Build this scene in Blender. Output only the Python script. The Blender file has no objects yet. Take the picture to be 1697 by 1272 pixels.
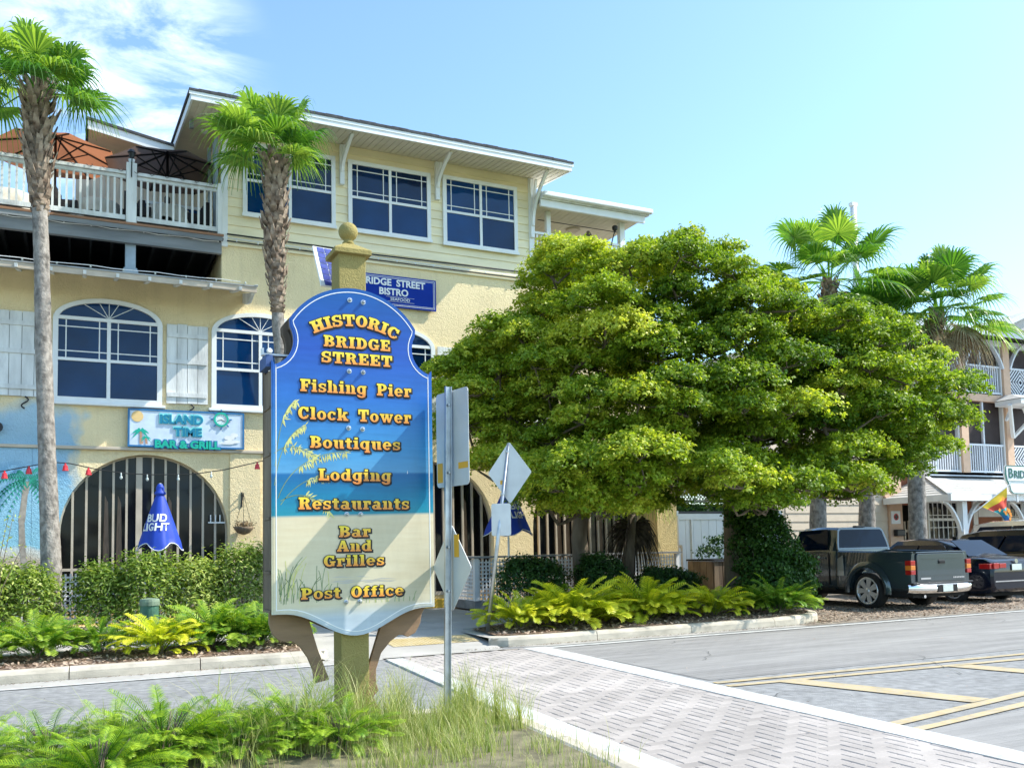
import bpy, bmesh, math, random
import numpy as np
from mathutils import Vector, Matrix
from mathutils.geometry import tessellate_polygon
random.seed(7); np.random.seed(7)
R = math.radians
scene = bpy.context.scene
col = scene.collection

# ---------------------------------------------------------------- camera
cam_d = bpy.data.cameras.new("camera")
cam = bpy.data.objects.new("camera", cam_d)
col.objects.link(cam)
scene.camera = cam
FPX, PY, PITCH, ROLL, YAW = 1486.165, 801.54, 0.0688063, 0.0200002, 1.1172798
cy, sy, cp, sp = math.cos(YAW), math.sin(YAW), math.cos(PITCH), math.sin(PITCH)
fw = Vector((cy*cp, sy*cp, sp)); r0 = Vector((sy, -cy, 0)); u0 = r0.cross(fw)
rt = math.cos(ROLL)*r0 - math.sin(ROLL)*u0
up = math.sin(ROLL)*r0 + math.cos(ROLL)*u0
cam.matrix_world = Matrix(((rt.x, up.x, -fw.x, 0), (rt.y, up.y, -fw.y, 0), (rt.z, up.z, -fw.z, 1.55), (0, 0, 0, 1)))
cam_d.sensor_width = 36.0
cam_d.lens = 36.0*FPX/1697.0
cam_d.shift_x = 0.0
cam_d.shift_y = (PY-636.0)/1697.0
cam_d.clip_start = 0.05
cam_d.clip_end = 3000

# ---------------------------------------------------------------- sun and sky
SUN = Vector((2.9, -1.0, 3.13)).normalized()
sun_d = bpy.data.lights.new("sun", 'SUN')
sun_d.energy = 3.0
sun_d.angle = R(0.53)
sun_d.color = (1.0, 0.95, 0.86)
sun = bpy.data.objects.new("sun", sun_d)
sun.rotation_euler = SUN.to_track_quat('Z', 'Y').to_euler()
sun.location = (20, -20, 40)
col.objects.link(sun)
world = bpy.data.worlds.new("World")
scene.world = world
world.use_nodes = True
nt = world.node_tree
for n in list(nt.nodes): nt.nodes.remove(n)
def N(t, ty, **kw):
    n = t.nodes.new(ty)
    for k, v in kw.items(): setattr(n, k, v)
    return n
wo = N(nt, 'ShaderNodeOutputWorld'); bg = N(nt, 'ShaderNodeBackground')
sky = N(nt, 'ShaderNodeTexSky', sky_type='NISHITA')
sky.sun_disc = False
sky.sun_elevation = math.asin(SUN.z)
sky.sun_rotation = math.atan2(SUN.x, SUN.y)
sky.air_density = 1.0; sky.dust_density = 1.0; sky.ozone_density = 1.6
bg.inputs['Strength'].default_value = 0.15
# thin wispy cloud, one bank of it high over the left part of the street
tc = N(nt, 'ShaderNodeTexCoord')
mp = N(nt, 'ShaderNodeMapping'); mp.inputs['Scale'].default_value = (2.2, 2.2, 7.0); mp.inputs['Rotation'].default_value = (0.3, 0.35, 0.2)
nz = N(nt, 'ShaderNodeTexNoise'); nz.inputs['Scale'].default_value = 2.6; nz.inputs['Detail'].default_value = 9; nz.inputs['Roughness'].default_value = 0.62; nz.inputs['Distortion'].default_value = 0.7
nt.links.new(tc.outputs['Generated'], mp.inputs['Vector']); nt.links.new(mp.outputs[0], nz.inputs['Vector'])
cr = N(nt, 'ShaderNodeMapRange'); cr.inputs['From Min'].default_value = 0.44; cr.inputs['From Max'].default_value = 0.78
nt.links.new(nz.outputs['Fac'], cr.inputs['Value'])
nrm = N(nt, 'ShaderNodeVectorMath', operation='NORMALIZE'); nt.links.new(tc.outputs['Generated'], nrm.inputs[0])
dt = N(nt, 'ShaderNodeVectorMath', operation='DOT_PRODUCT'); nt.links.new(nrm.outputs[0], dt.inputs[0])
dt.inputs[1].default_value = Vector((0.02, 0.90, 0.46)).normalized()
mk = N(nt, 'ShaderNodeMapRange'); mk.inputs['From Min'].default_value = 0.986; mk.inputs['From Max'].default_value = 1.0; mk.interpolation_type = 'SMOOTHERSTEP'
nt.links.new(dt.outputs['Value'], mk.inputs['Value'])
mu = N(nt, 'ShaderNodeMath', operation='MULTIPLY'); nt.links.new(cr.outputs[0], mu.inputs[0]); nt.links.new(mk.outputs[0], mu.inputs[1])
mu2 = N(nt, 'ShaderNodeMath', operation='MULTIPLY'); nt.links.new(mu.outputs[0], mu2.inputs[0]); mu2.inputs[1].default_value = 0.65
mx = N(nt, 'ShaderNodeMix', data_type='RGBA')
mx.inputs['B'].default_value = (8.0, 8.3, 8.6, 1)
nt.links.new(mu2.outputs[0], mx.inputs['Factor']); 
tn_ = N(nt, 'ShaderNodeMix', data_type='RGBA', blend_type='MULTIPLY'); tn_.inputs['Factor'].default_value = 1.0; tn_.inputs['B'].default_value = (0.85, 0.985, 1.0, 1)
nt.links.new(sky.outputs[0], tn_.inputs['A']); nt.links.new(tn_.outputs['Result'], mx.inputs['A'])
nt.links.new(mx.outputs['Result'], bg.inputs['Color']); nt.links.new(bg.outputs[0], wo.inputs[0])
scene.view_settings.view_transform = 'Standard'
scene.view_settings.look = 'None'
scene.view_settings.gamma = 1.0
scene.view_settings.use_curve_mapping = False
scene.view_settings.exposure = 1.22

# ---------------------------------------------------------------- materials
MATS = {}
def mat(name, c, rough=0.7, metal=0.0, var=0.12, scale=4.0, bump=0.0, bscale=60.0, spec=0.5, stretch=(1,1,1), coat=0.0, trans=0.0, c2=None, detail=5):
    if name in MATS: return MATS[name]
    m = bpy.data.materials.new(name); m.use_nodes = True
    t = m.node_tree; b = t.nodes['Principled BSDF']
    b.inputs['Roughness'].default_value = rough; b.inputs['Metallic'].default_value = metal
    b.inputs['Specular IOR Level'].default_value = spec
    if coat: b.inputs['Coat Weight'].default_value = coat; b.inputs['Coat Roughness'].default_value = 0.03
    tcn = N(t, 'ShaderNodeTexCoord'); mpn = N(t, 'ShaderNodeMapping'); mpn.inputs['Scale'].default_value = stretch
    t.links.new(tcn.outputs['Object'], mpn.inputs['Vector'])
    n1 = N(t, 'ShaderNodeTexNoise'); n1.inputs['Scale'].default_value = scale; n1.inputs['Detail'].default_value = detail
    t.links.new(mpn.outputs[0], n1.inputs['Vector'])
    ramp = N(t, 'ShaderNodeMapRange'); ramp.inputs['From Min'].default_value = 0.3; ramp.inputs['From Max'].default_value = 0.7
    t.links.new(n1.outputs['Fac'], ramp.inputs['Value'])
    mxn = N(t, 'ShaderNodeMix', data_type='RGBA')
    a = [x*(1-var) for x in c]; d = c2 if c2 else [min(1, x*(1+var)) for x in c]
    mxn.inputs['A'].default_value = (*a, 1); mxn.inputs['B'].default_value = (*d, 1)
    t.links.new(ramp.outputs[0], mxn.inputs['Factor']); t.links.new(mxn.outputs['Result'], b.inputs['Base Color'])
    if bump:
        n2 = N(t, 'ShaderNodeTexNoise'); n2.inputs['Scale'].default_value = bscale; n2.inputs['Detail'].default_value = 4
        t.links.new(mpn.outputs[0], n2.inputs['Vector'])
        bp = N(t, 'ShaderNodeBump'); bp.inputs['Strength'].default_value = min(1, bump); bp.inputs['Distance'].default_value = 0.012*max(1, bump)
        t.links.new(n2.outputs['Fac'], bp.inputs['Height']); t.links.new(bp.outputs[0], b.inputs['Normal'])
    if trans:
        b.inputs['Transmission Weight'].default_value = trans
    MATS[name] = m
    return m
def leafmat(name, c1, c2, c3, rough=0.5, tl=0.3, spec=0.35):
    """leaves: colour by a per-leaf random attribute, some light through the blade"""
    if name in MATS: return MATS[name]
    m = bpy.data.materials.new(name); m.use_nodes = True
    t = m.node_tree; b = t.nodes['Principled BSDF']; out = t.nodes['Material Output']
    b.inputs['Roughness'].default_value = rough; b.inputs['Specular IOR Level'].default_value = spec
    at = N(t, 'ShaderNodeAttribute', attribute_name='tint')
    oi = N(t, 'ShaderNodeObjectInfo')
    ad = N(t, 'ShaderNodeMath', operation='MULTIPLY_ADD'); ad.inputs[1].default_value = 0.30
    t.links.new(oi.outputs['Random'], ad.inputs[0]); t.links.new(at.outputs['Fac'], ad.inputs[2])
    rp = N(t, 'ShaderNodeValToRGB')
    e = rp.color_ramp.elements; e[0].position = 0.1; e[0].color = (*c1, 1); e[1].position = 1.0; e[1].color = (*c3, 1)
    k = rp.color_ramp.elements.new(0.6); k.color = (*c2, 1)
    t.links.new(ad.outputs[0], rp.inputs['Fac']); t.links.new(rp.outputs['Color'], b.inputs['Base Color'])
    ts = N(t, 'ShaderNodeBsdfTranslucent')
    hs = N(t, 'ShaderNodeMix', data_type='RGBA', blend_type='MULTIPLY'); hs.inputs['Factor'].default_value = 1
    hs.inputs['B'].default_value = (1.5, 1.6, 0.7, 1)
    t.links.new(rp.outputs['Color'], hs.inputs['A']); t.links.new(hs.outputs['Result'], ts.inputs['Color'])
    mxs = N(t, 'ShaderNodeMixShader'); mxs.inputs['Fac'].default_value = tl
    t.links.new(b.outputs[0], mxs.inputs[1]); t.links.new(ts.outputs[0], mxs.inputs[2]); t.links.new(mxs.outputs[0], out.inputs['Surface'])
    MATS[name] = m
    return m
def stucco(name, c, depth=1.0, mural=False, scale=16):
    if name in MATS: return MATS[name]
    m = mat(name, c, rough=0.9, var=0.07, scale=0.7, spec=0.2)
    t = m.node_tree; b = t.nodes['Principled BSDF']
    tcn = N(t, 'ShaderNodeTexCoord')
    n2 = N(t, 'ShaderNodeTexNoise'); n2.inputs['Scale'].default_value = scale; n2.inputs['Detail'].default_value = 6; n2.inputs['Roughness'].default_value = 0.62; n2.inputs['Distortion'].default_value = 1.6
    t.links.new(tcn.outputs['Object'], n2.inputs['Vector'])
    bp = N(t, 'ShaderNodeBump'); bp.inputs['Strength'].default_value = 0.8; bp.inputs['Distance'].default_value = 0.034*depth
    t.links.new(n2.outputs['Fac'], bp.inputs['Height']); t.links.new(bp.outputs[0], b.inputs['Normal'])
    # faint water streaks down the wall
    mpn = N(t, 'ShaderNodeMapping'); mpn.inputs['Scale'].default_value = (5, 5, 0.35); t.links.new(tcn.outputs['Object'], mpn.inputs['Vector'])
    n3 = N(t, 'ShaderNodeTexNoise'); n3.inputs['Scale'].default_value = 1.4; n3.inputs['Detail'].default_value = 6; t.links.new(mpn.outputs[0], n3.inputs['Vector'])
    mr = N(t, 'ShaderNodeMapRange'); mr.inputs['From Min'].default_value = 0.52; mr.inputs['From Max'].default_value = 0.8; mr.inputs['To Max'].default_value = 0.20
    t.links.new(n3.outputs['Fac'], mr.inputs['Value'])
    old = b.inputs['Base Color'].links[0].from_socket
    mx2 = N(t, 'ShaderNodeMix', data_type='RGBA'); mx2.inputs['B'].default_value = (c[0]*0.55, c[1]*0.52, c[2]*0.5, 1)
    t.links.new(mr.outputs[0], mx2.inputs['Factor']); t.links.new(old, mx2.inputs['A'])
    last = mx2.outputs['Result']
    if mural:
        sx = N(t, 'ShaderNodeSeparateXYZ'); t.links.new(tcn.outputs['Object'], sx.inputs[0])
        nn = N(t, 'ShaderNodeTexNoise'); nn.inputs['Scale'].default_value = 1.6; nn.inputs['Detail'].default_value = 6; nn.inputs['Distortion'].default_value = 0.5
        t.links.new(tcn.outputs['Object'], nn.inputs['Vector'])
        # z bands: sand, surf, sea, sky
        az = N(t, 'ShaderNodeMath', operation='MULTIPLY_ADD'); az.inputs[1].default_value = 0.35; t.links.new(nn.outputs['Fac'], az.inputs[0]); t.links.new(sx.outputs['Z'], az.inputs[2])
        mz = N(t, 'ShaderNodeMapRange'); mz.inputs['From Max'].default_value = 5.0; t.links.new(az.outputs[0], mz.inputs['Value'])
        rp = N(t, 'ShaderNodeValToRGB'); cr_ = rp.color_ramp; cr_.elements[0].position = 0.30; cr_.elements[0].color = (0.50, 0.42, 0.30, 1)
        cr_.elements[1].position = 1.0; cr_.elements[1].color = (0.42, 0.56, 0.62, 1)
        for p, q in ((0.345, (0.62, 0.66, 0.62, 1)), (0.36, (0.28, 0.55, 0.66, 1)), (0.45, (0.27, 0.52, 0.66, 1)), (0.56, (0.30, 0.55, 0.70, 1)), (0.66, (0.22, 0.44, 0.64, 1)), (0.70, (0.36, 0.58, 0.74, 1)), (0.80, (0.34, 0.53, 0.66, 1)), (0.9, (0.45, 0.62, 0.72, 1))):
            el = cr_.elements.new(p); el.color = q
        t.links.new(mz.outputs[0], rp.inputs['Fac'])
        def edge(src, lo, hi, amp):
            a = N(t, 'ShaderNodeMath', operation='MULTIPLY_ADD'); a.inputs[1].default_value = amp
            t.links.new(nn.outputs['Fac'], a.inputs[0]); t.links.new(src, a.inputs[2])
            q = N(t, 'ShaderNodeMapRange'); q.inputs['From Min'].default_value = hi; q.inputs['From Max'].default_value = lo
            t.links.new(a.outputs[0], q.inputs['Value']); return q.outputs[0]
        xm = edge(sx.outputs['X'], -4.55, -4.25, 1.2)
        zm = edge(sx.outputs['Z'], 5.0, 5.5, 1.6)
        mm = N(t, 'ShaderNodeMath', operation='MULTIPLY'); t.links.new(xm, mm.inputs[0]); t.links.new(zm, mm.inputs[1])
        mx3 = N(t, 'ShaderNodeMix', data_type='RGBA'); t.links.new(mm.outputs[0], mx3.inputs['Factor']); t.links.new(last, mx3.inputs['A']); t.links.new(rp.outputs['Color'], mx3.inputs['B'])
        last = mx3.outputs['Result']
    t.links.new(last, b.inputs['Base Color'])
    return m

CREAM = (0.90, 0.735, 0.44)
M_WALL = stucco('cream_stucco', CREAM, 1.0, mural=True)
M_PILLAR = stucco('cream_stucco_pillar', (0.76, 0.58, 0.28), 0.8)
M_SIDING = mat('cream_siding', (0.89, 0.775, 0.51), rough=0.6, var=0.06, scale=2.0, bump=0.15, bscale=30, stretch=(0.4, 1, 3))
M_WHITE = mat('white_paint', (0.80, 0.81, 0.80), rough=0.5, var=0.05, scale=3, bump=0.1, bscale=40)
M_WHITE_WORN = mat('worn_white_wood', (0.72, 0.73, 0.71), rough=0.75, var=0.16, scale=5, bump=0.4, bscale=26, stretch=(1, 1, 0.2))
M_SOFFIT = mat('beige_soffit', (0.66, 0.60, 0.48), rough=0.7, var=0.06)
M_GREYWOOD = mat('weathered_grey_wood', (0.22, 0.23, 0.235), rough=0.85, var=0.3, scale=4, bump=0.5, bscale=30, stretch=(0.15, 1, 1))
M_DARKWOOD = mat('dark_shaded_wood', (0.022, 0.025, 0.030), rough=0.9, var=0.3)  # near-black: the shade under the deck is put into the wood colour
M_DECK = mat('deck_edge_board', (0.28, 0.14, 0.075), rough=0.7, var=0.2, stretch=(0.2, 1, 1))
M_SHINGLE = mat('dark_shingle', (0.06, 0.062, 0.068), rough=0.9, var=0.35, scale=14, bump=0.6, bscale=40)
M_PAINTMETAL = mat('grey_metal_roof', (0.36, 0.37, 0.37), rough=0.45, metal=0.2, var=0.2, scale=3)
M_GLASS = mat('dark_blue_window_glass', (0.001, 0.022, 0.080), rough=0.04, var=0.45, scale=0.7, spec=0.34)
def vary_glass(m, amt=.5):
    # each pane a little different in tone, and slightly wavy
    t = m.node_tree; b = t.nodes['Principled BSDF']; oi = N(t, 'ShaderNodeObjectInfo'); src = b.inputs['Base Color'].links[0].from_socket
    hv = N(t, 'ShaderNodeHueSaturation'); mr = N(t, 'ShaderNodeMapRange'); mr.inputs['To Min'].default_value = 1-amt; mr.inputs['To Max'].default_value = 1+amt*1.6
    t.links.new(oi.outputs['Random'], mr.inputs['Value']); t.links.new(mr.outputs[0], hv.inputs['Value']); t.links.new(src, hv.inputs['Color']); t.links.new(hv.outputs[0], b.inputs['Base Color'])
    g = N(t, 'ShaderNodeTexCoord'); n = N(t, 'ShaderNodeTexNoise'); n.inputs['Scale'].default_value = 1.3; n.inputs['Detail'].default_value = 1; t.links.new(g.outputs['Object'], n.inputs['Vector'])
    bp = N(t, 'ShaderNodeBump'); bp.inputs['Strength'].default_value = .35; bp.inputs['Distance'].default_value = .05; t.links.new(n.outputs['Fac'], bp.inputs['Height']); t.links.new(bp.outputs[0], b.inputs['Normal'])
M_DARKGLASS = mat('dark_shop_glass', (0.005, 0.006, 0.010), rough=0.08, var=0.7, scale=1.8, spec=0.25, stretch=(1.6, 1, 0.35), c2=(0.010, 0.012, 0.018))
vary_glass(M_GLASS, .45); vary_glass(M_DARKGLASS, .6)
M_MULL = mat('beige_mullion', (0.52, 0.44, 0.34), rough=0.55, var=0.12)
M_BLACK = mat('black_metal', (0.015, 0.015, 0.017), rough=0.45, var=0.2)
M_ASPHALT = mat('asphalt', (0.265, 0.265, 0.26), rough=0.9, var=0.26, scale=9, bump=0.8, bscale=90, detail=14)
M_ROAD = mat('stamped_grey_roadway', (0.285, 0.275, 0.26), rough=0.85, var=0.16, scale=2.5, bump=0.5, bscale=60, stretch=(0.3, 2.2, 1), detail=10)
def stamp(m):
    t = m.node_tree; b = t.nodes['Principled BSDF']; src = b.inputs['Base Color'].links[0].from_socket; g = N(t, 'ShaderNodeTexCoord')
    br = N(t, 'ShaderNodeTexBrick'); br.inputs['Scale'].default_value = 1.0; br.inputs['Brick Width'].default_value = .24; br.inputs['Row Height'].default_value = .12; br.inputs['Mortar Size'].default_value = .006
    br.inputs['Color1'].default_value = (1,1,1,1); br.inputs['Color2'].default_value = (.86,.86,.87,1); br.inputs['Mortar'].default_value = (.55,.54,.53,1)
    t.links.new(g.outputs['Object'], br.inputs['Vector']); n = N(t, 'ShaderNodeTexNoise'); n.inputs['Scale'].default_value = .5; n.inputs['Detail'].default_value = 6; mp_ = N(t, 'ShaderNodeMapping'); mp_.inputs['Scale'].default_value = (.25,1,1)
    t.links.new(g.outputs['Object'], mp_.inputs['Vector']); t.links.new(mp_.outputs[0], n.inputs['Vector'])
    r = N(t, 'ShaderNodeMapRange'); r.inputs['From Min'].default_value = .4; r.inputs['From Max'].default_value = .68; r.inputs['To Min'].default_value = .15; r.inputs['To Max'].default_value = .85; t.links.new(n.outputs['Fac'], r.inputs['Value'])
    x = N(t, 'ShaderNodeMix', data_type='RGBA', blend_type='MULTIPLY'); t.links.new(r.outputs[0], x.inputs['Factor']); t.links.new(src, x.inputs['A']); t.links.new(br.outputs['Color'], x.inputs['B']); t.links.new(x.outputs['Result'], b.inputs['Base Color'])
stamp(M_ROAD)
M_CONC = mat('pale_concrete', (0.43, 0.41, 0.37), rough=0.9, var=0.15, scale=2.2, bump=0.4, bscale=90, detail=10)
M_CURB = mat('kerb_concrete', (0.52, 0.465, 0.37), rough=0.9, var=0.22, scale=3.2, bump=0.5, bscale=70, detail=10)
M_WLINE = mat('white_road_paint', (0.54, 0.54, 0.51), rough=0.8, var=0.16, scale=9, bump=0.3, bscale=120, detail=10)
M_YLINE = mat('yellow_road_paint', (0.56, 0.42, 0.20), rough=0.8, var=0.08, scale=14, bump=0.3, bscale=120, c2=(0.42, 0.37, 0.28), detail=14)
M_BRICK = mat('pinkish_paver', (0.43, 0.385, 0.35), rough=0.85, var=0.18, scale=2.0, bump=0.4, bscale=90, detail=8)
M_JOINT = mat('paver_joint_sand', (0.24, 0.21, 0.18), rough=0.95, var=0.3, scale=20)
M_MULCH = mat('bark_mulch', (0.085, 0.045, 0.026), rough=0.95, var=0.5, scale=24, bump=0.9, bscale=60, c2=(0.30, 0.20, 0.13), detail=12)
M_CHIP = mat('mulch_chip', (0.24, 0.13, 0.08), rough=0.9, var=0.5, scale=9, c2=(0.58, 0.45, 0.33))
M_GRAVEL = mat('shell_and_leaf_litter_ground', (0.20, 0.155, 0.115), rough=0.95, var=0.45, scale=6, bump=0.9, bscale=70, c2=(0.40, 0.345, 0.28), detail=14)
M_GROUND = mat('dry_grass_ground', (0.13, 0.145, 0.07), rough=0.95, var=0.3, scale=3, bump=0.5, bscale=50)
M_SAND = mat('sandy_grass_bed', (0.17, 0.15, 0.085), rough=0.95, var=0.4, scale=6, bump=0.7, bscale=50)
M_GALV = mat('galvanised_steel', (0.50, 0.52, 0.54), rough=0.38, metal=0.85, var=0.2, scale=8)
M_SIGNBACK = mat('bare_aluminium_sign_back', (0.66, 0.67, 0.66), rough=0.42, metal=0.25, var=0.1, scale=3)
M_STICKER = mat('orange_yellow_sticker', (0.80, 0.42, 0.03), rough=0.5, var=0.1)
M_POST = stucco('ochre_painted_post', (0.35, 0.285, 0.105), 0.5, scale=30)
M_SIGNWOOD = mat('weathered_brown_sign_wood', (0.17, 0.115, 0.075), rough=0.8, var=0.45, scale=3.5, bump=0.5, bscale=24, stretch=(3, 1, 0.35), c2=(0.27, 0.20, 0.13))
M_BRACKET = mat('tan_plywood_bracket', (0.27, 0.165, 0.095), rough=0.75, var=0.25, scale=3.5, bump=0.25, bscale=24, stretch=(0.6, 1, 2.2))
M_BLUE = mat('blue_canvas', (0.008, 0.05, 0.42), rough=0.6, var=0.12, scale=3)
M_REDBULB = mat('red_lamp_shade', (0.62, 0.03, 0.04), rough=0.35, var=0.15)
M_BULB = mat('clear_bulb', (0.55, 0.60, 0.58), rough=0.1, var=0.1)
M_BARK = mat('brown_bark', (0.12, 0.09, 0.065), rough=0.95, var=0.4, scale=6, bump=0.9, bscale=22, stretch=(1, 1, 0.25), c2=(0.24, 0.19, 0.14))
M_PALMTRUNK = mat('grey_palm_trunk', (0.17, 0.15, 0.13), rough=0.95, var=0.3, scale=7, bump=1.6, bscale=20, stretch=(1.5, 1.5, 1.1), c2=(0.40, 0.36, 0.315), detail=14)
M_BOOT = mat('old_palm_boot', (0.15, 0.085, 0.05), rough=0.9, var=0.5, scale=7, bump=0.6, bscale=30, c2=(0.44, 0.34, 0.25))
M_DEADLEAF = mat('dead_palm_leaf', (0.30, 0.20, 0.10), rough=0.85, var=0.4, scale=6, c2=(0.48, 0.37, 0.22))
M_DARKDEAD = mat('dark_dead_thatch', (0.035, 0.024, 0.016), rough=0.95, var=0.5, scale=8, c2=(0.10, 0.075, 0.05))
M_TREELEAF = leafmat('olive_tree_leaf', (0.06, 0.14, 0.012), (0.27, 0.37, 0.025), (0.62, 0.62, 0.08), tl=0.38)
M_IVY = leafmat('ivy_leaf', (0.014, 0.055, 0.012), (0.045, 0.125, 0.018), (0.11, 0.22, 0.03), tl=0.22)
M_HEDGE = leafmat('hedge_leaf', (0.035, 0.095, 0.014), (0.17, 0.27, 0.035), (0.55, 0.60, 0.18), tl=0.3)
M_DARKHEDGE = leafmat('dark_hedge_leaf', (0.010, 0.035, 0.010), (0.028, 0.085, 0.018), (0.07, 0.16, 0.03), tl=0.2)
M_FERN = leafmat('fern_frond', (0.020, 0.085, 0.012), (0.085, 0.225, 0.018), (0.34, 0.45, 0.04), tl=0.26)
M_FERNY = leafmat('yellow_fern_frond', (0.09, 0.21, 0.012), (0.38, 0.46, 0.02), (0.72, 0.68, 0.05), tl=0.30)
M_FOREF = leafmat('foreground_frond', (0.012, 0.055, 0.012), (0.085, 0.225, 0.018), (0.36, 0.50, 0.03), tl=0.25)
M_PALM = leafmat('palm_leaf', (0.022, 0.09, 0.018), (0.09, 0.215, 0.025), (0.34, 0.46, 0.08), tl=0.40, rough=0.4)
M_GRASS = leafmat('grass_blade', (0.13, 0.20, 0.03), (0.30, 0.36, 0.09), (0.60, 0.55, 0.27), tl=0.3)

def stain(m, amt, scale, stretch, lo=.5, hi=.75, rnd=0.0):
    # dirt, wear and tyre marks fixed to the place, not to the light
    t = m.node_tree; b = t.nodes['Principled BSDF']; src = b.inputs['Base Color'].links[0].from_socket; g = N(t, 'ShaderNodeNewGeometry'); mp_ = N(t, 'ShaderNodeMapping'); mp_.inputs['Scale'].default_value = stretch
    n = N(t, 'ShaderNodeTexNoise'); n.inputs['Scale'].default_value = scale; n.inputs['Detail'].default_value = 8; n.inputs['Roughness'].default_value = .65; t.links.new(g.outputs['Position'], mp_.inputs['Vector']); t.links.new(mp_.outputs[0], n.inputs['Vector'])
    r = N(t, 'ShaderNodeMapRange'); r.inputs['From Min'].default_value = lo; r.inputs['From Max'].default_value = hi; r.inputs['To Min'].default_value = 1; r.inputs['To Max'].default_value = 1-amt; t.links.new(n.outputs['Fac'], r.inputs['Value'])
    last = r.outputs[0]
    if rnd:
        oi = N(t, 'ShaderNodeObjectInfo'); q = N(t, 'ShaderNodeMapRange'); q.inputs['To Min'].default_value = 1-rnd; q.inputs['To Max'].default_value = 1+rnd; t.links.new(oi.outputs['Random'], q.inputs['Value'])
        k = N(t, 'ShaderNodeMath', operation='MULTIPLY'); t.links.new(last, k.inputs[0]); t.links.new(q.outputs[0], k.inputs[1]); last = k.outputs[0]
    h = N(t, 'ShaderNodeHueSaturation'); t.links.new(last, h.inputs['Value']); t.links.new(src, h.inputs['Color']); t.links.new(h.outputs[0], b.inputs['Base Color'])
stain(M_ASPHALT, .35, .5, (.35, 1.2, 1)); stain(M_ROAD, .30, .6, (.12, 1.6, 1), .45, .75); stain(M_BRICK, .30, .7, (.5, 1, 1), .42, .72, .13); stain(M_WLINE, .35, 3, (1, 1, 1), .5, .72); stain(M_YLINE, .30, 3, (1, 1, 1), .48, .7)
stain(M_WALL, .16, .45, (1, 1, .7), .48, .75); stain(M_SIDING, .14, .8, (.6, 1, 2.5), .48, .75); stain(M_CURB, .30, 1.6, (1, 1, 3), .45, .7); stain(M_CONC, .28, 1.1, (1, 1, 1), .48, .72); stain(M_SIDING, .0, 1, (1, 1, 1), .5, .7, .04)
stain(M_WHITE_WORN, .22, 3, (1, 1, .4), .5, .72, .05)
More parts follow.
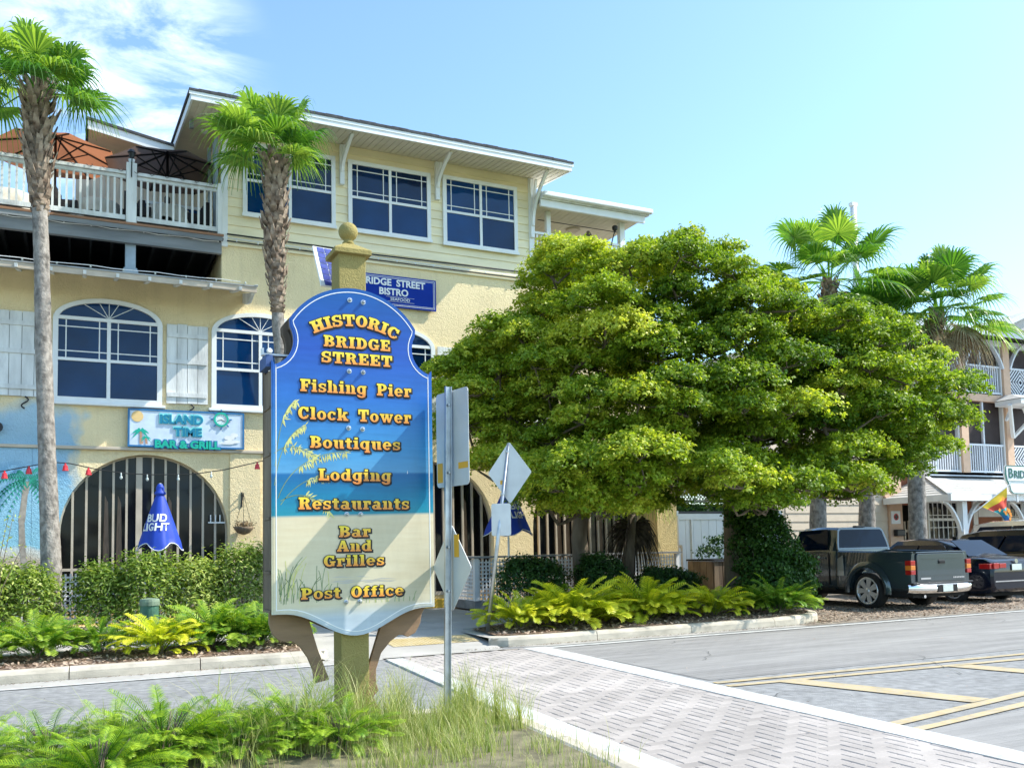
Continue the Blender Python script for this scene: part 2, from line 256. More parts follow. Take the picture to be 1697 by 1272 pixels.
# ---------------------------------------------------------------- mesh helpers
def link(name, me, m, parent=None, smooth=False):
    o = bpy.data.objects.new(name, me); col.objects.link(o)
    if m and not me.materials: me.materials.append(m)
    if parent is not None: o.parent = parent
    if smooth: me.polygons.foreach_set('use_smooth', [True]*len(me.polygons))
    return o
class MB:
    def __init__(s): s.v = []; s.f = []
    def add(s, vs, fs):
        n = len(s.v); s.v += [tuple(v) for v in vs]; s.f += [tuple(i+n for i in f) for f in fs]; return s
    def box(s, x0, x1, y0, y1, z0, z1):
        vs = [(x, y, z) for x in (x0, x1) for y in (y0, y1) for z in (z0, z1)]
        return s.add(vs, [(0,1,3,2),(4,6,7,5),(0,4,5,1),(2,3,7,6),(0,2,6,4),(1,5,7,3)])
    def obox(s, c, ax, ay, az):
        c = Vector(c); ax, ay, az = Vector(ax)/2, Vector(ay)/2, Vector(az)/2
        vs = [c+i*ax+j*ay+k*az for i in (-1,1) for j in (-1,1) for k in (-1,1)]
        return s.add(vs, [(0,1,3,2),(4,6,7,5),(0,4,5,1),(2,3,7,6),(0,2,6,4),(1,5,7,3)])
    def bar(s, a, b, w, h, upv=(0,0,1)):
        a, b = Vector(a), Vector(b); d = (b-a).normalized(); u = Vector(upv)
        sx_ = d.cross(u)
        if sx_.length < 1e-4: sx_ = d.cross(Vector((0,1,0)))
        sx_.normalize(); u = sx_.cross(d).normalized()
        return s.obox((a+b)/2, (b-a), sx_*w, u*h)
    def tube(s, pts, rads, n=8, cap=True):
        pts = [Vector(p) for p in pts]
        if not hasattr(rads, '__len__'): rads = [rads]*len(pts)
        base = len(s.v); ref = Vector((0.31, 0.17, 0.93))
        prev = None
        for i, p in enumerate(pts):
            d = (pts[min(i+1, len(pts)-1)]-pts[max(i-1, 0)]).normalized()
            if prev is None:
                q = ref if abs(d.dot(ref)) < 0.9 else Vector((1, 0, 0))
                a = d.cross(q).normalized()
            else:
                a = (prev-d*prev.dot(d)).normalized()
            prev = a; b = d.cross(a)
            for k in range(n):
                t = 2*math.pi*k/n; s.v.append(tuple(p+(a*math.cos(t)+b*math.sin(t))*rads[i]))
        for i in range(len(pts)-1):
            for k in range(n):
                k2 = (k+1) % n
                s.f.append((base+i*n+k, base+i*n+k2, base+(i+1)*n+k2, base+(i+1)*n+k))
        if cap:
            s.f.append(tuple(base+k for k in reversed(range(n)))); s.f.append(tuple(base+(len(pts)-1)*n+k for k in range(n)))
        return s
    def lathe(s, c, prof, n=16, axis='Z'):
        c = Vector(c); base = len(s.v)
        for r_, h in prof:
            for k in range(n):
                t = 2*math.pi*k/n; a, b = r_*math.cos(t), r_*math.sin(t)
                v = {'Z': (a, b, h), 'Y': (a, h, b), 'X': (h, a, b)}[axis]
                s.v.append(tuple(c+Vector(v)))
        for i in range(len(prof)-1):
            for k in range(n):
                k2 = (k+1) % n; s.f.append((base+i*n+k, base+i*n+k2, base+(i+1)*n+k2, base+(i+1)*n+k))
        s.f.append(tuple(base+k for k in range(n))); s.f.append(tuple(base+(len(prof)-1)*n+k for k in range(n)))
        return s
    def slab(s, loops, Y, th, plane='XZ', off=(0,0,0)):
        """2D loops (first outer, rest holes) extruded by th behind Y"""
        tri = tessellate_polygon([[Vector((a, b, 0)) for a, b in l] for l in loops])
        flat = [p for l in loops for p in l]; n = len(flat)
        def P(a, b, y):
            if plane == 'XZ': return (a+off[0], y+off[1], b+off[2])
            if plane == 'YZ': return (y+off[0], a+off[1], b+off[2])
            return (a+off[0], b+off[1], y+off[2])
        vs = [P(a, b, Y) for a, b in flat]+[P(a, b, Y+th) for a, b in flat]
        fs = [tuple(t_) for t_ in tri]+[tuple(i+n for i in reversed(t_)) for t_ in tri]
        k = 0
        for l in loops:
            m_ = len(l)
            for i in range(m_):
                j = (i+1) % m_; fs.append((k+i, k+j, k+j+n, k+i+n))
            k += m_
        return s.add(vs, fs)
    def build(s, name, m, parent=None, smooth=False, fix=True, world=True, bevel=0):
        me = bpy.data.meshes.new(name)
        off = Vector((0,0,0))
        if parent is not None and world:
            q = parent
            while q is not None: off += q.location; q = q.parent
        vs = [(v[0]-off.x, v[1]-off.y, v[2]-off.z) for v in s.v]
        me.from_pydata(vs, [], s.f)
        if fix:
            bm = bmesh.new(); bm.from_mesh(me); bmesh.ops.recalc_face_normals(bm, faces=bm.faces); bm.to_mesh(me); bm.free()
        o = link(name, me, m, parent, smooth)
        if bevel:
            md = o.modifiers.new('bevel', 'BEVEL'); md.width = bevel; md.segments = 2; md.limit_method = 'ANGLE'; md.angle_limit = R(40)
        return o
def thing(name, label, cat, loc=(0,0,0), group=None):
    o = bpy.data.objects.new(name, None); col.objects.link(o); o.location = loc; o.empty_display_size = 0.1
    o['label'] = label; o['category'] = cat
    if group: o['group'] = group
    return o
def clothmat(name, c, tl=0.45):
    m = mat(name, c, rough=.85, var=.1); t = m.node_tree; b = t.nodes['Principled BSDF']; out = t.nodes['Material Output']
    ts = N(t, 'ShaderNodeBsdfTranslucent'); ts.inputs['Color'].default_value = (*[min(1, x*1.5) for x in c], 1); mxs = N(t, 'ShaderNodeMixShader'); mxs.inputs['Fac'].default_value = tl
    t.links.new(b.outputs[0], mxs.inputs[1]); t.links.new(ts.outputs[0], mxs.inputs[2]); t.links.new(mxs.outputs[0], out.inputs['Surface']); return m
def tag(o, label, cat, group=None):
    o['label'] = label; o['category'] = cat
    if group: o['group'] = group
    return o
def setting(o): o['kind'] = 'structure'; return o
def stuff(o): o['kind'] = 'stuff'; return o
def leaves_mesh(name, P, Nn, size, tint, aspect=0.5, droop=0.25):
    """P (n,3) centres, Nn (n,3) normals, kite-shaped folded leaves"""
    n = len(P); rnd = np.random.normal(size=(n, 3))
    Nn = Nn/np.linalg.norm(Nn, axis=1, keepdims=True)
    a = np.cross(Nn, rnd); a /= (np.linalg.norm(a, axis=1, keepdims=True)+1e-9); b = np.cross(Nn, a)
    s = np.asarray(size).reshape(-1, 1)*np.ones((n, 1))
    v = np.empty((n, 4, 3), np.float32)
    v[:, 0] = P-a*s*0.5
    v[:, 1] = P+b*s*aspect*0.5+Nn*s*0.10
    v[:, 2] = P+a*s*0.5-Nn*s*droop*0.5
    v[:, 3] = P-b*s*aspect*0.5+Nn*s*0.10
    me = bpy.data.meshes.new(name)
    me.vertices.add(n*4); me.vertices.foreach_set('co', v.reshape(-1))
    idx = np.arange(n*4, dtype=np.int32)
    me.loops.add(n*4); me.loops.foreach_set('vertex_index', idx)
    me.polygons.add(n); me.polygons.foreach_set('loop_start', np.arange(0, n*4, 4, dtype=np.int32)); me.polygons.foreach_set('loop_total', np.full(n, 4, np.int32))
    at = me.attributes.new('tint', 'FLOAT', 'FACE'); at.data.foreach_set('value', np.asarray(tint, np.float32))
    me.update(calc_edges=True)
    return me
def blades_mesh(name, strips, tints):
    """strips: list of (points, halfwidth vectors) -> ribbons"""
    vs = []; fs = []; tn = []
    for (pts, ws), t_ in zip(strips, tints):
        n = len(vs)
        for p, w in zip(pts, ws): vs.append(tuple(p-w)); vs.append(tuple(p+w))
        for i in range(len(pts)-1): fs.append((n+2*i, n+2*i+1, n+2*i+3, n+2*i+2)); tn.append(t_)
    me = bpy.data.meshes.new(name); me.from_pydata(vs, [], fs)
    at = me.attributes.new('tint', 'FLOAT', 'FACE'); at.data.foreach_set('value', np.asarray(tn, np.float32))
    return me
def text(name, s_, x, y, z, size, m, parent=None, depth=0.006, bold=0.0, align='CENTER', face='-Y', sx_=1.0, arc=None):
    cu = bpy.data.curves.new('lettering', 'FONT'); cu.body = s_; cu.size = size; cu.align_x = align; cu.align_y = 'CENTER'
    cu.offset = bold; cu.extrude = depth/2; cu.resolution_u = 3
    ob = bpy.data.objects.new('lettering', cu)
    me = bpy.data.meshes.new_from_object(ob); bpy.data.objects.remove(ob)
    off = Vector((0,0,0)); q = parent
    while q is not None: off += q.location; q = q.parent
    for v in me.vertices:
        a, b, c = v.co.x*sx_, v.co.y, v.co.z
        v.co = Vector((x+a, y-c, z+b))-off
    me.name = name; me.materials.clear()
    return link(name, me, m, parent)
def copytree(o, parent=None):
    c = o.copy(); col.objects.link(c)
    if parent is not None: c.parent = parent
    for ch in o.children: copytree(ch, c)
    return c

# ================================================================ GROUND AND ROAD
def sheet(name, poly, z, m, parent=None, kind=True):
    b = MB(); b.add([(x, y, z) for x, y in poly], [tuple(range(len(poly)))])
    o = b.build(name, m, parent, fix=False)
    if kind: setting(o)
    return o
sheet('ground', [(-900,-900),(900,-900),(900,900),(-900,900)], -0.03, M_GROUND)
sheet('road', [(-120,-3.0),(160,-3.0),(160,12.55),(-120,12.55)], 0.0, M_ASPHALT)
sheet('brick_stamped_lane', [(6.42,8.2),(90,7.0),(90,12.2),(6.45,12.0)], 0.004, M_ROAD)
sheet('brick_stamped_lane', [(6.10,1.2),(90,1.2),(90,6.4),(8.6,5.45),(6.12,5.15)], 0.004, M_ROAD)
sheet('road_gutter', [(-60,12.13),(5.8,12.17),(5.8,12.55),(-60,12.55)], 0.004, M_CONC)
sheet('road_gutter', [(6.6,12.3),(12.0,12.36),(12.0,12.60),(5.9,12.55)], 0.005, M_CONC)
sheet('parking_area', [(11.9,12.36),(90,12.36),(90,24),(13.6,24),(13.6,14.2),(12.9,12.9),(11.9,12.66)], 0.006, M_GRAVEL)
ln = MB()
ln.add([(x, y, 0.010) for x, y in ((6.42,12.02),(90,12.35),(90,12.47),(6.42,12.15))], [(0,1,2,3)])
ln.add([(x, y, 0.010) for x, y in ((-60,11.98),(3.5,11.98),(3.5,12.11),(-60,12.11))], [(0,1,2,3)])
setting(ln.build('white_edge_line', M_WLINE, fix=False))
yl = MB()
for p in ([(6.33,8.06),(11.3,7.80),(30,6.8),(30,6.70),(11.3,7.70),(6.32,7.95)],
          [(6.31,7.82),(10.8,7.50),(30,6.2),(30,6.10),(10.8,7.39),(6.30,7.71)],
          [(6.16,5.52),(8.4,5.90),(12,6.45),(12,6.34),(8.4,5.78),(6.16,5.40)],
          [(6.44,5.30),(8.0,5.56),(12,6.10),(12,5.99),(8.0,5.44),(6.14,5.16),(6.14,5.27)],
          [(6.95,7.66),(7.30,7.64),(7.86,5.82),(7.55,5.77)],
          [(9.4,7.50),(9.75,7.48),(10.1,6.17),(9.8,6.12)],
          [(-20,8.06),(3.30,7.98),(3.30,7.87),(-20,7.95)], [(-20,7.80),(3.28,7.74),(3.28,7.63),(-20,7.69)]):
    yl.add([(x, y, 0.010) for x, y in p], [tuple(range(len(p)))])
setting(yl.build('yellow_centre_marking', M_YLINE, fix=False))
# pavement markers on the yellow lines
# crosswalk
sheet('crosswalk_bed', [(3.5,1.0),(6.0,1.0),(6.3,12.3),(3.9,12.3)], 0.004, M_JOINT)
bands = MB()
for p in ([(6.04,12.12),(6.42,12.12),(6.12,5.6),(5.92,1.0),(5.60,1.0),(5.81,5.6)], [(3.88,12.05),(4.12,12.05),(3.82,7.0),(3.52,1.0),(3.22,1.0),(3.54,7.0)]):
    n = len(p); bands.add([(x, y, 0.024) for x, y in p]+[(x, y, 0.0) for x, y in p], [tuple(range(n))]+[(i, (i+1)%n, (i+1)%n+n, i+n) for i in range(n)])
setting(bands.build('crosswalk_band', M_WLINE))
U = 0.112
def brick_me(w, h):
    b = MB(); g = 0.0022; e = 0.0085
    vs = [(g,g,0),(w-g,g,0),(w-g,h-g,0),(g,h-g,0),(g,g,.006),(w-g,g,.006),(w-g,h-g,.006),(g,h-g,.006),(e,e,.012),(w-e,e,.012),(w-e,h-e,.012),(e,h-e,.012)]
    return vs, [(0,1,5,4),(1,2,6,5),(2,3,7,6),(3,0,4,7),(4,5,9,8),(5,6,10,9),(6,7,11,10),(7,4,8,11),(8,9,10,11)]
BV = {0: brick_me(2*U, U), 1: brick_me(U, 2*U)}
BME = {}
for k, (vs, fs) in BV.items():
    me = bpy.data.meshes.new('brick'); me.from_pydata(vs, [], fs); me.materials.append(M_BRICK); BME[k] = me
cw = setting(sheet('crosswalk', [(3.6,1.2),(5.9,1.2),(6.2,12.2),(3.95,12.2)], 0.0045, M_JOINT))
spots = []
for i in range(-3, 26):
    for j in range(0, 98):
        t = (i-j) % 4
        if t not in (0, 3): continue
        x, y = 3.5+i*U, 1.3+j*U
        sh = (y-7)*0.055
        x0_, x1_ = 3.60+sh, 5.80+sh*0.8+0.02
        w = 2*U if t == 0 else U
        if x < x0_ or x+w > x1_+0.30: continue
        if y > 12.0: continue
        spots.append((x, y, 0 if t == 0 else 1))
inview = [s_ for s_ in spots if s_[1] > 4.9]
inview.sort(key=lambda s_: s_[0]**2+s_[1]**2)
near = set(inview[:300]); rest = MB()
for s_ in spots:
    dz = 0.005+random.uniform(-.0015, .0015)
    if s_ in near:
        o = bpy.data.objects.new('brick', BME[s_[2]]); col.objects.link(o); o.parent = cw; o.location = (s_[0], s_[1], dz)
        o.rotation_euler = (random.uniform(-.004,.004), random.uniform(-.004,.004), random.uniform(-.006,.006))
    else:
        vs, fs = BV[s_[2]]; rest.add([(a+s_[0], b+s_[1], c+dz) for a, b, c in vs], fs)
stuff(rest.build('brick_field', M_BRICK, cw))

# kerbs
def kerb(name, pts, joints=1.6):
    """pts: front line of the kerb, soil on its left-hand side"""
    root = None
    P_ = [Vector((x, y, 0)) for x, y in pts]
    root = MB(); objs = []
    prof = [(0.0,-0.05),(0.012,0.10),(0.035,0.140),(0.07,0.152),(0.17,0.153),(0.19,0.14),(0.19,-0.05)]
    # resample
    L = [0]; 
    for a, b in zip(P_, P_[1:]): L.append(L[-1]+(b-a).length)
    def at(s_):
        for i in range(len(P_)-1):
            if s_ <= L[i+1] or i == len(P_)-2:
                u = (s_-L[i])/max(1e-6, L[i+1]-L[i]); return P_[i].lerp(P_[i+1], u)
    base = sheet(name, [(pts[0][0], pts[0][1]+0.05), (pts[0][0]+0.02, pts[0][1]+0.05), (pts[0][0]+0.02, pts[0][1]+0.1)], -0.02, M_CURB)
    s0 = 0
    while s0 < L[-1]-0.05:
        s1 = min(L[-1], s0+joints); m_ = MB(); k = 6; ring = []
        for i in range(k+1):
            s_ = s0+0.006+(s1-s0-0.012)*i/k; p = at(s_); d = (at(min(L[-1], s_+0.05))-at(max(0, s_-0.05))).normalized(); nn = Vector((-d.y, d.x, 0))
            ring.append([(p+nn*a+Vector((0,0,h))) for a, h in prof])
        n = len(prof)
        for r_ in ring: m_.v += [tuple(v) for v in r_]
        for i in range(k):
            for q in range(n-1): m_.f.append((i*n+q, i*n+q+1, (i+1)*n+q+1, (i+1)*n+q))
        m_.f.append(tuple(range(n))); m_.f.append(tuple(k*n+q for q in reversed(range(n))))
        m_.build('kerb_stone', M_CURB, base)
        s0 = s1
    return base
kerb('kerb', [(-14,12.62),(-1,12.60),(1.5,12.52),(2.6,12.45),(3.0,12.5),(3.25,12.72)], 1.55)
kerb('kerb', [(5.75,12.75),(6.0,12.58),(6.6,12.52),(8.7,12.56),(11.2,12.60),(12.0,12.72),(12.7,12.98),(13.2,13.4),(13.5,13.95),(13.62,14.6),(13.62,15.6)], 1.9)
# dark leaf litter in the gutter
lit = MB()
for k in range(900):
    x = random.choice([random.uniform(-2.5,3.2), random.uniform(5.2,12.2), random.uniform(6.5,12.2)]); y = 12.50-abs(random.gauss(0,.05))
    if x > 11: y += 0.1*(x-11)
    s_ = random.uniform(.008,.022); a = random.uniform(0,3.1)
    c_, n_ = math.cos(a)*s_, math.sin(a)*s_; z = 0.013+random.random()*.006
    lit.add([(x-c_,y-n_,z),(x+n_*.5,y-c_*.5,z+.004),(x+c_,y+n_,z),(x-n_*.5,y+c_*.5,z+.004)], [(0,1,2,3)])
stuff(lit.build('gutter_leaf_litter', M_MULCH, fix=False)); bpy.data.objects['gutter_leaf_litter']['label'] = 'dark fallen leaves along the foot of the kerb'
# ramp, pad, pavement
sheet('sidewalk_edge', [(5.80,12.66),(6.12,12.74),(6.22,14.6),(5.85,14.6)], 0.128, M_CONC)
sheet('sidewalk_edge', [(2.90,12.64),(3.2,12.64),(3.1,14.6),(2.9,14.6)], 0.128, M_CONC)
ck_ = MB(); rc = random.Random(21)
for (x, y, a, n) in ((7.4,9.6,.2,26),(9.8,11.2,2.9,22),(13,9.0,.1,40),(6.9,6.6,1.1,16),(9.0,7.0,.4,18),(1.2,10.2,.1,26),(.2,9.0,2.8,24),(15,10.8,.3,30),(2.4,11.2,1.2,12),(12,6.9,.2,20)):
    p = Vector((x, y, .0135)); ww = .006
    for k in range(n):
        a += rc.gauss(0,.35); d = Vector((math.cos(a), math.sin(a), 0))*rc.uniform(.05,.16); s_ = Vector((-d.y, d.x, 0)).normalized()*ww*rc.uniform(.4,1.2)
        ck_.add([p-s_, p+s_, p+d+s_*.6, p+d-s_*.6], [(0,1,2,3)]); p = p+d
cko = stuff(ck_.build('road_cracks', mat('tar_filled_crack', (0.09,0.088,0.085), rough=.9), fix=False)); cko['label'] = 'fine dark cracks wandering over the roadway'
rl_ = MB()
for k in range(260):
    x = rc.uniform(-2, 22); y = rc.choice([rc.uniform(7.2,12), rc.uniform(10.8,12.3), rc.uniform(5,8)]); s_ = rc.uniform(.008,.026); a = rc.uniform(0,6)
    u = Vector((math.cos(a), math.sin(a), rc.uniform(-.3,.3)))*s_; w = Vector((-math.sin(a), math.cos(a), rc.uniform(-.3,.3)))*s_*.5; p = Vector((x,y,.032)); rl_.add([p-u,p-w,p+u,p+w], [(0,1,2,3)])
rlo = stuff(rl_.build('blown_leaves', M_CHIP, fix=False)); rlo['label'] = 'a few small dry leaves blown across the road and crosswalk'
rm = MB(); rm.add([(3.15,12.5,.012),(5.85,12.5,.012),(6.0,14.4,.15),(3.0,14.4,.15),(3.15,12.4,-.02),(5.85,12.4,-.02)], [(0,1,2,3),(4,5,1,0)])
setting(rm.build('kerb_ramp', M_CONC, fix=False))
def rampz(y): return 0.012+(y-12.5)*0.138/1.9
pd = MB(); pd.add([(4.35,13.12,rampz(13.12)+.006),(5.78,13.12,rampz(13.12)+.006),(5.82,13.78,rampz(13.78)+.006),(4.35,13.78,rampz(13.78)+.006)], [(0,1,2,3)])
pad = setting(pd.build('tactile_warning_pad', mat('faded_yellow_tactile', (0.56,0.42,0.17), rough=0.8, var=0.2, c2=(0.55,0.46,0.28)), fix=False))
dm = MB()
for i in range(24):
    for j in range(11):
        x, y = 4.38+i*.06, 13.15+j*.06; z = rampz(y)+.006
        dm.add([(x-.016,y-.016,z),(x+.016,y-.016,z),(x+.016,y+.016,z),(x-.016,y+.016,z),(x-.008,y-.008,z+.008),(x+.008,y-.008,z+.008),(x+.008,y+.008,z+.008),(x-.008,y+.008,z+.008)], [(0,1,5,4),(1,2,6,5),(2,3,7,6),(3,0,4,7),(4,5,6,7)])
stuff(dm.build('pad_domes', pad.data.materials[0], pad))
side = sheet('sidewalk', [(-14,14.55),(14,14.55),(14,24),(-14,24)], 0.10, M_JOINT)
sl = MB(); g = .008
sl.box(g,1.5-g,g,1.3-g,-.08,0); sme = None
def slab_at(x0, x1, y0, y1):
    b = MB(); z = .15+random.uniform(-.002,.002); g = .007
    b.v += [(x0+g,y0+g,.09),(x1-g,y0+g,.09),(x1-g,y1-g,.09),(x0+g,y1-g,.09),(x0+g,y0+g,z-.006),(x1-g,y0+g,z-.006),(x1-g,y1-g,z-.006),(x0+g,y1-g,z-.006),(x0+2*g,y0+2*g,z),(x1-2*g,y0+2*g,z),(x1-2*g,y1-2*g,z),(x0+2*g,y1-2*g,z)]
    b.f += [(0,1,5,4),(1,2,6,5),(2,3,7,6),(3,0,4,7),(4,5,9,8),(5,6,10,9),(6,7,11,10),(7,4,8,11),(8,9,10,11)]
    return b.build('paving_slab', M_CONC, side, fix=False)
for i in range(-6, 2):
    for j in range(3): slab_at(i*1.5, (i+1)*1.5, 14.6+j*1.2, 14.6+(j+1)*1.2)
for i in range(4):
    for j in range(5): slab_at(3.0+i*1.5 if i < 3 else 7.5, min(4.5+i*1.5, 7.8) if i else 4.5, 14.42+j*1.25, 14.42+(j+1)*1.25)
def bed(name, poly, z, m, n, chip, seed):
    o = sheet(name, poly, z, m); rr = random.Random(seed); b = MB()
    xs = [p[0] for p in poly]; ys = [p[1] for p in poly]
    k = 0
    while k < n:
        x, y = rr.uniform(min(xs), max(xs)), rr.uniform(min(ys), max(ys))
        c = False; q = len(poly)
        for i in range(q):
            (xa, ya), (xb, yb) = poly[i], poly[(i+1) % q]
            if (ya > y) != (yb > y) and x < (xb-xa)*(y-ya)/(yb-ya)+xa: c = not c
        if not c: continue
        k += 1; s_ = rr.uniform(.012, .038); a = rr.uniform(0, 3.14); t_ = rr.uniform(-.6,.6)
        u = Vector((math.cos(a), math.sin(a), t_)).normalized()*s_; w = Vector((-math.sin(a), math.cos(a), rr.uniform(-.8,.8))).normalized()*s_*rr.uniform(.3,.6)
        p = Vector((x, y, z+.008+rr.random()*.02))
        b.add([p-u-w, p+u-w, p+u+w, p-u+w], [(0,1,2,3)])
    l = b.build(chip, M_CHIP, fix=False); stuff(l); l['label'] = 'loose pale chips and dry leaves scattered over the ' + name.replace('_', ' ')
    return o
bed('left_mulch_bed', [(-14,12.78),(-1,12.76),(1.5,12.70),(2.7,12.65),(3.05,12.9),(3.1,14.6),(-14,14.6)], 0.135, M_MULCH, 5200, 'mulch_chips', 1)
bed('right_mulch_bed', [(5.95,12.85),(6.6,12.70),(11.2,12.78),(12.4,13.0),(13.1,13.6),(13.45,14.6),(13.6,21),(8.2,21),(7.9,15.4),(6.1,14.2)], 0.155, M_MULCH, 6500, 'mulch_chips', 2)
b = MB(); rr = random.Random(9)
for k in range(9000):
    x, y = rr.uniform(12.2, 26), 12.5+abs(rr.gauss(0, 1.9)); s_ = rr.uniform(.010,.028); a = rr.uniform(0,3.1); u = Vector((math.cos(a), math.sin(a), rr.uniform(-.5,.5)))*s_; w = Vector((-math.sin(a), math.cos(a), rr.uniform(-.5,.5)))*s_*.5
    if x < 13.7 and y > 12.9 + (x-12.2)*.8: continue
    p = Vector((x, y, .02+rr.random()*.01)); b.add([p-u-w, p+u-w, p+u+w, p-u+w], [(0,1,2,3)])
l = stuff(b.build('fallen_leaves', M_CHIP, fix=False)); l['label'] = 'dry leaves and bark scraps on the parking ground behind the truck'
# near island where the big sign stands
isl = MB()
ip = [(-30,3.2),(2.6,3.2),(3.05,3.6),(3.2,5.2),(3.28,6.6),(3.2,7.2),(2.9,7.42),(1.6,7.5),(-30,7.55)]
n = len(ip); isl.add([(x,y,.14) for x,y in ip]+[(x,y,-.02) for x,y in ip], [tuple(range(n))]+[(i,(i+1)%n,(i+1)%n+n,i+n) for i in range(n)])
setting(isl.build('sign_island_ground', M_SAND))
kerb('kerb', [(2.6,3.10),(3.13,3.55),(3.30,5.2),(3.38,6.6),(3.30,7.27),(2.95,7.51),(1.6,7.59),(-12,7.64)], 1.5)

# ================================================================ RESTAURANT BUILDING
FYB = 20.0
bld = thing('restaurant_building', 'cream three-storey restaurant building with arched shopfront, shutters, upper siding box and open deck', 'building', (5, 20, 0.1))
def archpts(cx, cz, rx, rz, a0=0, a1=180, n=28): return [(cx+rx*math.cos(R(a0+(a1-a0)*i/n)), cz+rz*math.sin(R(a0+(a1-a0)*i/n))) for i in range(n+1)]
ARCH = [(1.32, 1.63), (7.60, 1.63), (11.94, 1.63)]
def archhole(cx, r_): return [(cx+r_, 0.12), *archpts(cx, 1.96, r_, r_), (cx-r_, 0.12)]
w = MB()
outer = [(-9, 0), (14.14, 0), (14.14, 8.28), (2.8, 8.28), (2.8, 7.30), (-9, 7.30)]
w.slab([outer]+[archhole(c, r_) for c, r_ in ARCH], FYB, 0.30)
wall = w.build('wall', M_WALL, bld)
MB().box(-9, 14.1, 29.8, 30, 0, 8.2).build('rear_wall', M_WALL, bld)
MB().box(13.84, 14.14, 20.31, 29.8, 0, 8.28).build('side_wall', M_WALL, bld)
MB().box(2.81, 3.1, 20.31, 29.7, 7.3, 8.28).build('side_wall', M_WALL, bld)
MB().box(-9, 13.8, 20.31, 29.7, 0.02, 0.11).build('floor', M_CONC, bld)
MB().box(-9, 13.8, 20.32, 29.7, 3.75, 3.9).build('ceiling', M_DARKWOOD, bld)
MB().box(-9, 13.8, 23.5, 23.6, 0.11, 3.74).build('inner_wall', mat('dim_interior', (0.05,0.045,0.04), var=0.4, scale=1), bld)
# raised stucco bands round the arches (pilasters proud of the arch panels)
for x0, x1 in ((2.98, 3.62), (-0.78, -0.60)):
    MB().box(x0, x1, FYB-0.05, FYB-0.001, 0.1, 3.66).build('pilaster', M_WALL, bld)
MB().box(-9, -0.785, FYB-0.05, FYB-0.001, 0.1, 3.66).build('pilaster', M_WALL, bld)
lg = MB(); lg.box(-9, 3.75, FYB-0.09, FYB-0.001, 3.665, 3.73); lg.build('ledge', M_MULL, bld, bevel=.01)
pp = MB(); pp.box(13.58, 14.20, 19.3, 19.98, 0.1, 3.6); pp.build('corner_pillar', M_PILLAR, bld)
# arch glazing
for cx, r_ in ARCH:
    n = 13
    g = MB(); g.slab([archhole(cx, r_-0.001), archhole(cx, r_-.035)], FYB+0.19, 0.06); go = g.build('arch_window', M_MULL, bld)
    for i in range(n):
        xa, xb = cx-r_+.036+(2*r_-.072)*i/n, cx-r_+.036+(2*r_-.072)*(i+1)/n
        q = [(xa, .5), (xb, .5)]+[(xb+(xa-xb)*k/4, 1.96+math.sqrt(max(0, (r_-.03)**2-(xb+(xa-xb)*k/4-cx)**2))) for k in range(5)]
        g = MB(); g.slab([q], FYB+.222+.001*(i%3), .01); g.build('pane', M_DARKGLASS, go)
        if i in (3, 4, 8) or (cx > 5 and i == 10):
            qq = [(xa+(xb-xa)*.12, .5), (xb-(xb-xa)*.25, .5), (xb-(xb-xa)*.45, 2.6), (xa+(xb-xa)*.3, 2.75)]
            g = MB(); g.slab([qq], FYB+.2165, .004); g.build('curtain', mat('tan_curtain', (0.16,0.11,0.075), var=.3, scale=6, stretch=(8,1,1)), go)
    for i in range(1, n):
        x = cx-r_+2*r_*i/n
        top = 1.96+math.sqrt(max(0, r_*r_-(x-cx)**2))-0.01
        ww = 0.022 if i != 6 else 0.022
        MB().box(x-ww, x+ww, FYB+0.15, FYB+0.215, 0.5, top).build('mullion', M_MULL, go)
    MB().box(cx-0.20, cx-0.08, FYB+0.12, FYB+0.214, 0.5, 3.56).build('centre_post', M_MULL, go)
    MB().box(cx-r_, cx+r_, FYB+0.10, FYB+0.216, 0.42, 0.50).build('sill_rail', M_MULL, go)
    MB().slab([archhole(cx, r_-0.003)[:0]+[(cx-r_+.01, .12), (cx+r_-.01, .12), (cx+r_-.01, .42), (cx-r_+.01, .42)]], FYB+0.11, 0.1).build('base_panel', M_PILLAR, go)
# things seen through the glass
for cx in (1.32, 7.6, 11.94):
    for dx, wd in ((-1.1, .32), (.35, .28)):
        cu = MB(); k = 8
        for q in range(k):
            x = cx+dx+wd*q/k; cu.add([(x, FYB+.30+.05*(q%2), .5), (x+wd/k, FYB+.30+.05*((q+1)%2), .5), (x+wd/k, FYB+.30+.05*((q+1)%2), 2.9), (x, FYB+.30+.05*(q%2), 2.9)], [(0,1,2,3)])
        cu.build('curtain', mat('tan_curtain', (0.20,0.13,0.08)), bld, fix=False)

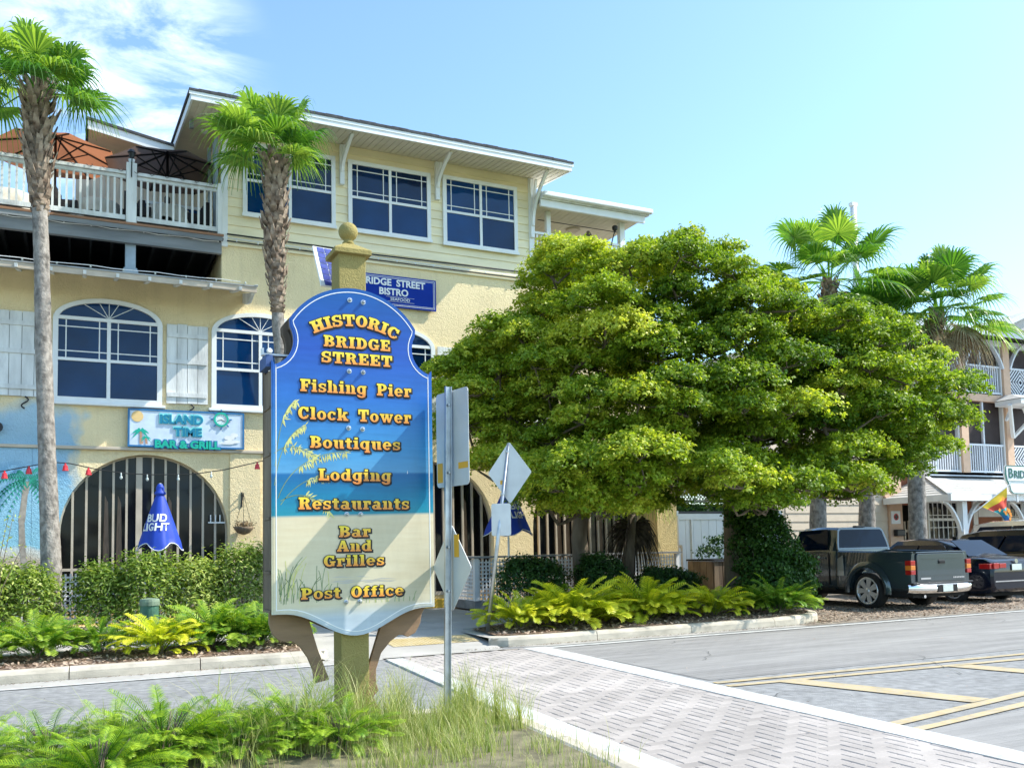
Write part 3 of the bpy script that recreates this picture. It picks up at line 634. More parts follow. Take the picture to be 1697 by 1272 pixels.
# arched windows of the middle storey
def arched_window(cx):
    hw, zs, ze, zc = 0.93, 4.72, 6.36, 6.36
    Y0 = FYB
    rx, rz = 0.92, 0.36
    ro = [(cx-hw-.10, 4.62), (cx+hw+.10, 4.62), (cx+hw+.10, 6.30)]+archpts(cx, 6.30, hw+.10, .48, 0, 180, 20)[1:-1]+[(cx-hw-.10, 6.30)]
    ri = [(cx-hw, 4.72), (cx+hw, 4.72), (cx+hw, 6.30)]+archpts(cx, 6.30, hw, .39, 0, 180, 20)[1:-1]+[(cx-hw, 6.30)]
    fr = MB(); fr.slab([ro, ri], Y0-.07, .069); fo = fr.build('window', M_WHITE, bld)
    MB().box(cx-.035, cx+.035, Y0-.055, Y0-.012, 4.72, 6.33).build('mullion', M_WHITE, fo)
    MB().box(cx-hw, cx+hw, Y0-.06, Y0-.010, 6.30, 6.37).build('transom', M_WHITE, fo)
    MB().box(cx-hw, cx-.036, Y0-.055, Y0-.012, 5.46, 5.52).build('rail', M_WHITE, fo)
    MB().box(cx+.036, cx+hw, Y0-.055, Y0-.012, 5.46, 5.52).build('rail', M_WHITE, fo)
    MB().box(cx-hw-.16, cx+hw+.16, Y0-.12, Y0-.001, 4.56, 4.62).build('sill', M_WHITE, fo, bevel=.01)
    for s_ in (-1, 1):
        a, b_ = (cx-hw, cx-.036) if s_ < 0 else (cx+.036, cx+hw)
        for z0, z1, nm in ((4.72, 5.46, 'pane'), (5.52, 6.30, 'pane')):
            MB().box(a, b_, Y0-.02, Y0-.004, z0, z1).build('pane', M_GLASS, fo)
        m_ = MB()
        for x in (a+.14, b_-.14): m_.box(x-.011, x+.011, Y0-.03, Y0-.0195, 5.52, 6.30)
        for z in (5.66, 6.16): m_.box(a, b_, Y0-.034, Y0-.0190, z-.011, z+.011)
        m_.build('muntin_grid', M_WHITE, fo)
    fan = [(cx-hw, 6.372), (cx+hw, 6.372)]+archpts(cx, 6.30, hw-.002, .388, 12, 168, 16)
    fan = [(cx+hw*.99, 6.372)]+[p for p in archpts(cx, 6.30, hw-.003, .387, 0, 180, 30) if p[1] > 6.375]+[(cx-hw*.99, 6.372)]
    MB().slab([fan], Y0-.02, .016).build('fanlight_pane', M_GLASS, fo)
    sp = MB()
    for a in (30, 60, 90, 120, 150):
        dx, dz = math.cos(R(a)), math.sin(R(a)); k = 1/math.sqrt((dx/hw)**2+(dz/.315)**2)
        sp.bar((cx, Y0-.028, 6.37), (cx+dx*k, Y0-.028, 6.37+dz*k), .012, .022, (dz, 0, -dx) if False else (0,1,0))
    sp.build('fan_spokes', M_WHITE, fo)
for cx in (-2.50, 0.57, 3.62, 6.70, 9.78): arched_window(cx)
# board shutters
def shutter(x0, x1, name='shutter'):
    Y0 = FYB; z0, z1 = 4.69, 6.38
    n = 4; wd = (x1-x0)/n; first = None
    bk = MB(); bk.box(x0+.01, x1-.01, Y0-.014, Y0-.001, z0+.02, z1-.02); sh = bk.build(name, mat('shutter_gap', (0.25,0.25,0.25)), bld)
    for i in range(n):
        MB().box(x0+i*wd+.005, x0+(i+1)*wd-.005, Y0-.045-random.uniform(0,.006), Y0-.0145, z0+random.uniform(-.01,.01), z1+random.uniform(-.01,.01)).build('board', M_WHITE_WORN, sh)
    for z in (4.87, 5.58, 6.14): MB().box(x0+.02, x1-.02, Y0-.078, Y0-.053, z-.045, z+.045).build('batten', M_WHITE_WORN, sh)
    # hook under the shutter
    cx = (x0+x1)/2+.1
    hk = MB(); hk.tube([(cx-.03+.06*math.sin(t*1.25), Y0-.05, 4.68-.048*t) for t in np.linspace(0, 5.0, 18)], .015, 6); hk.build('shutter_hook', M_BLACK, sh, smooth=True)
shutter(-1.44, -.56); shutter(1.68, 2.52); shutter(4.72, 5.58); shutter(7.80, 8.66); shutter(-4.4, -3.6)

# upper storey box
up_ = MB(); up_.box(2.86, 10.40, FYB+.001, 29.9, 8.285, 11.25); up_.build('upper_wall', M_SIDING, bld)
nb = 14; z0 = 8.29; dz = (11.20-z0)/nb
for i in range(nb):
    a = z0+i*dz; b_ = MB(); x0, x1 = 2.92, 10.38
    b_.add([(x0,FYB,a),(x0,FYB-.032,a),(x0,FYB-.010,a+dz+.006),(x0,FYB,a+dz+.006),(x1,FYB,a),(x1,FYB-.032,a),(x1,FYB-.010,a+dz+.006),(x1,FYB,a+dz+.006)], [(0,1,2,3),(7,6,5,4),(0,4,5,1),(1,5,6,2),(2,6,7,3)])
    b_.build('siding_board', M_SIDING, bld)
    b_ = MB(); yb0, yb1 = 20.02, 24.5
    b_.add([(2.86,yb0,a),(2.83,yb0,a),(2.85,yb0,a+dz+.006),(2.86,yb0,a+dz+.006),(2.86,yb1,a),(2.83,yb1,a),(2.85,yb1,a+dz+.006),(2.86,yb1,a+dz+.006)], [(0,1,2,3),(7,6,5,4),(0,4,5,1),(1,5,6,2),(2,6,7,3)])
    b_.build('siding_board', M_SIDING, bld)
for x0, x1 in ((2.78, 2.92), (10.36, 10.50)):
    MB().box(x0, x1, FYB-.055, FYB+.02, 8.2 if x0 < 5 else 8.29, 11.2).build('corner_trim', M_WHITE, bld)
MB().box(2.92, 10.36, FYB-.05, FYB-.001, 8.235, 8.285).build('skirt_trim', M_SIDING, bld)
def rect_window(x0, x1, z0, z1, Y0=FYB-.03, par=bld):
    c = .095
    fr = MB(); fr.slab([[(x0,z0),(x1,z0),(x1,z1),(x0,z1)], [(x0+c,z0+c),(x1-c,z0+c),(x1-c,z1-c),(x0+c,z1-c)]], Y0-.05, .05); fo = fr.build('window', M_WHITE, par)
    ix0, ix1, iz0, iz1 = x0+c, x1-c, z0+c, z1-c; mx_ = (ix0+ix1)/2; mz = iz0+(iz1-iz0)*.485
    MB().box(mx_-.033, mx_+.033, Y0-.04, Y0+.0, iz0, iz1).build('mullion', M_WHITE, fo)
    MB().box(x0-.02, x1+.02, Y0-.085, Y0-.051, z0-.02, z0+.05).build('sill', M_WHITE, fo)
    for a, b_ in ((ix0, mx_-.034), (mx_+.034, ix1)):
        MB().box(a, b_, Y0-.035, Y0-.002, mz-.03, mz+.03).build('rail', M_WHITE, fo)
        MB().box(a, b_, Y0-.012, Y0+.0, iz0, mz-.031).build('pane', M_GLASS, fo)
        MB().box(a, b_, Y0-.012, Y0+.0, mz+.031, iz1).build('pane', M_GLASS, fo)
        m_ = MB()
        for x in (a+.13, b_-.13): m_.box(x-.010, x+.010, Y0-.022, Y0-.0115, mz+.03, iz1)
        for z in (mz+.15, iz1-.13): m_.box(a, b_, Y0-.025, Y0-.011, z-.010, z+.010)
        m_.build('muntin_grid', M_WHITE, fo)
rect_window(3.24, 5.32, 8.94, 10.64); rect_window(5.62, 7.67, 8.92, 10.63); rect_window(7.99, 10.02, 8.91, 10.66)
# main roof with deep eave
rf = MB()
SL = .135
def roofsheet(m_, x0, x1, y0, y1, z0, sl, th):
    m_.add([(x0,y0,z0),(x1,y0,z0),(x1,y1,z0+sl*(y1-y0)),(x0,y1,z0+sl*(y1-y0)),(x0,y0,z0+th),(x1,y0,z0+th),(x1,y1,z0+th+sl*(y1-y0)),(x0,y1,z0+th+sl*(y1-y0))], [(0,3,2,1),(4,5,6,7),(0,1,5,4),(1,2,6,5),(2,3,7,6),(3,0,4,7)])
rm_ = MB(); roofsheet(rm_, 1.98, 11.02, 18.74, 26, 10.97, SL, .05); roof = rm_.build('roof', M_SHINGLE, bld)
for i in range(1, 24):
    x = 1.98+9.04*i/24.0
    c_ = MB(); roofsheet(c_, x-.19, x+.19, 18.745, 25.9, 11.021, SL, .012 if i % 2 else .02); c_.build('shingle_course', M_SHINGLE, roof)
MB().box(2.02, 10.98, 18.77, 18.80, 10.79, 10.965).build('fascia', M_WHITE, bld)
MB().box(1.98, 11.02, 18.755, 18.77, 10.90, 10.968).build('drip_edge', M_WHITE, bld)
for x0, x1 in ((2.02, 2.06), (10.94, 10.98)):
    f_ = MB(); roofsheet(f_, x0, x1, 18.80, 26, 10.79, SL, .175); f_.build('fascia', M_WHITE, bld)
so = MB(); roofsheet(so, 2.06, 10.94, 18.80, 26, 10.82, SL, .02); soff = so.build('soffit', M_SOFFIT, bld)
for i in range(59):
    x = 2.2+i*.148
    s_ = MB(); s_.add([(x,18.81,10.812),(x+.10,18.81,10.812),(x+.10,19.96,10.812+SL*1.15),(x,19.96,10.812+SL*1.15)], [(0,1,2,3),]); 
    s2 = MB(); roofsheet(s2, x, x+.125, 18.805, 19.97, 10.808, SL, .011); s2.build('soffit_board', M_SOFFIT, soff)
lt = MB(); lt.lathe((2.52, 20.6, 10.98), [(.09,0),(.09,.04)], 14); lt.build('recessed_light', M_WHITE, soff)
cl = MB(); cl.box(2.12,2.2,19.9,20.0,10.72,10.9); cl.build('floodlight', M_GREYWOOD, soff)
# knee brackets under the eave
for x in (5.47, 7.84, 10.43):
    bz = 9.99 if x < 10 else 9.4
    br = MB(); br.box(x-.05, x+.05, FYB-.13, FYB-.056 if x > 10 else FYB-.033, bz, 10.93)
    ko = br.build('knee_bracket', M_WHITE, bld)
    k = 9; m_ = MB()
    pts = []
    for i in range(k+1):
        t = i/k; y = FYB-.13-.85*t**1.5; z = bz+.32+(10.86-bz-.32)*t**.72
        pts.append((x, y, z-.02))
    for a, b_ in zip(pts, pts[1:]): m_.bar(a, b_, .07, .075)
    m_.bar((x, FYB-.12, bz+.35), (x, FYB-.34, 10.84), .06, .05)
    m_.build('brace', M_WHITE, ko)
# conduits and string of lights below the siding
cb = MB()
cb.tube([(2.9, FYB-.08, 8.47), (6, FYB-.08, 8.46), (6.05, FYB-.08, 8.43), (10.3, FYB-.08, 8.47)], .018, 6)
cb.tube([(2.9, FYB-.075, 8.32), (10.3, FYB-.075, 8.30)], .014, 6)
cb.build('conduit', M_BLACK, bld, smooth=True)
c2_ = MB(); c2_.tube([(2.9, FYB-.10, 8.38), (5.6, FYB-.10, 8.36), (8.2, FYB-.10, 8.35), (10.3, FYB-.10, 8.36)], .010, 6)
for i in range(16): c2_.lathe((3.1+i*.46, FYB-.11, 8.34), [(.012,-.03),(.018,-.01),(.008,.02)], 6)
c2_.build('light_cable', M_WHITE, bld, smooth=True)

# lower shed roof above the middle storey
lr = MB(); lr.add([(-9,18.78,7.03),(3.36,18.78,7.03),(3.36,20,7.30),(-9,20,7.30),(-9,18.78,7.055),(3.36,18.78,7.055),(3.36,20,7.325),(-9,20,7.325)], [(0,3,2,1),(4,5,6,7),(0,1,5,4),(1,2,6,5),(2,3,7,6),(3,0,4,7)])
lro = lr.build('awning_roof', M_PAINTMETAL, bld)
MB().box(-9, 3.34, 18.80, 18.84, 6.915, 7.028).build('fascia', M_MULL, bld)
MB().box(3.30, 3.36, 18.77, 20.0, 7.06, 7.075).build('edge_flashing', M_WHITE_WORN, lro)
x = -8.6
while x < 3.3:
    rb = MB(); rb.bar((x, 18.90, 6.985), (x, 19.995, 7.235), .07, .09); rb.bar((x, 18.72, 6.95), (x, 18.90, 6.985), .055, .075); rb.build('rafter', M_WHITE_WORN, lro)
    MB().lathe((x+.1, 18.76, 7.08), [(.014,-.02),(.02,0),(.01,.025)], 6).build('light_bulb', M_BULB, lro); x += .58
rp_ = MB(); rp_.add([(3.30,18.80,6.90),(3.30,20,7.2),(3.30,20,6.98),(3.30,19.6,6.86),(3.30,19.2,6.80),(3.24,18.80,6.90),(3.24,20,7.2),(3.24,20,6.98),(3.24,19.6,6.86),(3.24,19.2,6.80)], [(0,1,2,3,4),(9,8,7,6,5),(0,5,6,1),(1,6,7,2),(2,7,8,3),(3,8,9,4),(4,9,5,0)])
rp_.build('scrolled_end', M_WHITE_WORN, lro)
cbl = MB(); cbl.tube([(-9+i*.4, 18.74, 7.09+.012*math.sin(i*2)) for i in range(31)], .008, 5); cbl.build('light_cable', M_WHITE, lro)

# deck: open dark storey under it, beam, floor, railing
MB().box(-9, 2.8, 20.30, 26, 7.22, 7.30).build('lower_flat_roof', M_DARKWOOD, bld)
MB().box(-9, 2.8, 25.9, 26, 7.3, 8.3).build('shade_back_wall', M_DARKWOOD, bld)  # dark sheet closing the recess, its colour stands in for deep shade
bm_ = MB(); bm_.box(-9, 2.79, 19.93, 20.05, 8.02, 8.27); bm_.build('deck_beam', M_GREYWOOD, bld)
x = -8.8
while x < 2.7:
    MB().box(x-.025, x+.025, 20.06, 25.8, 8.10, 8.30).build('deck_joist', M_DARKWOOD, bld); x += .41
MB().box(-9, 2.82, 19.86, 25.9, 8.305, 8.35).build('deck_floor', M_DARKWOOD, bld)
MB().box(-9, 2.82, 19.82, 19.86, 8.37, 8.42).build('deck_edge_board', M_DECK, bld)
MB().box(-9, 2.80, 19.84, 19.859, 8.27, 8.368).build('deck_trim', M_GREYWOOD, bld)
for x in (.97, -3.0, -7.0):
    p_ = MB(); p_.box(x-.10, x+.10, 20.06, 20.25, 7.3, 8.09); p_.box(x-.15, x+.15, 20.02, 20.29, 7.38, 7.46); p_.box(x-.13, x+.13, 20.03, 20.28, 7.46, 7.52)
    p_.build('deck_post', mat('bluegrey_post', (0.33,0.40,0.46), rough=.8, var=.2), bld)
dl = MB(); dl.tube([(-9+i*.3, 19.9, 8.27+.015*math.sin(i*2.1)) for i in range(40)], .010, 5)
for i in range(24): dl.box(-8.8+i*.5, -8.775+i*.5, 19.88, 19.91, 8.26, 8.35)
dl.build('light_cable', M_WHITE, bld)
rail = MB(); rail.box(-9, .86, 19.90, 20.04, 9.47, 9.535); rail.box(1.08, 2.78, 19.90, 20.04, 9.47, 9.535)
rail.box(-9, .86, 19.94, 20.0, 9.39, 9.46); rail.box(1.08, 2.78, 19.94, 20.0, 9.39, 9.46)
rail.box(-9, .86, 19.93, 20.01, 8.50, 8.60); rail.box(1.08, 2.78, 19.93, 20.01, 8.50, 8.60)
rl = rail.build('deck_railing', M_WHITE_WORN, bld)
x = -4.6
while x < 2.72:
    if not (.82 < x < 1.12):
        MB().box(x-.021, x+.021, 19.95, 19.992, 8.60, 9.39).build('baluster', M_WHITE_WORN, rl)
    x += .128
MB().box(.87, 1.07, 19.88, 20.06, 8.42, 9.72).build('newel_post', M_WHITE_WORN, rl)
MB().box(2.70, 2.80, 19.88, 20.06, 8.42, 9.56).build('newel_post', M_WHITE_WORN, rl)
nk = MB(); nk.lathe((.97, 19.97, 9.72), [(.10,0),(.05,.03),(.07,.10),(.02,.12)], 12); nk.build('newel_cap', M_WHITE_WORN, rl, smooth=True)
tg = MB(); x = -4.4
while x < 2.6:
    tg.tube([(x, 19.89, 9.55), (x+.06, 19.87, 9.50), (x+.13, 19.89, 9.545), (x+.11, 19.90, 9.58)], .006, 4); x += .30
tg.build('railing_ties', M_BLACK, rl)
# posts and downpipe in the corner at the right end of the deck
for k, (x, y) in enumerate(((2.72, 20.3), (2.74, 20.6), (2.70, 21.0))):
    MB().bar((x, y, 8.36), (x-.02*k, y, 10.8), .07, .07, (0,1,0)).build('corner_stud', mat('bluegrey_post', (0.33,0.40,0.46)), bld)
# room behind the deck
MB().box(-.1, 2.82, 23.3, 23.5, 8.36, 11.3).build('terrace_wall', mat('peach_wall', (0.74,0.62,0.46), rough=.8, var=.06), bld)
wv = MB()
for i in range(24): wv.box(0.2+i*.108, .215+i*.108, 23.285, 23.299, 10.2, 11.2)
wv.build('wall_grooves', M_SOFFIT, bld)
tw = MB(); tw.slab([[(1.35,8.5),(2.75,8.5),(2.75,10.2),(1.35,10.2)], [(1.42,8.57),(2.68,8.57),(2.68,10.13),(1.42,10.13)]], 23.22, .075); two = tw.build('terrace_window', M_WHITE, bld)
MB().box(1.42, 2.68, 23.26, 23.28, 8.57, 10.13).build('pane', M_GLASS, two)
MB().box(1.42, 2.68, 23.235, 23.259, 9.1, 9.13).build('rail', M_WHITE, two); MB().box(2.03, 2.07, 23.235, 23.259, 8.57, 10.13).build('mullion', M_WHITE, two)
r2 = MB(); r2.add([(.10,22.3,11.60),(2.02,22.3,11.28),(2.02,27,11.28),(.10,27,11.60),(.10,22.3,11.66),(2.02,22.3,11.34),(2.02,27,11.34),(.10,27,11.66)], [(0,3,2,1),(4,5,6,7),(0,1,5,4),(1,2,6,5),(2,3,7,6),(3,0,4,7)])
r2.build('rear_roof', M_SHINGLE, bld)
r3 = MB(); r3.add([(.14,22.34,11.38),(2.02,22.34,11.07),(2.02,22.38,11.07),(.14,22.38,11.38),(.14,22.34,11.60),(2.02,22.34,11.28),(2.02,22.38,11.28),(.14,22.38,11.60)], [(0,3,2,1),(4,5,6,7),(0,1,5,4),(1,2,6,5),(2,3,7,6),(3,0,4,7)])
r3.build('fascia', M_WHITE, bld)
r4 = MB(); r4.add([(.16,22.38,11.38),(2.02,22.38,11.07),(2.02,27,11.07),(.16,27,11.38)], [(0,1,2,3)]); r4.build('soffit', M_SOFFIT, bld)

# right-hand balcony of the top storey
gb = MB(); gb.box(10.5, 13.80, 19.35, 19.49, 10.33, 10.45); gb.build('gutter', M_WHITE, bld, bevel=.02)
rb = MB(); roofsheet(rb, 10.5, 13.76, 19.49, 25, 10.30, .10, .18); rb.build('balcony_roof', M_WHITE_WORN, bld)
MB().box(10.5, 13.66, 19.55, 19.62, 10.12, 10.30).build('fascia', M_WHITE, bld)
cbb = MB()
for i in range(21): cbb.box(10.5+i*.148, 10.64+i*.148, 19.62, 22.6, 10.20-.002*(i%2), 10.225)
cbb.build('porch_ceiling', M_SOFFIT, bld)
MB().box(10.5, 14.1, 22.6, 22.8, 8.3, 10.6).build('balcony_wall', mat('peach_wall', (0.62,0.50,0.36)), bld)
MB().box(10.9, 11.02, 20.0, 20.12, 8.4, 10.2).build('balcony_post', M_WHITE, bld)
MB().box(13.12, 13.27, 19.95, 20.1, 8.4, 10.2).build('balcony_post', M_WHITE, bld)
MB().box(13.0, 13.6, 22.5, 22.6, 8.4, 10.1).build('balcony_door', M_WHITE, bld)
MB().box(10.5, 14.14, 20.31, 22.6, 8.22, 8.30).build('balcony_floor', M_CONC, bld)
br_ = MB(); br_.box(10.5, 14.1, 19.98, 20.08, 9.55, 9.61); br_.box(10.5, 14.1, 20.0, 20.06, 8.45, 8.52); bro = br_.build('balcony_railing', M_WHITE, bld)
for i in range(27): MB().box(10.6+i*.13, 10.64+i*.13, 20.01, 20.05, 8.52, 9.55).build('baluster', M_WHITE, bro)
cf = MB(); cf.tube([(10.9, 20.5, 10.14), (13.6, 20.5, 10.14)], .012, 5); cf.build('ceiling_conduit', M_BLACK, bld)
cfl = MB(); cfl.lathe((12.2, 20.9, 10.19), [(.20,0),(.17,-.04)], 16); cfl.build('ceiling_light', M_MULL, bld)
# wall lantern right of the second arch
lw = MB(); lw.box(9.70, 9.80, FYB-.10, FYB-.001, 2.30, 2.52); lw.box(9.72, 9.78, FYB-.12, FYB-.10, 2.34, 2.46); lw.build('wall_lantern', M_BLACK, bld)
fl = MB(); fl.lathe((-1.40, FYB-.09, 4.05), [(.10,-.07),(.11,0),(.03,.06)], 12, axis='Y'); fl.build('wall_spotlight', M_BLACK, bld)

# painted mural palm on the left part of the wall (flat paint)
mp_ = MB()
tp = [(-.86, 1.2), (-.93, 1.7), (-.95, 2.2), (-.90, 2.75), (-.86, 3.0)]
for (a, b_), (c_, d_) in zip(tp, tp[1:]): mp_.add([(a-.06, FYB-.053, b_), (a+.06, FYB-.053, b_), (c_+.05, FYB-.053, d_), (c_-.05, FYB-.053, d_)], [(0,1,2,3)])
mp_.build('mural_trunk', mat('mural_brown', (0.34,0.30,0.25), rough=.9, var=.25, scale=12), bld, fix=False)
mf = MB()
for k in range(15):
    a = R(-50+280*k/14); L_ = random.uniform(.42,.6)
    for q in range(9):
        t = (q+1)/9; cx_ = -.86+math.cos(a)*L_*t; cz = 3.02+math.sin(a)*L_*t-.28*t*t
        for s_ in (-1, 1):
            w_ = .13*(1-.4*t)
            mf.add([(cx_, FYB-.0535-.0001*k, cz), (cx_+.035*math.cos(a), FYB-.0535-.0001*k, cz+.035*math.sin(a)), (cx_+s_*w_*.5+.02*math.cos(a), FYB-.0535-.0001*k, cz-w_)], [(0,1,2)])
mf.build('mural_fronds', mat('mural_green', (0.03,0.33,0.23), rough=.9, var=.35, scale=9), bld, fix=False)

# gulls eye: lattice porch enclosure in front of the arcade
M_LATT = mat('white_lattice', (0.78,0.79,0.80), rough=.55, var=.05)
def lattice(par, name, p0, p1, z0, z1, cell=.085, bar=.034, th=.012, diag=False, m=M_LATT):
    """lattice sheet between two ground points: real crossing strips"""
    a, b_ = Vector((*p0, 0)), Vector((*p1, 0)); L_ = (b_-a).length; d = (b_-a).normalized(); n_ = Vector((-d.y, d.x, 0)); m_ = MB()
    if not diag:
        x = 0
        while x < L_: m_.obox(a+d*x+Vector((0,0,(z0+z1)/2)), d*bar, n_*th, Vector((0,0,z1-z0))); x += cell
        z = z0
        while z < z1: m_.obox(a+d*L_/2+n_*th*1.05+Vector((0,0,z)), d*L_, n_*th, Vector((0,0,bar))); z += cell
    else:
        H = z1-z0; x = -H
        while x < L_:
            for s_ in (1, -1):
                lo, hi = max(0, x), min(L_, x+H)
                if hi > lo:
                    u0, u1 = (lo-x), (hi-x)
                    if s_ < 0: u0, u1 = H-u0, H-u1
                    m_.bar(a+d*lo+n_*th*s_*.55+Vector((0,0,z0+u0)), a+d*hi+n_*th*s_*.55+Vector((0,0,z0+u1)), th, bar, (0,0,1))
            x += cell*1.4
    o = m_.build(name, m, par, fix=False); return stuff(o)
en = thing('lattice_enclosure', 'white lattice half-wall round the shaded porch right of the big sign', 'lattice fence', (8.05, 18.45, 0.15))
lattice(en, 'lattice_panel', (8.05, 20.9), (8.05, 18.45), .34, 1.26)
lattice(en, 'lattice_panel', (8.05, 18.45), (13.5, 18.45), .34, 1.26)
MB().box(8.0, 8.10, 18.50, 20.9, .15, .34).build('base_board', M_GREYWOOD, en); MB().box(8.0, 13.6, 18.40, 18.50, .15, .34).build('base_board', M_GREYWOOD, en)
for i in range(5):
    x = 8.05+i*1.37; MB().box(x-.05, x+.05, 18.395, 18.495, .341, 1.28).build('post', M_LATT, en)
MB().box(7.9, 8.35, 18.3, 19.9, 1.29, 1.33).build('counter_plank', M_GREYWOOD, en); MB().box(8.36, 13.6, 18.3, 18.7, 1.29, 1.33).build('counter_plank', M_GREYWOOD, en)
ye = MB(); ye.box(7.0, 7.9, 19.6, 19.9, .15, .35); o = ye.build('step_block', mat('yellow_step', (0.62,0.38,0.04)), None, bevel=.01); tag(o, 'yellow painted step edge at the porch entrance beside the white lattice', 'step')
en2 = thing('lattice_patio_wall', 'white lattice patio wall behind the clipped shrubs, under the large barred arch', 'lattice fence', (-.5, 18.6, .15))
lattice(en2, 'lattice_panel', (-5, 18.6), (1.9, 18.6), .28, 1.20); 
for i in range(6): MB().box(-5.05+i*1.39, -4.95+i*1.39, 18.55, 18.65, .15, 1.24).build('post', M_LATT, en2)
MB().box(-5.1, 3.6, 18.5, 18.78, 1.245, 1.29).build('cap_plank', M_MULL, en2)
for i in range(13): MB().box(2.0+i*.13, 2.05+i*.13, 18.58, 18.63, .3, 1.243).build('baluster', M_MULL, en2)

# shop signs on the wall
def framed_sign(name, label, x0, x1, z0, z1, Y, m_face, m_frame, fw_=.035):
    t = thing(name, label, 'sign', ((x0+x1)/2, Y, z0))
    MB().box(x0+fw_, x1-fw_, Y-.02, Y+.04, z0+fw_, z1-fw_).build('panel', m_face, t)
    fr = MB(); fr.slab([[(x0,z0),(x1,z0),(x1,z1),(x0,z1)], [(x0+fw_,z0+fw_),(x1-fw_,z0+fw_),(x1-fw_,z1-fw_),(x0+fw_,z1-fw_)]], Y-.035, .08); fr.build('frame', m_frame, t)
    return t
M_PALEB = mat('pale_blue_board', (0.60,0.70,0.82), rough=.5, var=.1, scale=5)
M_TEALD = mat('deep_teal_letter', (0.0,0.20,0.34), rough=.4, var=.1); M_TEAL = mat('teal_green', (0.0,0.42,0.30), rough=.4, var=.1); M_SBLUE = mat('sign_frame_blue', (0.015,0.15,0.36), rough=.45, var=.15)
isl_s = framed_sign('wall_sign', 'pale blue bar and grill sign with a ship wheel clock over the large arch', .94, 3.26, 3.74, 4.53, 19.90, M_PALEB, M_SBLUE)
M_AQUA = mat('aqua_outline', (0.20,0.68,0.66), rough=.5, var=.05)
for dx, dz, yy, mm in ((-.008,.012,19.868,M_AQUA), (0,0,19.860,M_TEALD)):
    text('lettering', 'ISLAND', 1.98+dx, yy, 4.32+dz, .255, mm, isl_s, .02, .010 if mm is M_TEALD else .022, sx_=1.0)
    text('lettering', 'TIME', 2.11+dx, yy, 4.06+dz, .245, mm, isl_s, .02, .010 if mm is M_TEALD else .022, sx_=1.05)
for yy, mm, bo in ((19.868, M_SBLUE, .028), (19.858, M_TEAL, .010)):
    text('lettering', 'BAR & GRILL', 2.10, yy, 3.80, .215, mm, isl_s, .02, bo, sx_=1.08)
d = MB(); d.lathe((1.12, 19.872, 4.37), [(.115,.004),(.115,-.002)], 20, axis='Y'); d.build('painted_sun', mat('painted_sun', (0.75,0.52,0.22), rough=.5), isl_s)
ring = MB(); ring.slab([archpts(2.78, 4.37, .155, .155, 0, 354, 26), archpts(2.78, 4.37, .115, .115, 0, 354, 26)], 19.85, .02); ring.build('wheel_rim', M_TEAL, isl_s)
d = MB(); d.lathe((2.78, 19.866, 4.37), [(.115,.006),(.115,0)], 20, axis='Y'); d.build('clock_face', mat('pale_clock_face', (0.72,0.82,0.84), rough=.4), isl_s)
for k in range(8):
    a = R(k*45); sp = MB(); sp.bar((2.78+.165*math.cos(a), 19.858, 4.37+.165*math.sin(a)), (2.78+.215*math.cos(a), 19.858, 4.37+.215*math.sin(a)), .026, .026, (0,1,0)); sp.build('wheel_spoke', M_SBLUE, isl_s)
hd = MB(); hd.bar((2.78,19.862,4.37),(2.70,19.862,4.34),.01,.008,(0,1,0)); hd.bar((2.78,19.862,4.37),(2.85,19.862,4.33),.01,.008,(0,1,0)); 
for k in range(12): hd.box(2.775+.09*math.cos(R(30*k)), 2.785+.09*math.cos(R(30*k)), 19.861, 19.864, 4.365+.09*math.sin(R(30*k)), 4.375+.09*math.sin(R(30*k)))
hd.build('clock_hands', M_BLACK, isl_s)
for (px_, pz, h_, s_) in ((1.20, 3.80, .28, 1.0), (1.30, 3.80, .14, .62)):
    tr = MB(); tr.add([(px_-.035*s_,19.868,pz),(px_+.035*s_,19.868,pz),(px_-.0,19.868,pz+h_),(px_-.03,19.868,pz+h_)], [(0,1,2,3)]); tr.build('painted_trunk', mat('painted_trunk', (0.50,0.28,0.18)), isl_s, fix=False)
    fr_ = MB()
    for k in range(6):
        a = R(-25+46*k); pts = []
        for q in range(6):
            t = q/5; pts.append((px_-.015+math.cos(a)*.17*s_*t, pz+h_+math.sin(a)*.13*s_*t-.11*s_*t*t))
        for q in range(5):
            w0, w1 = .035*s_*math.sin(math.pi*(q/5*.8+.15)), .035*s_*math.sin(math.pi*((q+1)/5*.8+.15))
            (a0, b0), (a1, b1) = pts[q], pts[q+1]; y_ = 19.866-.0004*k
            fr_.add([(a0, y_, b0-w0), (a1, y_, b1-w1), (a1, y_, b1+w1*.6), (a0, y_, b0+w0*.6)], [(0,1,2,3)])
    fr_.build('painted_fronds', M_TEAL, isl_s, fix=False)
cv = MB()
for (x, z, w_, h_) in ((2.95,3.98,.22,.05),(3.05,4.04,.16,.05),(3.0,3.90,.34,.035),(2.9,3.86,.30,.02)):
    cv.slab([archpts(x, z, w_*.5, h_, 0, 350, 14)], 19.866-w_*.01, .004)
cv.build('painted_foam', M_WHITE, isl_s)
bs = thing('wall_sign', 'dark blue bistro sign with white capitals, high on the cream wall behind the ochre post', 'sign', (6.9, 19.9, 7.2))
M_NAVY = mat('royal_blue_board', (0.006,0.035,0.30), rough=.6, var=.08, spec=.1)
MB().box(5.62, 7.76, 19.90, 19.94, 7.22, 7.97).build('panel', M_NAVY, bs)
fr = MB(); 
for q, th_ in ((.035,.010), (.065,.008)):
    fr.slab([[(5.62+q,7.22+q),(7.76-q,7.22+q),(7.76-q,7.97-q),(5.62+q,7.97-q)], [(5.62+q+th_,7.22+q+th_),(7.76-q-th_,7.22+q+th_),(7.76-q-th_,7.97-q-th_),(5.62+q+th_,7.97-q-th_)]], 19.894, .007)
fr.build('pinstripe', M_WHITE, bs)
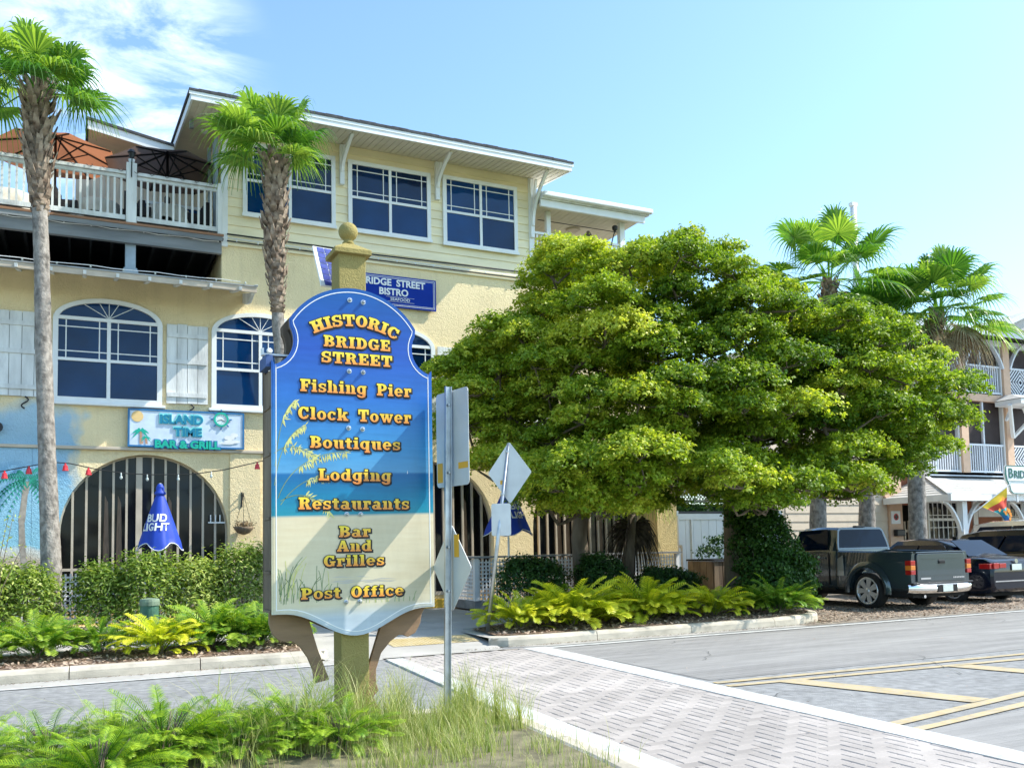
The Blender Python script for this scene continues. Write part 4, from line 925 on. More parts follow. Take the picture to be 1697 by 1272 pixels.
text('lettering', 'BRIDGE  STREET', 6.68, 19.892, 7.79, .225, M_WHITE, bs, .008, .007, sx_=.98)
text('lettering', 'BISTRO', 6.69, 19.892, 7.57, .225, M_WHITE, bs, .008, .007, sx_=.98)
text('lettering', 'SEAFOOD', 6.85, 19.892, 7.405, .095, M_WHITE, bs, .006, .001, sx_=1.15)
b = MB(); b.box(6.5, 7.2, 19.893, 19.899, 7.458, 7.464); b.box(6.5, 7.2, 19.893, 19.899, 7.348, 7.354); b.build('rule_line', M_WHITE, bs)

# ================================================================ BIG TOWN SIGN
SY = 7.0
sg = thing('town_sign', 'tall blue beach-scene town sign with orange lettering on an ochre post with ball finial', 'sign', (2.0, 7.18, .14))
def sign_outline(o=0.0):
    """right half from the top to the bottom, then mirrored; o = inset"""
    cx = 2.016
    h = []
    # apex arc, centre (0,3.02) radius .645
    for i in range(13):
        a = R(90-(90-33)*i/12); h.append(((.645-o)*math.cos(a)*.965, 3.02+(.643-o)*math.sin(a)))
    # cusp about (.522,3.385); concave bite
    bc, br = (.705, 3.20), .215
    a0, a1 = R(140), R(252)
    for i in range(1, 12):
        a = a0+(a1-a0)*i/11; h.append((bc[0]+(br+o)*math.cos(a), bc[1]+(br+o)*math.sin(a)))
    h.append((.662-o, 2.995+0.035-o)); h.append((.662-o, 1.062+o*.9))
    # bottom: out from the corner, dip to the middle
    for i in range(1, 13):
        t = i/12; x = (.662-o)*(1-t); s_ = .5-.5*math.cos(math.pi*min(1, max(0, (t-.10)/.90)))
        h.append((x, 1.062+o-.195*s_**1.15*(1)))
    r_ = [(cx+x, z) for x, z in h]; l_ = [(cx-x, z) for x, z in reversed(h[1:-1])]
    return r_+l_
# printed face: sky, sea and sand bands by height (it is a flat print)
def print_mat():
    m = bpy.data.materials.new('printed_beach_scene'); m.use_nodes = True; t = m.node_tree; b = t.nodes['Principled BSDF']
    b.inputs['Roughness'].default_value = 0.28; b.inputs['Specular IOR Level'].default_value = 0.35
    g = N(t, 'ShaderNodeTexCoord'); sx = N(t, 'ShaderNodeSeparateXYZ'); t.links.new(g.outputs['Object'], sx.inputs[0])
    nn = N(t, 'ShaderNodeTexNoise'); nn.inputs['Scale'].default_value = 3.0; nn.inputs['Detail'].default_value = 7
    mpn = N(t, 'ShaderNodeMapping'); mpn.inputs['Scale'].default_value = (1, 1, 9); t.links.new(g.outputs['Object'], mpn.inputs['Vector']); t.links.new(mpn.outputs[0], nn.inputs['Vector'])
    a = N(t, 'ShaderNodeMath', operation='MULTIPLY_ADD'); a.inputs[1].default_value = -0.020; t.links.new(sx.outputs['X'], a.inputs[0]); t.links.new(sx.outputs['Z'], a.inputs[2])
    mr = N(t, 'ShaderNodeMapRange'); mr.inputs['From Min'].default_value = 0.70; mr.inputs['From Max'].default_value = 3.55; t.links.new(a.outputs[0], mr.inputs['Value'])
    rp = N(t, 'ShaderNodeValToRGB'); c_ = rp.color_ramp
    def P(z): return (z-.14-.70)/2.85
    stops = [(.86,(0.52,0.60,0.68)),(1.02,(0.50,0.57,0.62)),(1.12,(0.68,0.61,0.43)),(1.45,(0.68,0.60,0.41)),(1.815,(0.72,0.61,0.41)),(1.825,(0.02,0.27,0.36)),(1.95,(0.01,0.22,0.38)),(2.152,(0.01,0.13,0.34)),(2.158,(0.11,0.34,0.58)),(2.35,(0.055,0.28,0.56)),(2.75,(0.028,0.155,0.49)),(3.15,(0.022,0.085,0.40)),(3.6,(0.012,0.09,0.32))]
    c_.elements[0].position = P(stops[0][0]); c_.elements[0].color = (*stops[0][1], 1); c_.elements[1].position = P(stops[-1][0]); c_.elements[1].color = (*stops[-1][1], 1)
    for z, q in stops[1:-1]:
        e = c_.elements.new(P(z)); e.color = (*q, 1)
    t.links.new(mr.outputs[0], rp.inputs['Fac'])
    mx_ = N(t, 'ShaderNodeMix', data_type='RGBA', blend_type='OVERLAY'); mx_.inputs['Factor'].default_value = 0.28
    t.links.new(rp.outputs['Color'], mx_.inputs['A']); t.links.new(nn.outputs['Color'], mx_.inputs['B']); 
    bw = N(t, 'ShaderNodeRGBToBW'); t.links.new(nn.outputs['Color'], bw.inputs[0]); t.links.new(bw.outputs[0], mx_.inputs['B'])
    t.links.new(mx_.outputs['Result'], b.inputs['Base Color']); return m
M_PRINT = print_mat(); stain(M_PRINT, .16, 2.2, (1, 1, .35), .5, .75)
ol = sign_outline(0)
bp = MB(); bp.slab([ol], SY, .022); bp.build('face_panel', M_PRINT, sg)
f2 = MB(); f2.slab([sign_outline(.012)], SY-.0025, .0024); f2.build('printed_face', M_PRINT, sg)
bk = MB(); bk.slab([ol], SY+.34, .022); bk.build('rear_face_panel', M_SIGNWOOD, sg)
# inner wood edge frames: boards round the inside of both faces
for y in (SY+.023, SY+.30):
    wf = MB(); wf.slab([sign_outline(.004), sign_outline(.055)], y, .038); wf.build('edge_frame', M_SIGNWOOD, sg)
for sgn in (-1, 1):
    x = 2.016+sgn*.645
    z = 1.08
    for k, hgt in enumerate((.30, .42, .50, .37, .30)):
        MB().box(x-.014, x+.014, SY+.062, SY+.299, z+.012, z+hgt-.012).build('side_board', M_SIGNWOOD, sg)
        MB().box(x-.022, x+.016, SY+.062, SY+.299, z-.010, z+.010).build('cross_piece', M_SIGNWOOD, sg); z += hgt
pl = MB(); pl.slab([sign_outline(.030), sign_outline(.037)], SY-.0042, .0016); pl.build('white_pinstripe', M_WHITE, sg)
# post, cap, ball
ps = MB(); ps.box(1.905, 2.135, SY+.060, SY+.290, .10, 4.0); po = ps.build('post', M_POST, sg, bevel=.008)
cp_ = MB(); a0, a1, b0, b1 = 1.865, 2.175, SY+.02, SY+.33
cp_.add([(a0,b0,3.965),(a1,b0,3.965),(a1,b1,3.965),(a0,b1,3.965),(a0,b0,4.005),(a1,b0,4.005),(a1,b1,4.005),(a0,b1,4.005),(1.985,SY+.14,4.085),(2.055,SY+.14,4.085),(2.055,SY+.21,4.085),(1.985,SY+.21,4.085)],
        [(0,3,2,1),(0,1,5,4),(1,2,6,5),(2,3,7,6),(3,0,4,7),(4,5,9,8),(5,6,10,9),(6,7,11,10),(7,4,8,11),(8,9,10,11)])
cp_.build('post_cap', M_POST, sg, bevel=.004)
bl = MB(); prof = [(.045,0),(.05,.012),(.036,.03)]+[(.080*math.sin(R(a)), .108-.080*math.cos(R(a))) for a in range(30, 181, 10)]
bl.lathe((2.02, SY+.175, 4.083), prof, 24); bl.build('ball_finial', M_POST, sg, smooth=True)
# carved brackets below
lb = [(1.36,1.075),(1.36,.985),(1.385,.90),(1.43,.855),(1.49,.835),(1.53,.84),(1.56,.822),(1.60,.79),(1.66,.70),(1.70,.60),(1.715,.50),(1.83,.52),(1.80,.60),(1.74,.76),(1.68,.96),(1.655,1.075)]
rbk = [(2.66,1.075),(2.615,1.0),(2.60,.92),(2.555,.845),(2.49,.815),(2.45,.835),(2.41,.835),(2.34,.79),(2.26,.70),(2.215,.57),(2.215,.46),(2.235,.40),(2.20,.365),(2.19,.345),(2.225,.27),(2.20,.18),(2.15,.14),(2.136,.14),(2.136,.56),(2.19,.72),(2.25,.90),(2.30,1.075)]
for q in (lb, rbk):
    b = MB(); b.slab([q], SY+.135, .045); b.build('carved_bracket', M_BRACKET, sg, bevel=.005)
# bolts
for x, z in ((1.978,3.563),(2.090,3.556),(1.970,2.98),(2.085,2.978),(1.961,2.519),(2.076,2.513),(1.941,1.826),(2.055,1.825),(1.931,1.133),(2.042,1.135)):
    b = MB(); b.lathe((x, SY-.0028, z), [(.020,0),(.020,-.004),(.013,-.005),(.013,-.022),(.006,-.030)], 12, axis='Y'); b.build('bolt', M_GALV, sg, smooth=False)

# --- chunky slab lettering, built glyph by glyph (cap height = 1)
def G_R(x0, y0, x1, y1): return ('R', x0, y0, x1, y1)
def G_P(*p): return ('P', p)
def G_A(cx, cy, rx, ry, tx, ty, a0=0, a1=360): return ('A', cx, cy, rx, ry, tx, ty, a0, a1)
S = .27; T = .17
GL = {
'H': (.92, [G_R(.10,0,.10+S,1), G_R(.55,0,.55+S,1), G_R(.3,.40,.6,.60), G_R(0,0,.44,.15), G_R(0,.85,.44,1), G_R(.48,0,.92,.15), G_R(.48,.85,.92,1)]),
'I': (.48, [G_R(.105,0,.375,1), G_R(0,0,.48,.16), G_R(0,.84,.48,1)]),
'S': (.74, [G_A(.37,.715,.36,.285,.24,.15,35,275), G_A(.37,.285,.37,.285,.25,.15,-145,95), G_R(.56,.60,.70,.97), G_R(.02,.03,.16,.40)]),
'T': (.84, [G_R(.285,0,.555,1), G_R(0,.82,.84,1), G_R(0,.58,.15,.9), G_R(.69,.58,.84,.9), G_R(.16,0,.68,.15)]),
'O': (.84, [G_A(.42,.5,.42,.51,.27,.16)]),
'R': (.90, [G_R(.09,0,.09+S,1), G_R(0,0,.44,.15), G_R(0,.84,.3,1), G_A(.42,.73,.38,.28,.26,.15,-95,95), G_R(.3,.84,.46,1), G_R(.3,.45,.5,.60), G_P((.42,.52),(.66,.50),(.84,.10),(.56,.10)), G_R(.56,0,.92,.15)]),
'C': (.82, [G_A(.43,.5,.43,.51,.27,.16,42,318), G_R(.62,.62,.78,.97), G_R(.66,.2,.78,.34)]),
'B': (.84, [G_R(.09,0,.09+S,1), G_R(0,0,.3,.15), G_R(0,.85,.3,1), G_A(.40,.735,.38,.265,.26,.14,-95,95), G_A(.42,.28,.42,.28,.27,.14,-95,95), G_R(.3,.43,.46,.58), G_R(.3,0,.46,.14), G_R(.3,.86,.44,1)]),
'D': (.86, [G_R(.09,0,.09+S,1), G_R(0,0,.3,.16), G_R(0,.84,.3,1), G_A(.38,.5,.48,.5,.27,.16,-95,95), G_R(.3,0,.42,.16), G_R(.3,.84,.42,1)]),
'G': (.88, [G_A(.43,.5,.43,.51,.27,.16,45,330), G_R(.62,.64,.78,.97), G_R(.56,.05,.80,.42), G_R(.46,.34,.88,.48)]),
'E': (.78, [G_R(.09,0,.09+S,1), G_R(0,0,.76,.17), G_R(0,.83,.74,1), G_R(.3,.42,.56,.58), G_R(.46,.34,.57,.66), G_R(.62,.0,.78,.38), G_R(.60,.66,.74,1)]),
'F': (.76, [G_R(.09,0,.09+S,1), G_R(0,0,.48,.15), G_R(0,.83,.74,1), G_R(.3,.42,.54,.58), G_R(.46,.34,.57,.66), G_R(.60,.62,.76,1)]),
'P': (.82, [G_R(.09,0,.09+S,1), G_R(0,0,.48,.15), G_R(0,.85,.3,1), G_A(.41,.69,.40,.31,.26,.15,-95,95), G_R(.3,.38,.46,.53), G_R(.3,.85,.45,1)]),
'L': (.78, [G_R(.09,0,.09+S,1), G_R(0,0,.76,.17), G_R(0,.85,.48,1), G_R(.62,.0,.78,.42)]),
'A': (.94, [G_P((.04,.05),(.24,.05),(.52,.98),(.36,1)), G_P((.36,1),(.60,1),(.90,.05),(.60,.05)), G_R(.24,.26,.68,.40), G_R(0,0,.36,.15), G_R(.52,0,.94,.15)]),
'i': (.42, [G_R(.09,0,.09+.25,.72), G_R(0,0,.42,.13), G_R(0,.59,.3,.72), G_R(.09,.80,.34,1.0)]),
'l': (.42, [G_R(.09,0,.09+.25,1), G_R(0,0,.42,.13), G_R(0,.87,.3,1)]),
's': (.60, [G_A(.30,.52,.29,.21,.2,.12,30,275), G_A(.30,.205,.30,.205,.2,.12,-150,95), G_R(.46,.46,.57,.71), G_R(.02,.01,.13,.27)]),
'h': (.80, [G_R(.08,0,.33,1), G_R(0,0,.38,.13), G_R(0,.87,.3,1), G_A(.46,.47,.26,.26,.24,.15,0,100), G_R(.48,0,.72,.48), G_R(.42,0,.80,.13)]),
'n': (.80, [G_R(.08,0,.33,.72), G_R(0,0,.38,.13), G_R(0,.59,.3,.72), G_A(.46,.47,.26,.26,.24,.15,0,100), G_R(.48,0,.72,.48), G_R(.42,0,.80,.13)]),
'u': (.80, [G_R(.08,.22,.33,.72), G_R(.48,0,.73,.72), G_R(0,.59,.2,.72), G_R(.40,.59,.6,.72), G_A(.34,.25,.26,.26,.24,.14,180,280), G_R(.6,0,.80,.13)]),
'g': (.76, [G_A(.34,.37,.34,.355,.23,.13), G_R(.44,-.10,.69,.72), G_R(.5,.59,.76,.72), G_A(.35,-.08,.34,.20,.22,.13,170,362)]),
'q': (.78, [G_A(.34,.36,.34,.365,.23,.13), G_R(.45,-.26,.70,.72), G_R(.36,-.28,.78,-.15), G_R(.5,.59,.74,.72)]),
'd': (.80, [G_A(.34,.36,.34,.365,.23,.13), G_R(.46,0,.71,1), G_R(.38,.87,.6,1), G_R(.5,0,.80,.13)]),
'e': (.70, [G_A(.35,.36,.35,.37,.23,.13,0,322), G_R(.2,.31,.66,.42)]),
'r': (.60, [G_R(.08,0,.33,.72), G_R(0,0,.42,.13), G_R(0,.59,.3,.72), G_R(.33,.56,.60,.73), G_R(.42,.42,.60,.6)]),
'o': (.70, [G_A(.35,.36,.35,.37,.23,.13)]),
'c': (.66, [G_A(.35,.36,.35,.37,.23,.13,40,325), G_R(.46,.44,.62,.66)]),
'k': (.86, [G_R(.08,0,.33,1), G_R(0,0,.38,.13), G_R(0,.87,.3,1), G_P((.30,.30),(.40,.22),(.72,.62),(.52,.66)), G_P((.38,.36),(.56,.48),(.82,.06),(.54,.06)), G_R(.48,0,.86,.13), G_R(.46,.59,.80,.72)]),
'w': (1.08, [G_P((.04,.66),(.30,.66),(.44,0),(.30,0)), G_P((.30,0),(.44,0),(.64,.66),(.50,.66)), G_P((.46,.66),(.68,.66),(.82,0),(.66,0)), G_P((.66,0),(.82,0),(1.04,.66),(.90,.66)), G_R(0,.59,.38,.72), G_R(.44,.59,.72,.72), G_R(.80,.59,1.08,.72)]),
't': (.52, [G_R(.12,.08,.37,.90), G_R(0,.56,.50,.72), G_A(.36,.18,.24,.19,.2,.13,180,320)]),
'a': (.74, [G_R(.40,0,.64,.50), G_A(.36,.50,.28,.22,.24,.12,0,165), G_A(.28,.20,.28,.215,.2,.12), G_R(.5,0,.74,.13)]),
'f': (.52, [G_R(.10,0,.35,.82), G_R(0,0,.44,.13), G_R(0,.58,.46,.71), G_A(.34,.78,.24,.22,.22,.14,35,180)]),
}
def glyph_polys(ch, o=0.0):
    out = []
    for e in GL[ch][1]:
        if e[0] == 'R': _, a, b, c, d = e; out.append([(a-o,b-o),(c+o,b-o),(c+o,d+o),(a-o,d+o)])
        elif e[0] == 'P':
            p = [Vector(q) for q in e[1]]
            if o:
                c = sum(p, Vector((0,0)))/len(p); q = []
                n = len(p)
                for i in range(n):
                    d0 = (p[i]-p[i-1]).normalized(); d1 = (p[(i+1)%n]-p[i]).normalized()
                    n0, n1 = Vector((d0.y,-d0.x)), Vector((d1.y,-d1.x))
                    if (p[i]-c).dot(n0) < 0: n0 = -n0
                    if (p[i]-c).dot(n1) < 0: n1 = -n1
                    b_ = (n0+n1); b_ = b_/max(.5, b_.length_squared/2) if b_.length > 1e-4 else Vector((0,0)); q.append(p[i]+b_*o)
                p = q
            out.append([tuple(q) for q in p])
        else:
            _, cx, cy, rx, ry, tx, ty, a0, a1 = e; k = max(5, int(abs(a1-a0)/24)); RX, RY = rx+o, ry+o; IX, IY = max(.012, rx-tx-o), max(.012, ry-ty-o)
            e0 = math.degrees(o/max(.1,rx)) if a1-a0 < 359 else 0
            b0, b1 = a0-e0, a1+e0
            for i in range(k):
                u, v = R(b0+(b1-b0)*i/k), R(b0+(b1-b0)*(i+1)/k)
                out.append([(cx+RX*math.cos(u),cy+RY*math.sin(u)),(cx+RX*math.cos(v),cy+RY*math.sin(v)),(cx+IX*math.cos(v),cy+IY*math.sin(v)),(cx+IX*math.cos(u),cy+IY*math.sin(u))])
    return out
def lettermat():
    m = bpy.data.materials.new('yellow_to_orange_lettering'); m.use_nodes = True; t = m.node_tree; b = t.nodes['Principled BSDF']; b.inputs['Roughness'].default_value = .35
    at = N(t, 'ShaderNodeAttribute', attribute_name='grade'); rp = N(t, 'ShaderNodeValToRGB'); c = rp.color_ramp
    c.elements[0].position = 0.0; c.elements[0].color = (.84,.27,.05,1); c.elements[1].position = 1; c.elements[1].color = (.90,.74,.05,1)
    k = c.elements.new(.5); k.color = (.90,.52,.04,1); t.links.new(at.outputs['Fac'], rp.inputs['Fac']); t.links.new(rp.outputs['Color'], b.inputs['Base Color']); return m
M_LET = lettermat(); M_LETB = mat('black_letter_outline', (0.012,0.010,0.012), rough=.5, var=0)
def word(s_, x0, x1, zb, h, tilt=0.0, gap=.10, space=.55, arc=None, flow=.0):
    wd = 0; pos = []
    for ch in s_:
        if ch == ' ': wd += space; pos.append(None); continue
        pos.append(wd); wd += GL[ch][0]+gap
    wd -= gap; sc = (x1-x0)/wd
    for ch, p in zip(s_, pos):
        if p is None: continue
        mid = (p+GL[ch][0]/2); root_ = None
        for (o, dx, dz, y, m, nm) in ((0,0,0,SY-.0112,M_LET,'letter'), (.06,0,0,SY-.0088,M_LETB,'letter_outline'), (.085,.006,-.007,SY-.0062,M_LETB,'letter_shadow')):
            b = MB(); gr = []
            for q, poly in enumerate(glyph_polys(ch, o)):
                pts = []
                for a, c_ in poly:
                    if arc:
                        u = (mid/wd)*2-1; ang = -u*arc[0]; cx_ = (x0+x1)/2; rr_ = arc[1]
                        lx, lz = (a-GL[ch][0]/2)*sc, c_*h
                        px_ = cx_+rr_*math.sin(-ang)+lx*math.cos(-ang)+lz*math.sin(-ang); pz = zb-rr_+rr_*math.cos(ang)-lx*math.sin(-ang)+lz*math.cos(ang)
                    else: px_, pz = x0+(p+a)*sc, zb+c_*h+tilt*((p+a)/wd)
                    pts.append((px_+dx, y-.00005*(q%9), pz+dz)); gr.append(min(1, max(0, c_)))
                b.add(pts, [tuple(range(len(pts)))])
            o_ = b.build(nm, m, root_ or sg, fix=False)
            if root_ is None:
                root_ = o_; a_ = o_.data.attributes.new('grade', 'FLOAT', 'POINT'); a_.data.foreach_set('value', gr)
word('HISTORIC', 1.650, 2.400, 3.348, .096, arc=(.50, .70), gap=.06)
word('BRIDGE', 1.762, 2.314, 3.166, .092)
word('STREET', 1.742, 2.330, 3.036, .092)
word('Fishing Pier', 1.574, 2.492, 2.795, .098, space=.75)
word('Clock Tower', 1.556, 2.488, 2.575, .098, space=.7)
word('Boutiques', 1.650, 2.391, 2.350, .094)
word('Lodging', 1.716, 2.310, 2.094, .094)
word('Restaurants', 1.558, 2.462, 1.866, .094)
word('Bar', 1.876, 2.133, 1.646, .088)
word('And', 1.858, 2.142, 1.532, .088)
word('Grilles', 1.752, 2.245, 1.416, .088)
word('Post Office', 1.574, 2.408, 1.168, .088, space=.7)
# printed sea oats and dune grass, dune ripples, tiny sail
M_OATP = mat('printed_yellow_oats', (0.62,0.60,0.20), rough=.4, var=.25, scale=12); M_OATG = mat('printed_green_grass', (0.20,0.28,0.12), rough=.4, var=.35, scale=8)
oats = MB(); rr = random.Random(5)
def ribbon(m_, pts, w, y):
    for (a, b_), (c_, d_) in zip(pts, pts[1:]):
        dx, dz = c_-a, d_-b_; L_ = math.hypot(dx, dz)+1e-9; nx, nz_ = -dz/L_*w, dx/L_*w
        m_.add([(a-nx,y,b_-nz_),(c_-nx,y,d_-nz_),(c_+nx,y,d_+nz_),(a+nx,y,b_+nz_)], [(0,1,2,3)])
stems = MB()
for (x0, z0_, x1, z1_, x2, z2_) in ((1.40,1.95,1.52,2.30,1.95,2.33),(1.375,2.05,1.42,2.45,1.62,2.53),(1.42,1.90,1.60,2.18,1.98,2.15),(1.38,2.2,1.42,2.68,1.55,2.72),(1.42,1.93,1.62,2.06,1.82,1.83),(1.375,2.30,1.5,2.42,1.70,2.28)):
    pts = [((1-t)**2*x0+2*t*(1-t)*x1+t*t*x2, (1-t)**2*z0_+2*t*(1-t)*z1_+t*t*z2_) for t in np.linspace(0,1,14)]
    ribbon(stems, pts, .0028, SY-.0036)
    for k in range(46):
        t = rr.uniform(.45,1); px_ = (1-t)**2*x0+2*t*(1-t)*x1+t*t*x2; pz = (1-t)**2*z0_+2*t*(1-t)*z1_+t*t*z2_
        if px_ < 1.385: continue
        L_ = rr.uniform(.03,.075); a = R(rr.uniform(-115,-55) if rr.random() < .8 else rr.uniform(-20,60))
        oats.add([(px_,SY-.0038-.00001*(k%9),pz),(px_+L_*.45*math.cos(a-.22),SY-.0038-.00001*(k%9),pz+L_*.45*math.sin(a-.22)),(px_+L_*math.cos(a),SY-.0038-.00001*(k%9),pz+L_*math.sin(a)),(px_+L_*.45*math.cos(a+.22),SY-.0038-.00001*(k%9),pz+L_*.45*math.sin(a+.22))], [(0,1,2,3)])
stems.build('printed_stems', M_OATG, sg, fix=False); oats.build('printed_sea_oats', M_OATP, sg, fix=False)
gg = MB(); yy = MB()
for k in range(64):
    x = rr.choice([rr.uniform(1.40,1.75), rr.uniform(1.40,1.95), rr.uniform(1.40,1.62), rr.uniform(2.05,2.5)]); z = rr.uniform(1.13,1.22) if x < 1.9 else 1.12; H = rr.uniform(.08,.42) if x < 1.8 else rr.uniform(.04,.12); ln_ = rr.uniform(-.25,.45)*H
    zz = [(x+ln_*t*t, z+H*t*(1-.25*t)) for t in np.linspace(0,1,6)]
    zz = [p for p in zz if p[0] > 1.395]
    if len(zz) > 1: ribbon(gg if k % 3 else yy, zz, .0022, SY-.0037-.00001*(k%7))
gg.build('printed_grass', M_OATG, sg, fix=False); yy.build('printed_grass', M_OATP, sg, fix=False)
dn = MB()
for k in range(16):
    x = rr.uniform(1.8,2.2); z = rr.uniform(1.24,1.36) if k % 2 else rr.uniform(1.28,1.30); L_ = rr.uniform(.08,.22)
    yk = SY-.0030-.00004*k; dn.add([(x,yk,z),(x+L_*.3,yk,z+rr.uniform(.004,.010)),(x+L_,yk,z+rr.uniform(-.01,.01)),(x+L_*.5,yk,z-.003)], [(0,1,2,3)])
dn.build('printed_dune_ripples', mat('printed_grey_dune', (0.50,0.47,0.41), rough=.4), sg, fix=False)
sl_ = MB(); sl_.add([(2.45,SY-.0036,2.16),(2.458,SY-.0036,2.16),(2.455,SY-.0036,2.19)], [(0,1,2)]); sl_.build('printed_sail', M_WHITE, sg, fix=False)
# lamp arm on the left shoulder, and solar panel behind the post
la = MB(); la.box(1.30, 1.52, SY+.10, SY+.16, 3.085, 3.10); la.box(1.30, 1.315, SY+.10, SY+.16, 3.10, 3.14); la.lathe((1.345, SY+.03, 3.105), [(.018,-.02),(.024,0),(.018,.02)], 10, axis='Y'); la.build('lamp_arm', M_WHITE, sg)
b = MB(); b.box(1.318,1.37,SY+.03,SY+.30,2.98,3.075); b.build('blue_cap_block', mat('dark_blue_panel_edge', (0.05,0.10,0.26)), sg)
sp_ = thing('solar_panel', 'small tilted solar panel fixed behind the top of the ochre post', 'solar panel', (1.9, 7.36, 3.7))
u = Vector((1, .15, .0)).normalized(); v = Vector((-.13, .30, 1)).normalized(); c0 = Vector((1.985, 7.46, 3.955))
b = MB(); b.obox(c0, u*.34, v*.385, u.cross(v)*.02); b.build('frame', M_WHITE, sp_)
nn_ = u.cross(v); nn_ = nn_ if nn_.y < 0 else -nn_
cell = mat('blue_solar_cell', (0.07,0.09,0.34), rough=.15, var=.25, scale=20)
for i in range(4):
    for j in range(7):
        b = MB(); b.obox(c0+u*(-.105+.07*i)+v*(-.162+.054*j)+nn_*.012, u*.062, v*.048, nn_*.004); b.build('solar_cell', cell, sp_)
b = MB(); b.bar(c0-nn_*.02, (2.02, 7.30, 3.78), .03, .03); b.build('mounting_arm', M_GALV, sp_)

# ================================================================ ROAD SIGNS SEEN FROM BEHIND
def upost(par, base, top, w=.048):
    m_ = MB(); m_.bar(base, top, w, .004, (0,1,0)); a, b_ = Vector(base), Vector(top)
    m2 = MB()
    for s_ in (-1, 1): m2.bar(a+Vector((s_*w*.5, -.012, 0)), b_+Vector((s_*w*.5, -.012, 0)), .004, .030, (0,1,0))
    m2.v, m2.f = m2.v, m2.f; m_.add(m2.v, m2.f)
    return m_.build('post', M_GALV, par)
def plate(par, c, ud, wd, hd, shape='rect', name='sign_plate', th=.003, m=M_SIGNBACK):
    """ud: horizontal direction in the plate"""
    c = Vector(c); u = Vector(ud).normalized(); v = Vector((0,0,1)); n_ = u.cross(v); m_ = MB()
    if shape == 'rect':
        r_ = .035; pts = []
        for sx_, sz_, a0 in ((1,1,0),(-1,1,90),(-1,-1,180),(1,-1,270)):
            for q in range(4):
                a = R(a0+30*q); pts.append((sx_*(wd/2-r_)+r_*math.cos(a), sz_*(hd/2-r_)+r_*math.sin(a)))
    else:
        pts = []
        for k in range(4):
            a = R(90*k); cx_, cz_ = math.cos(a)*(wd/2-.03), math.sin(a)*(hd/2-.03)
            for q in (-35, 0, 35): pts.append((cx_+.03*math.cos(a+R(q)), cz_+.03*math.sin(a+R(q))))
    n = len(pts); vs = [c+u*a+v*b_ for a, b_ in pts]+[c+u*a+v*b_+n_*th for a, b_ in pts]
    m_.add(vs, [tuple(range(n)), tuple(reversed(range(n, 2*n)))]+[(i,(i+1)%n,(i+1)%n+n,i+n) for i in range(n)])
    return m_.build(name, m, par)
rs = thing('road_sign', 'galvanised post beside the big sign, tall rectangular plate above a diamond, seen from behind', 'road sign', (2.68, 6.72, .14))
upost(rs, (2.66,6.72,.10), (2.71,6.72,2.85))
pu = Vector((.09, -.56, 0))
plate(rs, (2.745, 6.72, 2.43), pu, .50, .78); plate(rs, (2.725, 6.72, 1.385), pu, .58, .68, 'dia')
pn = pu.normalized()
for (c, w_, h_) in (((2.745, 6.72, 2.13), .07, .10),):
    for s_, ww, hh in ((-.195, .08, .16), (.165, .14, .05)):
        b = MB(); cc = Vector((2.745,6.72,2.13))+pn*s_+pn.cross(Vector((0,0,1)))*.005; cc.z = 2.16 if s_ < 0 else 2.20
        b.obox(cc, pn*ww, Vector((0,0,hh)), pn.cross(Vector((0,0,1)))*.003); b.build('sticker', M_STICKER, rs)
b = MB(); cc = Vector((2.725,6.72,1.56))+pn*.08+pn.cross(Vector((0,0,1)))*.005; b.obox(cc, pn*.07, Vector((0,0,.18)), pn.cross(Vector((0,0,1)))*.003); b.build('sticker', M_STICKER, rs)
for c in ((2.74,2.70),(2.735,2.15),(2.72,1.55),(2.715,1.2)):
    b = MB(); b.lathe((c[0]-.03, 6.705, c[1]), [(.010,-.012),(.012,0)], 8, axis='Y'); b.build('bolt', M_GALV, rs)
rs2 = thing('road_sign', 'leaning grey post with a diamond plate over a small rectangle, by the right planting bed', 'road sign', (6.12, 13.6, .13))
b = MB(); b.tube([(6.12,13.6,.10),(6.58,13.6,3.28)], .032, 10); b.build('post', M_GALV, rs2, smooth=True)
pu2 = Vector((.42,-.40,0))
plate(rs2, (6.575,13.57,2.78), pu2, .76, 1.02, 'dia'); 
plate(rs2, (6.395,13.56,1.99), pu2, .34, .54, 'rect')
b = MB(); p2n = pu2.normalized(); cc = Vector((6.575,13.57,2.62))-p2n*.13+p2n.cross(Vector((0,0,1)))*.006; b.obox(cc, p2n*.08, (0,0,.07), p2n.cross(Vector((0,0,1)))*.003); b.build('sticker', M_STICKER, rs2)
for z in (3.14, 2.42):
    b = MB(); b.lathe((6.58-(3.28-z)*.145, 13.6, z), [(.045,-.015),(.045,.015)], 10); b.build('clamp', M_GALV, rs2)

